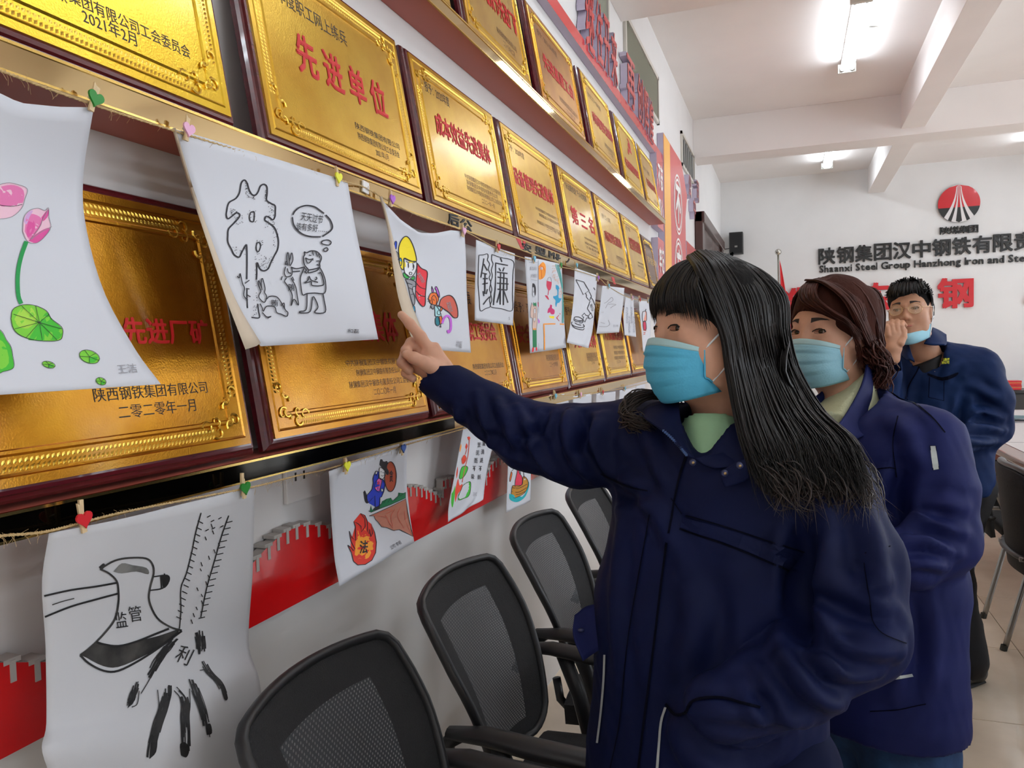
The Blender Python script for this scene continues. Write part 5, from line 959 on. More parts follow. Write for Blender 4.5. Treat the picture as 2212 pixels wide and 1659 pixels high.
# ================================================================ people: signed distance bodies turned into meshes
import openvdb as vdb
UPV = np.array([0, 0, 1.]); RT = CX*np.array([1, 1, 0]); RT /= np.linalg.norm(RT); FWD = np.cross(UPV, RT)
def nrm(v): v = np.array(v, float); return v/np.linalg.norm(v)
class Field:
    def __init__(s, lo, hi, h):
        s.lo = np.array(lo, float); s.h = h; s.n = np.ceil((np.array(hi)-s.lo)/h).astype(int)+1; s.a = np.full(s.n, .05, np.float32)
        s.ax = [s.lo[i]+h*np.arange(s.n[i], dtype=np.float32) for i in range(3)]
    def blk(s, lo, hi):
        i0 = np.clip(np.floor((np.array(lo)-s.lo)/s.h).astype(int), 0, s.n); i1 = np.clip(np.ceil((np.array(hi)-s.lo)/s.h).astype(int)+1, 0, s.n)
        sl = tuple(slice(a, b) for a, b in zip(i0, i1)); X, Y, Z = [s.ax[i][sl[i]] for i in range(3)]
        return sl, X[:, None, None], Y[None, :, None], Z[None, None, :]
    def _apply(s, sl, d, k, op):
        a = s.a[sl]
        if op == 'sub': d = -d; h = np.clip(.5-.5*(d-a)/k, 0, 1); s.a[sl] = d*(1-h)+a*h+k*h*(1-h); return
        if op == 'and': h = np.clip(.5-.5*(d-a)/k, 0, 1); s.a[sl] = d*(1-h)+a*h+k*h*(1-h); return
        h = np.clip(.5+.5*(a-d)/k, 0, 1); s.a[sl] = a*(1-h)+d*h-k*h*(1-h)
    def cap(s, a, b, ra, rb=None, k=.01, op='add'):
        a = np.array(a, float); b = np.array(b, float); rb = ra if rb is None else rb; m = max(ra, rb)+.05+k
        sl, X, Y, Z = s.blk(np.minimum(a, b)-m, np.maximum(a, b)+m)
        ab = b-a; L = ab@ab+1e-12; px, py, pz = X-a[0], Y-a[1], Z-a[2]
        t = np.clip((px*ab[0]+py*ab[1]+pz*ab[2])/L, 0, 1)
        d = np.sqrt((px-t*ab[0])**2+(py-t*ab[1])**2+(pz-t*ab[2])**2)-(ra+(rb-ra)*t)
        s._apply(sl, d.astype(np.float32), k, op); return s
    def chain(s, pts, rs, k=.01, op='add'):
        for i in range(len(pts)-1): s.cap(pts[i], pts[i+1], rs[i], rs[i+1], k, op)
        return s
    def ecap(s, a, b, u, r0, r1, k=.02, op='add'):          # elliptical section: r=(along u, across)
        a = np.array(a, float); b = np.array(b, float); m = max(max(r0), max(r1))+.05+k
        sl, X, Y, Z = s.blk(np.minimum(a, b)-m, np.maximum(a, b)+m)
        w = b-a; L = np.linalg.norm(w); w = w/L; u = np.array(u, float); u = nrm(u-w*(u@w)); v = np.cross(w, u)
        px, py, pz = X-a[0], Y-a[1], Z-a[2]; q = px*w[0]+py*w[1]+pz*w[2]; t = np.clip(q/L, 0, 1); qw = q-t*L
        qu = px*u[0]+py*u[1]+pz*u[2]; qv = px*v[0]+py*v[1]+pz*v[2]; A = r0[0]+(r1[0]-r0[0])*t; B = r0[1]+(r1[1]-r0[1])*t; Cc = np.minimum(A, B)
        k0 = np.sqrt((qu/A)**2+(qv/B)**2+(qw/Cc)**2); k1 = np.sqrt((qu/A**2)**2+(qv/B**2)**2+(qw/Cc**2)**2)+1e-6
        s._apply(sl, (k0*(k0-1)/k1).astype(np.float32), k, op); return s
    def ell(s, c, ax, r, k=.01, op='add'):
        c = np.array(c, float); m = max(r)+.05+k; sl, X, Y, Z = s.blk(c-m, c+m); px, py, pz = X-c[0], Y-c[1], Z-c[2]
        q = [px*e[0]+py*e[1]+pz*e[2] for e in ax]; k0 = np.sqrt(sum((q[i]/r[i])**2 for i in range(3))); k1 = np.sqrt(sum((q[i]/r[i]**2)**2 for i in range(3)))+1e-6
        s._apply(sl, (k0*(k0-1)/k1).astype(np.float32), k, op); return s
    def plane(s, p, n, R, k=.003):                          # cut away the side n points to, within R of p
        p = np.array(p, float); n = nrm(n); sl, X, Y, Z = s.blk(p-R, p+R); d = (X-p[0])*n[0]+(Y-p[1])*n[1]+(Z-p[2])*n[2]
        q = (X-p[0])**2+(Y-p[1])**2+(Z-p[2])**2; d = np.where(q < R*R, d, -1); s._apply(sl, d.astype(np.float32), k, 'and'); return s
    def mesh(s, wob=0., wf=9., seed=1, adapt=0.):
        if wob:
            rs = np.random.RandomState(seed); idx = np.nonzero(np.abs(s.a) < .03); p = np.stack([s.ax[i][idx[i]] for i in range(3)], 1); dsum = 0
            for o in range(5):
                f = wf*1.5**o; K = rs.randn(3)*f*np.array([1, 1, .75]); K2 = rs.randn(3)*f*.5
                dsum = dsum+(1-2*np.abs(np.sin(p@K*.5+1.3*np.sin(p@K2+rs.rand()*6)+rs.rand()*6)))/1.35**o
            s.a[idx] -= (wob*dsum).astype(np.float32)
        g = vdb.FloatGrid(1.0); g.copyFromArray(np.ascontiguousarray(s.a)); g.transform = vdb.createLinearTransform(voxelSize=s.h)
        pts, tris, quads = g.convertToPolygons(isovalue=0., adaptivity=adapt)
        return np.array(pts)+s.lo, [tuple(int(x) for x in t[::-1]) for t in tris]+[tuple(int(x) for x in q[::-1]) for q in quads]
def mkobj(vf, name, m, parent):
    o = MB().add(vf[0], vf[1]).obj(name, m, parent, True); fixnormals(o); return o
def fold(o, strokes, gain=2.0):
    """press long soft ridges and creases into a garment; strokes = (pixel polyline, height m, half width m)"""
    me = o.data; n = len(me.vertices); v = np.empty(n*3); me.vertices.foreach_get('co', v); v = v.reshape(-1, 3); nn = np.empty(n*3); me.vertices.foreach_get('normal', nn); nn = nn.reshape(-1, 3)
    bvh = BVHTree.FromPolygons([Vector(p) for p in v], [tuple(p.vertices) for p in me.polygons]); off = np.zeros(n)
    for pts, amp, wd in strokes:
        px = cr(pts, max(6, len(pts)*6)); P3 = []
        for u, w_ in px:
            d = ray(u, w_); d /= np.linalg.norm(d); h = bvh.ray_cast(Vector(CC), Vector(d))[0]
            if h is not None: P3.append(np.array(h))
        if len(P3) < 2: continue
        P3 = np.array(P3); lo, hi = P3.min(0)-wd*3, P3.max(0)+wd*3; idx = np.nonzero(((v > lo) & (v < hi)).all(1))[0]; q = v[idx]; best = np.full(len(idx), 9.); tt = np.zeros(len(idx))
        for i in range(len(P3)-1):
            ab = P3[i+1]-P3[i]; t = np.clip(((q-P3[i])@ab)/(ab@ab+1e-12), 0, 1); d = np.linalg.norm(q-P3[i]-t[:, None]*ab, axis=1); c = d < best; best[c] = d[c]; tt[c] = (i+t[c])/(len(P3)-1)
        env = np.sin(np.pi*np.clip(tt, .04, .96))**.6; x = best/wd
        off[idx] += gain*amp*env*(np.exp(-x*x)-.45*np.exp(-(x-1.7)**2*1.6))
    v += nn*off[:, None]; me.vertices.foreach_set('co', v.ravel()); me.update()
M_skinF = mat('skin_light', (212, 162, 136), .5, noise=.06, nscale=60, bump=.03, bscale=500, spec=.35); M_skinM = mat('skin_tan', (190, 142, 114), .5, noise=.08, nscale=40, spec=.35)
for m_ in (M_skinF, M_skinM):
    b = m_.node_tree.nodes['Principled BSDF']; b.inputs['Subsurface Weight'].default_value = .12; b.inputs['Subsurface Radius'].default_value = (.012, .005, .003)
def cloth_mat(name, rgb, rgb2, sheen=.25):
    m = mat(name, rgb, .65, rgb2=rgb2, nscale=5, sheen=0, spec=.14, bump=.25, bscale=22)
    return m
M_navy = cloth_mat('navy_workwear', (15, 24, 64), (11, 19, 52)); M_navy2 = cloth_mat('violet_navy_workwear', (29, 36, 88), (23, 30, 76)); M_navy3 = cloth_mat('blue_navy_workwear', (20, 42, 84), (14, 32, 70)); M_seam = mat('navy_seam', (6, 8, 24), .9, spec=.1)
M_black = mat('black_trousers', (20, 20, 24), .8); M_trous = mat('navy_trousers', (16, 22, 50), .8, spec=.1); M_jean = mat('blue_jeans', (26, 66, 112), .8, rgb2=(18, 52, 96), nscale=30, bump=.3, bscale=80); M_shoe = mat('black_shoe', (18, 18, 18), .35)
M_mint = mat('mint_shirt', (150, 190, 150), .8, bump=.1, bscale=200); M_knit = mat('cream_rib_knit', (196, 202, 168), .85, bump=.6, bscale=40, stretch=(6, 6, 1))
M_maskB = mat('blue_surgical_mask', (84, 184, 222), .6, bump=.15, bscale=300); M_maskP = mat('pale_blue_mask', (150, 204, 222), .6, bump=.15, bscale=300); M_maskT = mat('mask_binding', (178, 216, 222), .6); M_loop = mat('white_ear_loop', (226, 232, 236), .6)
M_hairK = mat('black_hair', (14, 12, 13), .42, rgb2=(24, 20, 19), nscale=40, spec=.35); M_hbase = mat('dark_hair_roots', (20, 18, 18), .75, spec=.12, bump=.6, bscale=40, stretch=(3, 3, .4)); M_hbaseB = mat('brown_hair_roots', (62, 33, 26), .8, spec=.1, bump=.6, bscale=40, stretch=(3, 3, .4))
M_hairB = mat('red_brown_hair', (76, 38, 29), .5, rgb2=(54, 26, 20), nscale=30, spec=.18); M_hairT = mat('dark_brown_hair_tips', (44, 32, 27), .45)
M_eyeW = mat('eye_white', (222, 216, 210), .25, coat=.5); M_iris = mat('dark_brown_iris', (40, 24, 18), .15, coat=.8); M_browm = mat('eyebrow_hair', (44, 34, 30), .8); M_lash = mat('lash_line', (26, 18, 16), .7); M_lip = mat('lip', (176, 96, 88), .5)
M_refl = mat('reflective_tape', (196, 204, 204), .3, metal=.3); M_nail = mat('finger_nail', (232, 190, 172), .3); M_snap = mat('snap_button', (40, 46, 84), .35); M_brass = mat('brass_zip', (176, 148, 104), .35, metal=.8)
class Head:
    def __init__(s, c, yaw, pitch=0., roll=0., sc=1.):
        # yaw: degrees the face turns from image left towards the camera
        a = math.radians(yaw); F = -math.cos(a)*RT-math.sin(a)*FWD; L = np.cross(UPV, F); U = UPV.copy()
        p = math.radians(pitch); F, U = math.cos(p)*F+math.sin(p)*U, -math.sin(p)*F+math.cos(p)*U
        r = math.radians(roll); L, U = math.cos(r)*L+math.sin(r)*U, -math.sin(r)*L+math.cos(r)*U
        s.c, s.F, s.L, s.U, s.sc = np.array(c), F, L, U, sc
    def __call__(s, f, l, u): return s.c+s.sc*(f*s.F+l*s.L+u*s.U)
    def build(s, neck_end, neck_r, h=.0027, female=True):
        sc = s.sc; ax = (s.F, s.L, s.U); lo = np.minimum(s.c-.17*sc, np.array(neck_end)-.09); hi = np.maximum(s.c+.17*sc, np.array(neck_end)+.09); g = Field(lo, hi, h)
        e = lambda f, l, u, r, k=.02, op='add': g.ell(s(f, l, u), ax, [q*sc for q in r], k, op)
        e(-.012, 0, .03, (.094, .075, .088)); e(.022, 0, -.04, (.068, .062, .076), .03); e(.035, 0, -.086, (.040, .038, .030), .03)
        for q in (-1, 1):
            e(.0, q*.048, -.062, (.042, .016, .036), .03); e(.047, q*.037, -.030, (.030, .026, .030), .02); g.cap(s(.074, q*.015, .020), s(.060, q*.045, .022), .010, .008, .016)
        g.cap(s(.083, 0, .012), s(.094, 0, -.030), .007, .0085, .012); e(.094, 0, -.034, (.010, .010, .009), .008)
        for q in (-1, 1): e(.086, q*.012, -.038, (.009, .007, .007), .006); e(.088, q*.006, -.043, (.004, .0028, .003), .003, 'sub')
        e(.081, 0, -.064, (.010, .022, .0055), .006); e(.079, 0, -.074, (.010, .018, .006), .006); g.cap(s(.093, -.018, -.069), s(.093, .018, -.069), .0012, .0012, .003, 'sub'); e(.066, 0, -.097, (.016, .018, .014), .015)
        for q in (-1, 1):
            e(.070, q*.032, -.001, (.013, .018, .0145), .008); e(.085, q*.032, -.0005, (.016, .0138, .0045), .0015, 'sub')
            e(-.006, q*.073, -.016, (.017, .007, .030), .004); e(-.004, q*.080, -.014, (.010, .004, .020), .003, 'sub'); e(.004, q*.071, -.018, (.006, .006, .009), .004)
        nk = s(-.02, 0, -.075); g.cap(nk, neck_end, neck_r*.92, neck_r*1.05, .03)
        s.g = g; s.vf = g.mesh(); s.bvh = BVHTree.FromPolygons([Vector(p) for p in s.vf[0]], s.vf[1]); return s
    def near(s, f, l, u, off=.0008):
        h, n, i, d = s.bvh.find_nearest(Vector(s(f, l, u))); n = np.array(n)
        if n@(np.array(h)-s.c) < 0: n = -n
        return np.array(h)+n*off
    def face(s, parent, skin, gaze=(1, 0, 0), brow=M_browm):
        for q in (-1, 1):
            c = s(.0655, q*.032, -.001); r = .0118*s.sc; bm = bmesh.new(); bmesh.ops.create_uvsphere(bm, u_segments=20, v_segments=14, radius=r)
            for v in bm.verts: v.co = v.co+Vector(c)
            o = MB().bm(bm).obj('eyeball', M_eyeW, parent, True)
            gd = nrm(gaze[0]*s.F+gaze[1]*s.L+gaze[2]*s.U); a = nrm(np.cross(gd, UPV)); b = np.cross(gd, a)
            for rad, mt, lift in ((.0062, M_iris, 1.012), (.0028, mat('pupil', (6, 5, 5), .1), 1.03)):
                g = [[c+lift*r*(math.cos(t)*gd+math.sin(t)*(math.cos(w_)*a+math.sin(w_)*b)) for w_ in np.linspace(0, 2*math.pi, 17)] for t in np.linspace(0, rad/.0118, 4)]
                MB().grid(g, mt).obj('iris' if rad > .003 else 'pupil', parent=o, smooth=True)
            up = [s.near(.084, q*(.032+x*.0150), .0036*max(0, 1-x*x)**.5*1.15+.0008*x, .0004) for x in np.linspace(-1, 1.08, 14)]
            MB().tube(up, [.0009+.0009*t for t in np.linspace(0, 1, 14)], n=5).obj('upper_lash', M_lash, parent, True)
            dn = [s.near(.082, q*(.032+x*.0140), -.0050*(1-x*x)**.5, .0) for x in np.linspace(-.9, .98, 12)]
            MB().tube(dn, .0004, n=4).obj('lower_lash', M_lash, parent, True)
            br = [(s.near(.08, q*(.015+.042*t), .0185+.006*math.sin(t*2.4)+h_*(1-.6*t), .001)) for h_ in (0, .0082) for t in np.linspace(0, 1, 10)]
            MB().grid([br[:10], br[10:]]).obj('eyebrow', brow, parent, True)
    def mask(s, parent, m, band=M_maskT, worn=True):
        T_, S_ = 27, 25; A, B = MB(), MB(); g = np.zeros((T_, S_, 3))
        for i, t in enumerate(np.linspace(0, 1, T_)):
            fc = (1-t)**2*.102+2*t*(1-t)*.127+t*t*.084; uc = -.014*(1-t)-.124*t; fs = .047-.004*t-.030*max(0, (t-.8)/.2); ls = .066-.006*t; us = -.034-.058*t-.012*max(0, (t-.85)/.15)
            for j, q in enumerate(np.linspace(-1, 1, S_)):
                w_ = 1-abs(q)**2.1; f = fs+(fc-fs)*w_; l = ls*math.copysign(math.sin(min(1, abs(q))*math.pi/2)**.92, q); u = us+(uc-us)*(1-abs(q)**1.6)
                pl = .0048*(((t*4.2) % 1)-.5) if .2 < t < .92 else 0
                g[i, j] = s(f+pl*(1-abs(q)**5)*.9, l, u)
        A.grid(g[3:]); B.grid(g[:4])
        o = A.obj('mask_body', m, parent, True); k = o.modifiers.new('t', 'SOLIDIFY'); k.thickness = .0014; k.offset = 1
        b = B.obj('mask_top_band', band, o, True); k = b.modifiers.new('t', 'SOLIDIFY'); k.thickness = .002; k.offset = 1
        for q in (-1, 1):
            jx = 0 if q < 0 else S_-1
            MB().tube([g[i, jx]+.001*q*s.L for i in range(1, T_-3)], .0016, n=6).obj('side_binding', m, o, True)
            e = [s(-.004, q*.078, .012), s(-.020, q*.079, .0), s(-.020, q*.078, -.028)]
            MB().tube(cr([g[1, jx], s(.02, q*.0745, -.008), e[0], e[1], e[2], s(.0, q*.073, -.052), g[T_-4, jx]], 26), .0017, n=6).obj('ear_loop', M_loop, o, True)
        return g
def strands(paths, n, r, jit, seed, name, m, parent, seg=14, m2=None, wav=.0):
    """paths = function(a in 0..1) -> list of control points; n clumps of hair laid side by side"""
    rs = np.random.RandomState(seed); mb = MB()
    for i in range(n):
        a = (i+rs.rand())/n; c = cr(paths(a, rs), seg); k = np.linspace(0, 1, seg)[:, None]
        c = c+rs.randn(3)*jit*(.35+k)+(rs.randn(3)*wav)*np.sin(k*(5+4*rs.rand())+rs.rand()*6)*k
        rr = r*(.6+.8*rs.rand()); mb.tube(c, [rr*(.7+.5*math.sin(math.pi*min(1, q+.15)))*(1 if q < .75 else (1-q)*4*.9+.1) for q in np.linspace(0, 1, seg)], m, n=4, cap=False, flat=.55)
    o = mb.obj(name, m, parent, True); o['kind'] = 'stuff'; return o
lerp = lambda p, q, a: np.array(p)*(1-a)+np.array(q)*a
# ---------------------------------------------------------------- the woman who points
p1 = thing('person', 'person in navy work jacket and blue mask pointing at the drawings, long black hair', 'person', (.88, 1.33, 0), world=True)
H1 = Head(W(1532, 708, 1.28), 15, pitch=0, sc=1.0)
nk1 = W(1560, 950, 1.30)
H1.build(nk1, .049)
body = MB().add(*H1.vf)
# pointing hand
hg = Field(W(915, 770, 1.51)-.13, W(915, 770, 1.51)+.13, .0022)
hd = lambda *a: [W(*q) for q in a]
Aw = nrm(-60*CX+65*CY)
hg.ecap(W(985, 835, 1.53), W(945, 800, 1.512), Aw, (.029, .024), (.027, .022), .01); hg.ecap(W(945, 800, 1.512), W(917, 770, 1.508), Aw, (.030, .019), (.038, .016), .012)
hg.cap(W(944, 800, 1.49), W(925, 786, 1.482), .018, .015, .012)
hg.chain(hd((934, 766, 1.505), (908, 727, 1.50), (886, 700, 1.498), (867, 680, 1.497)), [.0125, .0112, .0098, .0078], .006)
hg.chain(hd((922, 768, 1.512), (888, 741, 1.515), (877, 757, 1.49), (890, 776, 1.482)), [.0118, .0112, .0102, .009], .0035)
hg.chain(hd((914, 784, 1.518), (876, 763, 1.522), (868, 784, 1.497), (884, 800, 1.489)), [.011, .0106, .0098, .0088], .0035)
hg.chain(hd((910, 802, 1.52), (882, 788, 1.525), (876, 806, 1.503), (892, 818, 1.495)), [.010, .0096, .0088, .0078], .0035)
hg.chain(hd((936, 796, 1.48), (915, 783, 1.466), (894, 773, 1.463), (878, 766, 1.466)), [.0145, .0125, .0115, .0088], .004)
body.add(*hg.mesh())
# inner body (mostly under the clothes): trunk, arms, legs in one skin
ig = Field((.45, .95, 0), (1.35, 1.75, 1.4), .011); TS = nrm(-.75*FWD+.65*RT)
hipc = W(1515, 1690, 1.30)
ig.ecap(W(1555, 990, 1.29), W(1530, 1250, 1.30), TS, (.10, .07), (.11, .08)); ig.ecap(W(1530, 1250, 1.30), hipc, TS, (.11, .08), (.13, .09)); ig.cap(nk1, W(1555, 1000, 1.29), .045, .06, .03)
for q in (-1, 1):
    hp = hipc+TS*.085*q+np.array([.04, -.02, 0]); hp[2] = .76; kn = hp+np.array([0, 0, -.36]); an = np.array([hp[0], hp[1]+.02, .07]); ig.chain([hp, kn, an], [.075, .05, .036], .02)
body.add(*ig.mesh())
o = body.obj('body', M_skinF, p1, True); fixnormals(o)
# a finger nail on the thumb
c = W(884, 767, 1.4575); MB().grid([[c+a*.0052*nrm(-3*CX-1*CY)+b_*.0042*nrm(CX-3*CY)-.0016*(a*a+b_*b_)*-CZ*1.0-CZ*.0008 for a in np.linspace(-1, 1, 6)] for b_ in np.linspace(-1, 1, 6)]).obj('thumb_nail', M_nail, p1, True)
H1.face(p1, M_skinF, gaze=(1, -.05, .0))
H1.mask(p1, M_maskB)
# jacket
g = Field((.18, .86, .60), (1.32, 1.82, 1.42), .0058)
Rs, Re, Rw = W(1375, 955, 1.38), W(1140, 940, 1.46), W(930, 806, 1.512); Ls, Le, Lw = W(1762, 1075, 1.17), W(1852, 1372, 1.08), W(1560, 1525, 1.05)
g.ecap(W(1560, 1060, 1.28), W(1525, 1330, 1.29), TS, (.200, .135), (.205, .150), .03); g.ecap(W(1525, 1330, 1.29), W(1505, 1780, 1.31), TS, (.205, .150), (.222, .160), .03)
g.cap(W(1555, 985, 1.29), Rs, .072, .076, .05); g.cap(W(1570, 990, 1.28), Ls, .075, .086, .06); g.cap(W(1560, 940, 1.31), W(1560, 1000, 1.29), .062, .09, .04)
g.chain([Rs, W(1255, 962, 1.42), Re, Rw+(Rw-Re)*.02], [.084, .076, .064, .042], .022); g.chain([Ls, W(1835, 1220, 1.12), Le, W(1720, 1470, 1.055), Lw], [.084, .076, .068, .060, .052], .022)
g.ecap(W(1640, 1530, 1.12), W(1520, 1600, 1.13), UPV, (.05, .04), (.06, .05), .04)
g.cap(W(1548, 840, 1.28), W(1545, 960, 1.27), .062, .066, .01, 'sub'); g.cap(W(1545, 900, 1.25), W(1508, 968, 1.175), .055, .012, .008, 'sub')
ad_ = nrm(Rw-Re); g.plane(Rw+ad_*.004, ad_, .13); g.cap(Rw-ad_*.05, Rw+ad_*.06, .030, .034, .004, 'sub')
g.plane(np.array([hipc[0], hipc[1], .63]), (0, 0, -1), .36)
jk = mkobj(g.mesh(wob=.0016, wf=16, seed=4), 'jacket', M_navy, p1)
fold(jk, [([(1290, 1045), (1240, 985), (1225, 920), (1235, 885)], .011, .013), ([(1310, 1030), (1290, 960), (1300, 900)], .009, .014), ([(1200, 1030), (1165, 985), (1140, 930), (1110, 880)], .010, .012), ([(1120, 985), (1105, 930), (1075, 870)], .009, .012), ([(1060, 960), (1045, 905), (1030, 850)], .006, .010), ([(1000, 940), (985, 880)], .005, .010),
          ([(1180, 890), (1160, 930), (1120, 950)], -.008, .010), ([(1260, 890), (1265, 930), (1240, 990)], -.009, .010), ([(1010, 900), (1070, 950), (1180, 1000)], -.005, .012),
          ([(1330, 1020), (1400, 1080), (1470, 1200)], .008, .018), ([(1380, 900), (1420, 1000), (1440, 1100)], .006, .016), ([(1780, 1110), (1800, 1220), (1790, 1330)], .008, .018), ([(1740, 1130), (1725, 1260), (1740, 1400)], -.016, .018),
          ([(1755, 1330), (1820, 1400), (1945, 1410)], .010, .014), ([(1740, 1390), (1810, 1450), (1900, 1455)], .010, .012), ([(1690, 1420), (1760, 1500), (1830, 1530)], .009, .013), ([(1640, 1440), (1690, 1530), (1740, 1560)], .007, .012), ([(1760, 1290), (1850, 1330), (1940, 1340)], -.009, .012), ([(1600, 1480), (1640, 1560)], .006, .012), ([(1780, 1240), (1860, 1270), (1920, 1250)], .006, .014),
          ([(1860, 1080), (1890, 1190), (1900, 1300)], .006, .02), ([(1480, 1250), (1500, 1350), (1470, 1480)], .007, .022), ([(1600, 1200), (1620, 1330), (1600, 1420)], .007, .024), ([(1680, 1180), (1660, 1300), (1690, 1400)], .006, .018), ([(1340, 1100), (1330, 1300), (1340, 1500)], .005, .02),
          ([(1490, 1530), (1600, 1540), (1740, 1570)], .007, .013), ([(1500, 1600), (1600, 1640), (1700, 1600)], -.009, .014), ([(1290, 1060), (1350, 1070), (1420, 1060)], -.006, .014)])
ca, cb = nrm(np.cross(ad_, UPV)), None; cb = np.cross(ca, ad_)
for rr, of in (): MB().tube([Rw+ad_*of+rr*(math.cos(t)*ca+math.sin(t)*cb) for t in np.linspace(0, 2*math.pi, 33)], .0042, n=8, cap=False).obj('cuff_edge', M_navy, jk, True)
C1 = Cloth(jk)
C1.line([(1482, 988), (1462, 1060), (1440, 1180), (1420, 1340), (1400, 1500), (1380, 1660)], 5, M_seam, part='placket_seam'); C1.line([(1405, 1110), (1380, 1250), (1355, 1400), (1340, 1560), (1320, 1659)], 2.5, M_seam, part='placket_seam')
CW = Cloth(jk, .0035); CW.fill([(1478, 1117), (1560, 1139), (1650, 1169), (1734, 1194), (1702, 1228), (1640, 1201), (1550, 1166), (1470, 1140)], M_navy, smooth=False, part='pocket_flap'); CW.done()
C1.line([(1483, 1113), (1560, 1135), (1650, 1165), (1738, 1192)], 3, M_seam, part='pocket_welt'); C1.line([(1468, 1143), (1550, 1170), (1640, 1205), (1702, 1232)], 4.5, M_seam, part='pocket_welt')
C1.line([(1298, 1022), (1345, 1045), (1400, 1062)], 3, M_seam, part='yoke_seam'); C1.line([(1870, 1195), (1920, 1180)], 2.5, M_seam, part='sleeve_pocket'); C1.line([(1868, 1215), (1878, 1290), (1885, 1340), (1905, 1370), (1955, 1390)], 2.2, M_seam, part='sleeve_pocket')
C1.line([(1308, 1414), (1306, 1470), (1300, 1540), (1292, 1605)], 4.5, M_refl, part='reflective_piping#1'); C1.line([(1440, 1528), (1430, 1560), (1425, 1610), (1421, 1659)], 5.5, M_refl, part='reflective_piping')
C1.line([(1450, 1075), (1475, 1110)], 2, M_seam); C1.line([(1640, 1530), (1560, 1510), (1500, 1515), (1482, 1540), (1460, 1545), (1440, 1520)], 6, M_seam, part='pocket_edge')
C1.done()
# collar, tab, pocket flap as their own folded pieces
def sheet3(rows, name, m, parent, th=.003, n=18, smooth=True):
    gg = np.stack([cr([W(*q) for q in r_], n) for r_ in rows], 0)
    k = len(rows); G = np.stack([cr(gg[:, j], max(3, k*4)) for j in range(n)], 1)
    o = MB().grid(G).obj(name, m, parent, True); so = o.modifiers.new('t', 'SOLIDIFY'); so.thickness = th; so.offset = 0; return o
sheet3([[(1466, 862, 1.27), (1425, 868, 1.30), (1395, 880, 1.31), (1385, 898, 1.30)], [(1470, 905, 1.225), (1440, 905, 1.235), (1415, 905, 1.245), (1398, 908, 1.25)], [(1484, 960, 1.185), (1470, 950, 1.185), (1455, 944, 1.19), (1440, 938, 1.20)], [(1500, 992, 1.16), (1494, 988, 1.16), (1488, 986, 1.16), (1482, 985, 1.16)]], 'collar_flap', M_navy, jk)
sheet3([[(1612, 880, 1.25), (1625, 900, 1.225), (1640, 930, 1.20)], [(1604, 930, 1.20), (1620, 955, 1.175), (1640, 985, 1.15)], [(1575, 972, 1.165), (1590, 990, 1.15), (1610, 1005, 1.14)], [(1500, 990, 1.155), (1520, 1004, 1.15), (1545, 1012, 1.145)]], 'collar_flap', M_navy, jk)
zp = cr([W(*q) for q in ((1384, 896, 1.297), (1412, 914, 1.25), (1440, 936, 1.198), (1466, 962, 1.178), (1484, 984, 1.158))], 60); mb = MB()
for q in zp[::2]: mb.box(q-.0018, q+.0018)
o = mb.obj('zip_teeth', mat('navy_zip', (50, 80, 130), .4), jk); o['kind'] = 'stuff'
sheet3([[(1556, 1020, 1.128), (1590, 1000, 1.12), (1622, 984, 1.115)], [(1560, 1038, 1.12), (1592, 1022, 1.112), (1620, 1008, 1.108)], [(1566, 1052, 1.12), (1594, 1044, 1.112), (1618, 1034, 1.11)]], 'collar_tab', M_navy, jk, .004)
for u, v, d in ((1565, 1022, 1.108), (1597, 1006, 1.101), (1496, 999, 1.135)):
    c = W(u, v, d); MB().tube([c, c-CZ*.004], [.0055, .0045], n=14).obj('snap_button', M_snap, jk, True); MB().tube([c-CZ*.004, c-CZ*.0045], .0022, n=10).obj('snap_centre', M_brass, jk, True)
sheet3([[(1298, 1303, 1.345), (1266, 1311, 1.36), (1241, 1330, 1.35)], [(1306, 1350, 1.335), (1268, 1358, 1.335), (1238, 1372, 1.325)], [(1315, 1392, 1.325), (1285, 1410, 1.32), (1259, 1428, 1.31)]], 'pocket_flap', M_navy2, jk, .004)
c = W(1255, 1361, 1.322); MB().tube([c, c-CZ*.003], .0055, n=14, flat=.6).obj('snap_button', M_snap, jk, True)
# mint shirt
g = Field(W(1560, 900, 1.3)-.16, W(1540, 960, 1.2)+.18, .0045)
g.cap(W(1545, 905, 1.285), W(1548, 1010, 1.27), .058, .072, .02); g.cap(W(1544, 960, 1.24), W(1532, 1010, 1.2), .045, .03, .03); g.cap(W(1550, 840, 1.28), W(1545, 898, 1.285), .056, .0555, .004, 'sub')
g.plane(W(1535, 880, 1.26), nrm(-CY*1-.25*CX), .12, .006)
mkobj(g.mesh(wob=.0012, wf=20), 'shirt', M_mint, p1)
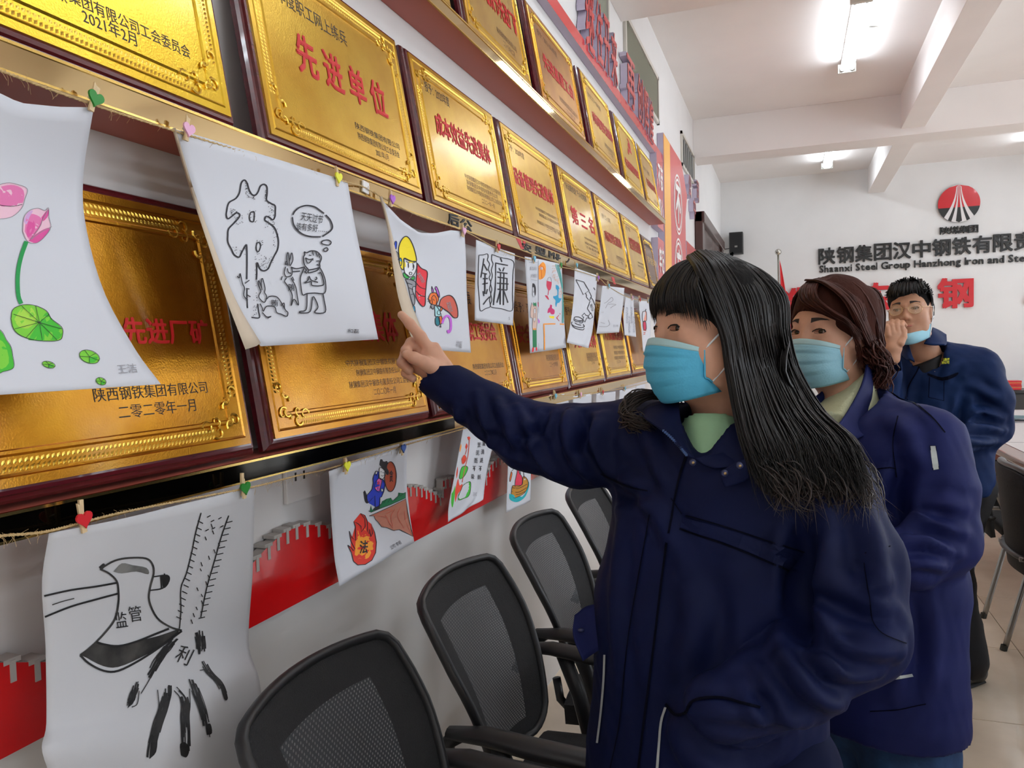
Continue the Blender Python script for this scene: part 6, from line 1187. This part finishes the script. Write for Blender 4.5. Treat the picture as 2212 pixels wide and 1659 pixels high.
# trousers and shoes
g = Field((.5, .9, 0), (1.4, 1.8, .85), .011)
for q in (-1, 1):
    hp = hipc+TS*.09*q+np.array([.04, -.02, 0]); hp[2] = .78; kn = hp+np.array([0, 0, -.36]); an = np.array([hp[0], hp[1]+.02, .09]); g.chain([hp, kn, an], [.105, .082, .072], .03)
g.ecap(hipc+np.array([.04, -.02, .0]), hipc+np.array([.04, -.02, .06]), TS, (.165, .12), (.16, .12), .03)
mkobj(g.mesh(wob=.002, wf=14), 'trousers', M_trous, p1)
TF = nrm(np.cross(TS, UPV)); 
def shoe(x, y, fdir, parent, m=M_shoe):
    f = nrm([fdir[0], fdir[1], 0]); lft = np.cross(UPV, f); g = Field((x-.22, y-.22, 0), (x+.22, y+.22, .16), .005); b0 = np.array([x, y, 0])
    g.ecap(b0-f*.05+UPV*.04, b0+f*.14+UPV*.032, lft, (.042, .04), (.046, .032), .02); g.cap(b0-f*.03+UPV*.05, b0-f*.03+UPV*.12, .05, .046, .03); g.plane(b0+UPV*.001, (0, 0, -1), .4)
    o = mkobj(g.mesh(), 'shoe', m, parent); g = Field((x-.22, y-.22, -.02), (x+.22, y+.22, .06), .004); g.ecap(b0-f*.055+UPV*.0, b0+f*.145+UPV*.0, lft, (.045, .02), (.05, .02), .01); g.plane(b0+UPV*.002, (0, 0, -1), .4); mkobj(g.mesh(), 'sole', mat('shoe_sole', (30, 30, 30), .7), o); return o
for q in (-1, 1):
    hp = hipc+TS*.09*q+np.array([.04, -.02, 0]); shoe(hp[0], hp[1]+.02, -TF if (TF@(-RT)) < 0 else TF, p1)
# hair
g = Field(H1.c-.2, W(1800, 700, 1.2)+.2, .005); g = Field(np.minimum(H1.c-.16, W(1900, 1120, 1.15)-.08), np.maximum(H1.c+.16, W(1900, 1000, 1.2)+.1), .005); ax = (H1.F, H1.L, H1.U)
g.ell(H1(-.014, 0, .031), ax, (.098, .082, .090)); g.ell(H1(-.03, 0, -.03), ax, (.076, .066, .085), .03)
g.chain([H1(-.04, .0, -.06), W(1655, 850, 1.30), W(1700, 915, 1.29), W(1750, 965, 1.26)], [.045, .040, .036, .022], .03)
g.ell(H1(.100, 0, -.045), ax, (.105, .078, .088), .01, 'sub'); g.cap(H1(.03, .09, -.10), H1(.06, .06, -.02), .045, .03, .01, 'sub'); g.cap(H1(.03, -.09, -.10), H1(.06, -.06, -.02), .045, .03, .01, 'sub')
g.cap(H1(-.005, .02, -.095), W(1520, 960, 1.22), .062, .07, .01, 'sub')
hr = mkobj(g.mesh(wob=.0012, wf=30), 'hair', M_hbase, p1)
def side(a, rs):
    j = .004*rs.rand(); b_ = min(1, a*5); return [H1(.040-.09*a, .004, .119+.008*b_-.007*(a-.3)**2*4), H1(.052-.127*a, .054-.004*a, .091+.012*b_-.018*a), H1(.047-.15*a, .078+.006*b_-.022*a+j, .045), H1(.026-.13*a, .085-.020*a+j, -.012),
            lerp(W(1574, 800, 1.195), W(1722, 800, 1.30), a), lerp(W(1590, 890, 1.165), W(1775, 890, 1.25), a), lerp(W(1612, 975, 1.115), W(1845, 955, 1.12), a), lerp(W(1655, 1060, 1.085), W(1885, 1050, 1.065), a**1.2)+rs.randn(3)*.008]
strands(side, 1700, .0019, .0028, 5, 'long_strands', M_hairK, hr, seg=26, wav=.002)
strands(lambda a, rs: [lerp(W(1600, 930, 1.15), W(1800, 930, 1.20), a), lerp(W(1625, 1000, 1.11), W(1850, 985, 1.13), a)+rs.randn(3)*.004, lerp(W(1665, 1050, 1.085), W(1885, 1050, 1.085), a)+rs.randn(3)*.010, lerp(W(1690, 1085, 1.08), W(1890, 1110, 1.07), a)+rs.randn(3)*.014], 420, .0011, .004, 6, 'brown_tips', M_hairT, hr, seg=14, wav=.004)
strands(lambda a, rs: [H1(-.03, .03*(a-.5), .121), H1(.045-.01*abs(2*a-1)**2, .053*(2*a-1), .110-.018*(2*a-1)**2), H1(.081-.024*abs(2*a-1)**2, .068*(2*a-1), .080-.012*(2*a-1)**2), H1(.094-.036*abs(2*a-1)**2.2, .079*(2*a-1), .050), H1(.091-.046*abs(2*a-1)**2.4, .082*(2*a-1), .020-.03*abs(2*a-1)**3+rs.rand()*.012)], 520, .0015, .0012, 8, 'fringe', M_hairK, hr, seg=16)
strands(lambda a, rs: [H1(-.05, -.01, .125), H1(-.04*a-.02, -.07, .10), H1(-.09*a+.02, -.092, .02), H1(-.08*a+.02, -.085, -.07), lerp(W(1490, 905, 1.38), W(1560, 900, 1.38), a), lerp(W(1440, 930, 1.37), W(1500, 960, 1.40), a)], 200, .0026, .002, 9, 'far_side_strands', M_hairK, hr, seg=18)
strands(lambda a, rs: [lerp(W(1470, 850, 1.33), W(1460, 870, 1.33), a), lerp(W(1415, 843, 1.32), W(1410, 860, 1.32), a), lerp(W(1365, 850, 1.325), W(1370, 880, 1.31), a)+rs.randn(3)*.003, lerp(W(1347, 880, 1.32), W(1352, 910, 1.30), a)+rs.randn(3)*.005, W(1375, 912, 1.285)+rs.randn(3)*.007, W(1405, 922, 1.27)+rs.randn(3)*.008], 90, .0014, .002, 10, 'loose_lock', M_hairT, hr, seg=16)
strands(lambda a, rs: [H1(-.09, .04-.1*a, .07), H1(-.112, .06-.12*a, .0), H1(-.105, .06-.12*a, -.08), lerp(W(1760, 890, 1.28), W(1640, 920, 1.40), a)], 200, .003, .002, 11, 'back_strands', M_hairK, hr, seg=12)
# ---------------------------------------------------------------- the second woman
p2 = thing('person', 'person with red-brown tied hair and pale mask behind the pointing woman, reflective tape on sleeve', 'person', (1.2, 1.72, 0), world=True)
p2['label'] = 'person with red-brown tied hair and pale mask, reflective tape on the sleeve'
H2 = Head(W(1798, 716, 1.70), 28, sc=1.0)
nk2 = W(1832, 900, 1.68); H2.build(nk2, .052, h=.003)
body = MB().add(*H2.vf); T2 = nrm(-.88*FWD+.47*RT); hip2 = W(1880, 1520, 1.63); hip2[2] = .80
ig = Field((.75, 1.25, 0), (1.75, 2.1, 1.4), .012)
ig.ecap(W(1850, 960, 1.63), hip2, T2, (.10, .07), (.13, .09)); ig.cap(nk2, W(1850, 970, 1.63), .045, .06, .03)
for q in (-1, 1):
    hp = hip2+T2*.085*q; ig.chain([hp, hp+np.array([0, 0, -.38]), np.array([hp[0], hp[1], .07])], [.075, .05, .036], .02)
body.add(*ig.mesh()); o = body.obj('body', M_skinF, p2, True); fixnormals(o)
H2.face(p2, M_skinF, gaze=(1, .0, 0)); H2.mask(p2, M_maskP)
g = Field(np.array([.75, 1.2, .60]), np.array([1.75, 2.15, 1.46]), .0068)
Ls, Le, Lw = W(1990, 968, 1.50), W(2032, 1160, 1.47), W(1890, 1195, 1.42); Rs = W(1740, 990, 1.80)
g.ecap(W(1860, 1010, 1.62), W(1878, 1250, 1.63), T2, (.195, .14), (.195, .15), .03); g.ecap(W(1878, 1250, 1.63), W(1884, 1620, 1.63), T2, (.195, .15), (.200, .155), .03)
g.cap(W(1850, 925, 1.63), Ls, .075, .078, .05); g.cap(W(1840, 930, 1.64), Rs, .07, .075, .05); g.cap(W(1840, 880, 1.64), W(1850, 950, 1.63), .072, .09, .04)
g.chain([Ls, W(2022, 1060, 1.48), Le, W(1960, 1200, 1.44), Lw], [.082, .074, .070, .058, .05], .025); g.chain([Rs, W(1660, 1150, 1.82), W(1560, 1200, 1.7)], [.082, .07, .055], .02)
g.cap(W(1832, 790, 1.61), W(1838, 900, 1.62), .064, .066, .01, 'sub'); g.cap(W(1810, 850, 1.58), W(1775, 930, 1.50), .07, .03, .01, 'sub'); g.plane(np.array([hip2[0], hip2[1], .655]), (0, 0, -1), .40)
jk2 = mkobj(g.mesh(wob=.002, wf=14, seed=9), 'jacket', M_navy2, p2)
fold(jk2, [([(1925, 1150), (1990, 1130), (2080, 1150)], .012, .016), ([(1920, 1180), (1990, 1170), (2070, 1195)], .011, .014), ([(1930, 1215), (2000, 1215), (2050, 1225)], .009, .012), ([(1955, 1010), (1935, 1080), (1940, 1140)], -.014, .018), ([(1960, 1120), (2020, 1090), (2085, 1100)], .008, .016), ([(1920, 900), (1960, 940), (1975, 1000)], .006, .018), ([(1930, 1290), (1940, 1400), (1930, 1500)], .007, .02), ([(1975, 1280), (1985, 1400), (1970, 1510)], -.006, .018)])
C2 = Cloth(jk2)
C2.fill([(2008, 963), (2021, 963), (2028, 1013), (2015, 1015)], M_refl, M_seam, 1.5, smooth=False, part='reflective_tape#1'); C2.fill([(1916, 1463), (1969, 1455), (1972, 1461), (1917, 1470)], M_refl, smooth=False, part='reflective_tape')
C2.line([(1900, 838), (1960, 862), (2010, 900), (2040, 935)], 3, M_seam, part='shoulder_seam'); C2.line([(1890, 1015), (1920, 1010), (1935, 1012)], 2.5, M_seam, part='yoke_seam'); C2.line([(1940, 900), (1930, 960), (1935, 1030)], 2.5, M_seam, part='armhole_seam')
C2.line([(1880, 1536), (1940, 1532), (2000, 1520)], 2.5, M_seam, part='hem_seam')
C2.done()
sheet3([[(1876, 770, 1.64), (1885, 800, 1.66), (1880, 830, 1.68)], [(1862, 830, 1.585), (1880, 850, 1.60), (1888, 870, 1.63)], [(1830, 890, 1.52), (1860, 905, 1.535), (1880, 900, 1.57)], [(1800, 930, 1.47), (1835, 950, 1.475), (1870, 940, 1.50)]], 'collar_flap', M_navy2, jk2, .004)
g = Field(nk2-.17, nk2+.18, .005); g.cap(W(1832, 830, 1.68), W(1825, 940, 1.63), .056, .085, .02); g.cap(W(1812, 900, 1.60), W(1780, 950, 1.53), .05, .045, .03); g.plane(W(1815, 845, 1.65), nrm(-CY-.75*CX), .14, .006)
mkobj(g.mesh(wob=.001, wf=30), 'roll_neck', M_knit, p2)
g = Field((.75, 1.25, 0), (1.8, 2.15, .95), .010)
for q in (-1, 1):
    hp = hip2+T2*.09*q; g.chain([hp+np.array([0, 0, .0])-T2*.01*q, hp+np.array([0, 0, -.38]), np.array([hp[0], hp[1], .09])], [.104, .085, .07], .02)
g.ecap(hip2-np.array([0, 0, .12]), hip2-np.array([0, 0, .09]), T2, (.150, .105), (.150, .105), .03); g.plane(np.array([hip2[0], hip2[1], .70]), (0, 0, 1), .5); mkobj(g.mesh(wob=.003, wf=14), 'jeans', M_jean, p2)
for q in (-1, 1): hp = hip2+T2*.09*q; shoe(hp[0], hp[1], nrm(np.cross(UPV, T2))*-1 if nrm(np.cross(UPV, T2))@(-RT) < 0 else nrm(np.cross(UPV, T2)), p2)
ax = (H2.F, H2.L, H2.U); g = Field(H2.c-.2, H2.c+.2, .005)
g.ell(H2(-.014, 0, .034), ax, (.101, .086, .094)); g.ell(H2(-.03, 0, -.01), ax, (.080, .082, .075), .03); g.ell(H2(.105, -.01, -.035), ax, (.105, .085, .080), .01, 'sub'); g.cap(H2(.02, .09, -.12), H2(.04, .07, -.05), .05, .035, .01, 'sub'); g.cap(H2(.02, -.09, -.12), H2(.04, -.07, -.05), .05, .035, .01, 'sub')
g.chain([H2(-.10, .01, -.03), W(1893, 780, 1.66), W(1905, 805, 1.66)], [.030, .028, .018], .015)
hr2 = mkobj(g.mesh(wob=.0012, wf=30), 'hair', M_hbaseB, p2)
strands(lambda a, rs: [H2(.05-.08*a, -.030+.02*a, .116-.014*a), H2(.068-.13*a, .03, .106-.014*a), H2(.060-.13*a, .078-.01*a, .068-.01*a), H2(.034-.105*a, .092-.022*a, .018-.02*a), H2(-.005-.085*a, .090-.03*a, -.035), H2(-.065-.025*a, .062-.025*a, -.045+.03*a), H2(-.105, .02, -.035+.03*a)], 900, .0019, .002, 21, 'swept_strands', M_hairB, hr2, seg=20, wav=.003)
strands(lambda a, rs: [H2(.02-.09*a, -.01, .120-.012*a), H2(-.0-.088*a, .055-.01*a, .100-.012*a), H2(-.02-.078*a, .084-.028*a, .04), H2(-.045-.055*a, .080-.035*a, -.02), H2(-.10, .03, -.04)], 520, .002, .002, 26, 'back_strands', M_hairB, hr2, seg=14)
strands(lambda a, rs: [H2(.02, -.03+.05*a, .119), H2(.070, -.02+.04*a, .100), H2(.094, .0+.04*a, .070), H2(.084, .045+.025*a, .040), H2(.058, .076+.01*a, .018), H2(.03, .092, -.005-.02*a)], 220, .0016, .002, 22, 'side_fringe', M_hairB, hr2, seg=16)
strands(lambda a, rs: [H2(.045, .083, .0), H2(.03, .089, -.03), H2(.022, .086, -.06+rs.rand()*.02), H2(.012, .080, -.09+rs.rand()*.03)], 36, .0014, .0025, 23, 'loose_locks', M_hairB, hr2, seg=12, wav=.003)
strands(lambda a, rs: [H2(-.108, -.03+.06*a, .0), W(1885, 765, 1.63)+rs.randn(3)*.012, W(1905+10*math.sin(a*6), 790, 1.64)+rs.randn(3)*.010, W(1900, 828, 1.645)+rs.randn(3)*.010, W(1885, 838, 1.64)+rs.randn(3)*.014], 170, .0022, .003, 24, 'tied_bun', M_hairB, hr2, seg=14, wav=.006)
strands(lambda a, rs: [H2(.03, -.04, .112), H2(.03-.08*a, -.080, .075), H2(.01-.08*a, -.095, .0), H2(-.05, -.08, -.05), H2(-.11, -.01, -.03)], 160, .003, .002, 25, 'far_side_strands', M_hairB, hr2, seg=14)
# ---------------------------------------------------------------- the man with glasses
p3 = thing('person', 'man in navy jacket and glasses, hand at his mouth, mask under his chin', 'person', (1.66, 3.1, 0), world=True)
p3['label'] = 'person with glasses in navy jacket, hand at the mouth, mask pulled under chin'
H3 = Head(W(1966, 672, 3.10), 52, pitch=4, roll=4, sc=1.02); nk3 = W(1998, 765, 3.16); H3.build(nk3, .058, h=.0034)
body = MB().add(*H3.vf); T3 = nrm(-.6*FWD*1.0+.8*RT)
# hand: curled against the lips
hg = Field(W(1930, 725, 3.0)-.16, W(1930, 725, 3.0)+.16, .003); hw = nrm(CX*.9+CY*.15)
hg.ecap(W(1928, 775, 2.97), W(1930, 752, 2.965), hw, (.028, .024), (.028, .022), .01); hg.ecap(W(1930, 752, 2.965), W(1933, 722, 2.965), hw, (.031, .020), (.040, .017), .012)
for i, (du, L_) in enumerate(((16, 0), (5, 3), (-6, 2), (-15, -2))):
    u = 1934+du; hg.chain([W(u, 722-L_, 2.96), W(u-3, 705-L_, 2.965), W(u-1, 697-L_, 2.99), W(u+5, 703-L_, 3.01)], [.0115, .011, .0102, .009], .003)
hg.chain([W(1945, 742, 2.95), W(1952, 728, 2.955), W(1953, 715, 2.965), W(1949, 706, 2.985)], [.015, .0125, .011, .009], .004)
body.add(*hg.mesh())
hip3 = W(2030, 1045, 3.25); ig = Field((1.2, 2.6, 0), (2.2, 3.9, 1.5), .016); ig.ecap(W(2005, 800, 3.18), hip3, T3, (.12, .08), (.13, .09)); ig.cap(nk3, W(2005, 815, 3.18), .05, .07, .03)
fb = np.array([1.69, 3.62, .09]); ff = np.array([1.42, 3.02, .09]); hb, hf = hip3+T3*.09, hip3-T3*.09; ig.chain([hb, W(2052, 1225, 3.42), fb], [.08, .055, .04], .02); ig.chain([hf, (hf+ff)/2-FWD*.05, ff], [.08, .055, .04], .02)
body.add(*ig.mesh()); o = body.obj('body', M_skinM, p3, True); fixnormals(o)
H3.face(p3, M_skinM, gaze=(1, -.15, -.03))
lp = [H3.near(.092, x*.022, -.069+.0006, .0012) for x in np.linspace(-1, 1, 9)]; MB().tube(lp, .0022, n=6).obj('lips', M_lip, p3, True)
# lowered mask
g0 = np.array([[H3(.012+.085*(1-abs(q)**2)*(.75+.25*math.sin(t*3)), .072*q*(1-.1*t), -.088-.052*t+.028*abs(q)**2) for q in np.linspace(-1, 1, 19)] for t in np.linspace(0, 1, 9)])
mk = MB().grid(g0).obj('lowered_mask', M_maskP, p3, True); k = mk.modifiers.new('t', 'SOLIDIFY'); k.thickness = .004; k.offset = 1
for q, jx in ((-1, 0), (1, 18)):
    for i_, uu in ((0, .012), (8, -.028)): MB().tube(cr([g0[i_, jx], H3(.006, q*.077, -.045), H3(-.012, q*.081, uu)], 10), .002, n=6).obj('ear_loop', M_loop, mk, True)
# glasses
gl = MB()
for q in (-1, 1):
    c = (.094, q*.034, -.003); gl.tube([H3(c[0]-.010*abs(math.cos(t))*(1 if q*math.cos(t) > 0 else 0), c[1]+.024*math.cos(t), c[2]+.0205*math.sin(t)) for t in np.linspace(0, 2*math.pi, 26)], .0013, n=6, cap=False)
    gl.tube(cr([H3(.086, q*.058, .002), H3(.04, q*.075, .006), H3(-.01, q*.080, .006), H3(-.02, q*.079, -.012)], 14), .0013, n=6)
gl.tube([H3(.095, -.010, .0), H3(.098, 0, .003), H3(.095, .010, .0)], .0013, n=6)
go = gl.obj('glasses_frame', mat('thin_gold_metal', (206, 176, 140), .25, metal=1.), p3, True)
for q in (-1, 1): MB().grid([[H3(.0935-.009*max(0, q*math.cos(t)), q*.034+r_*.023*math.cos(t), -.003+r_*.0195*math.sin(t)) for t in np.linspace(0, 2*math.pi, 24)] for r_ in (.0, .5, 1)]).obj('lens', mat('amber_reflecting_lens', (235, 210, 180), .05, alpha=.28, coat=1.), go, True)
g = Field((1.0, 2.55, .80), (2.25, 3.7, 1.62), .009)
Ls, Le, Lw = W(2112, 800, 3.10), W(2140, 925, 3.10), W(2062, 958, 2.98); Rs, Re, Rw = W(1925, 800, 3.28), W(1905, 895, 3.06), W(1927, 778, 2.975)
g.ecap(W(2012, 815, 3.2), W(2020, 930, 3.2), T3, (.215, .135), (.22, .145), .03); g.ecap(W(2020, 930, 3.2), W(2032, 1030, 3.22), T3, (.22, .145), (.20, .15), .03)
g.cap(W(2010, 780, 3.18), Ls, .075, .085, .05); g.cap(W(2005, 780, 3.18), Rs, .075, .085, .05); g.chain([Ls, W(2138, 865, 3.09), Le, Lw], [.088, .082, .078, .052], .03); g.chain([Rs, W(1905, 850, 3.18), Re, Rw], [.085, .075, .068, .046], .03)
ad_ = nrm(Rw-Re); g.plane(Rw+ad_*.005, ad_, .1); g.cap(Rw-ad_*.05, Rw+ad_*.06, .034, .036, .004, 'sub'); g.cap(W(1995, 700, 3.12), W(2003, 775, 3.15), .07, .066, .01, 'sub'); g.cap(W(1985, 750, 3.08), W(1974, 792, 3.02), .045, .015, .01, 'sub'); g.plane(hip3+np.array([0, 0, -.035]), (0, 0, -1), .4)
jk3 = mkobj(g.mesh(wob=.003, wf=11, seed=12), 'jacket', M_navy3, p3)
fold(jk3, [([(2080, 900), (2120, 890), (2165, 905)], .014, .018), ([(2075, 925), (2120, 925), (2170, 930)], .012, .016), ([(2070, 950), (2110, 955), (2150, 955)], .010, .015), ([(2085, 850), (2075, 900), (2065, 940)], -.016, .018), ([(2100, 830), (2130, 850), (2160, 860)], .009, .018), ([(2030, 870), (2035, 930), (2030, 1000)], .008, .02), ([(1975, 800), (1960, 860), (1950, 920)], .006, .02), ([(2070, 780), (2050, 800), (2040, 830)], .006, .018)])
C3 = Cloth(jk3, .003)
C3.line([(1992, 772), (1982, 800), (1965, 830), (1955, 862)], 2.5, M_seam, part='placket_seam'); C3.line([(1958, 755), (1968, 768), (1975, 782)], 2.6, M_brass, part='brass_zip'); C3.line([(1996, 748), (1985, 762), (1977, 782)], 2.6, M_brass, part='brass_zip')
C3.fill([(2004, 806), (2036, 815), (2068, 804), (2066, 812), (2036, 822), (2006, 812)], M_seam, part='pocket_flap_edge'); C3.line([(2008, 815), (2006, 858), (2038, 866), (2040, 822)], 1.6, M_seam, smooth=False, part='chest_pocket')
C3.fill([(2021+6.5*math.cos(t), 779+6.5*math.sin(t)) for t in np.linspace(0, 5.7, 10)], mat('badge_red', (214, 40, 60), .5), part='chest_badge')
C3.fill([(2019, 774), (2023, 774), (2028, 787), (2024, 784), (2021, 778), (2018, 785), (2014, 787)], M_white2, smooth=False, part='chest_badge'); Yl = mat('yellow_embroidery', (220, 224, 60), .6)
C3.text('陕钢集团', 2040, 777, 23, 7, Yl, .03, part='embroidered_name'); C3.text('汉钢公司', 2040, 784, 23, 6.5, Yl, .03, part='embroidered_name'); C3.line([(2020, 790), (2019, 803)], 2, M_white2, part='pen_clip')
C3.done()
sheet3([[(2014, 708, 3.22), (2028, 714, 3.18), (2044, 724, 3.14)], [(2012, 715, 3.12), (2028, 730, 3.07), (2044, 744, 3.05)], [(1996, 742, 3.04), (2016, 745, 3.02), (2040, 744, 3.02)]], 'collar_flap', M_navy3, jk3, .006)
sheet3([[(1960, 738, 3.10), (1950, 745, 3.12), (1944, 755, 3.12)], [(1966, 755, 3.04), (1958, 760, 3.05), (1950, 768, 3.06)], [(1976, 782, 2.99), (1968, 778, 3.0), (1960, 778, 3.02)]], 'collar_flap', M_navy3, jk3, .006)
sheet3([[(2085, 1018, 3.04), (2095, 1014, 3.04), (2104, 1012, 3.05)], [(2087, 1034, 3.04), (2096, 1030, 3.03), (2106, 1026, 3.04)]], 'waist_tab', M_navy3, jk3, .008)
g = Field(nk3-.16, nk3+.16, .007); g.cap(W(1997, 762, 3.15), W(2003, 810, 3.16), .062, .070, .02); g.plane(W(1992, 786, 3.10), nrm(-CY-.5*CX), .16, .006); mkobj(g.mesh(), 'undershirt', M_black, p3)
g = Field((1.15, 2.6, .03), (2.2, 3.95, 1.0), .012); g.chain([hb, W(2052, 1225, 3.42), fb], [.12, .09, .082], .02); g.chain([hf, (hf+ff)/2-FWD*.05, ff], [.12, .09, .08], .02); g.ecap(hip3-np.array([0, 0, .05]), hip3+np.array([0, 0, .05]), T3, (.175, .13), (.17, .125), .03); mkobj(g.mesh(wob=.003, wf=14), 'trousers', M_black, p3)
shoe(fb[0], fb[1], -T3*0+nrm(-RT-.5*FWD), p3); shoe(ff[0], ff[1], nrm(-RT-.9*FWD), p3)
ax = (H3.F, H3.L, H3.U); g = Field(H3.c-.2, H3.c+.2, .006); S3 = H3.sc
g.ell(H3(-.016, 0, .036), ax, (.100*S3, .082*S3, .090*S3)); g.ell(H3(-.05, 0, -.02), ax, (.055*S3, .078*S3, .06*S3), .03); g.ell(H3(.105, 0, -.04), ax, (.10*S3, .09*S3, .098*S3), .01, 'sub'); g.cap(H3(.005, .09, -.07), H3(.0, .092, .0), .034, .03, .01, 'sub'); g.cap(H3(.005, -.09, -.07), H3(.0, -.092, .0), .034, .03, .01, 'sub')
hr3 = mkobj(g.mesh(wob=.002, wf=30), 'hair', M_hbase, p3)
def spike(a, rs):
    th = rs.uniform(-1.5, 1.5); f0 = rs.uniform(-.09, .06); p = H3(f0, .075*math.sin(th)*math.cos(f0*8), .05+.078*math.cos(th)*(1-.3*abs(f0)*8)); d = nrm((p-H3(-.01, 0, .02))+.05*H3.F+.03*rs.randn(3)); return [p-.010*d, p+.006*d, p+.014*d+.006*H3.F-.004*UPV]
strands(spike, 420, .0026, .002, 31, 'short_spikes', M_hairK, hr3, seg=6)
strands(lambda a, rs: [H3(.03, .11*(a-.5), .118), H3(.068-.01*abs(2*a-1)**2, .125*(a-.5), .104-.014*abs(2*a-1)**2), H3(.092-.04*abs(2*a-1)**2, .14*(a-.5), .076), H3(.098-.05*abs(2*a-1)**2, .15*(a-.5), .050+rs.rand()*.018)], 110, .0024, .002, 32, 'fringe', M_hairK, hr3, seg=8)
strands(lambda a, rs: [H3(.03-.12*a, .078-.015*a, .075), H3(.028-.12*a, .084-.025*a, .045), H3(.018-.11*a, .083-.025*a, .026-.05*a)], 160, .0024, .002, 33, 'side_strands', M_hairK, hr3, seg=8)
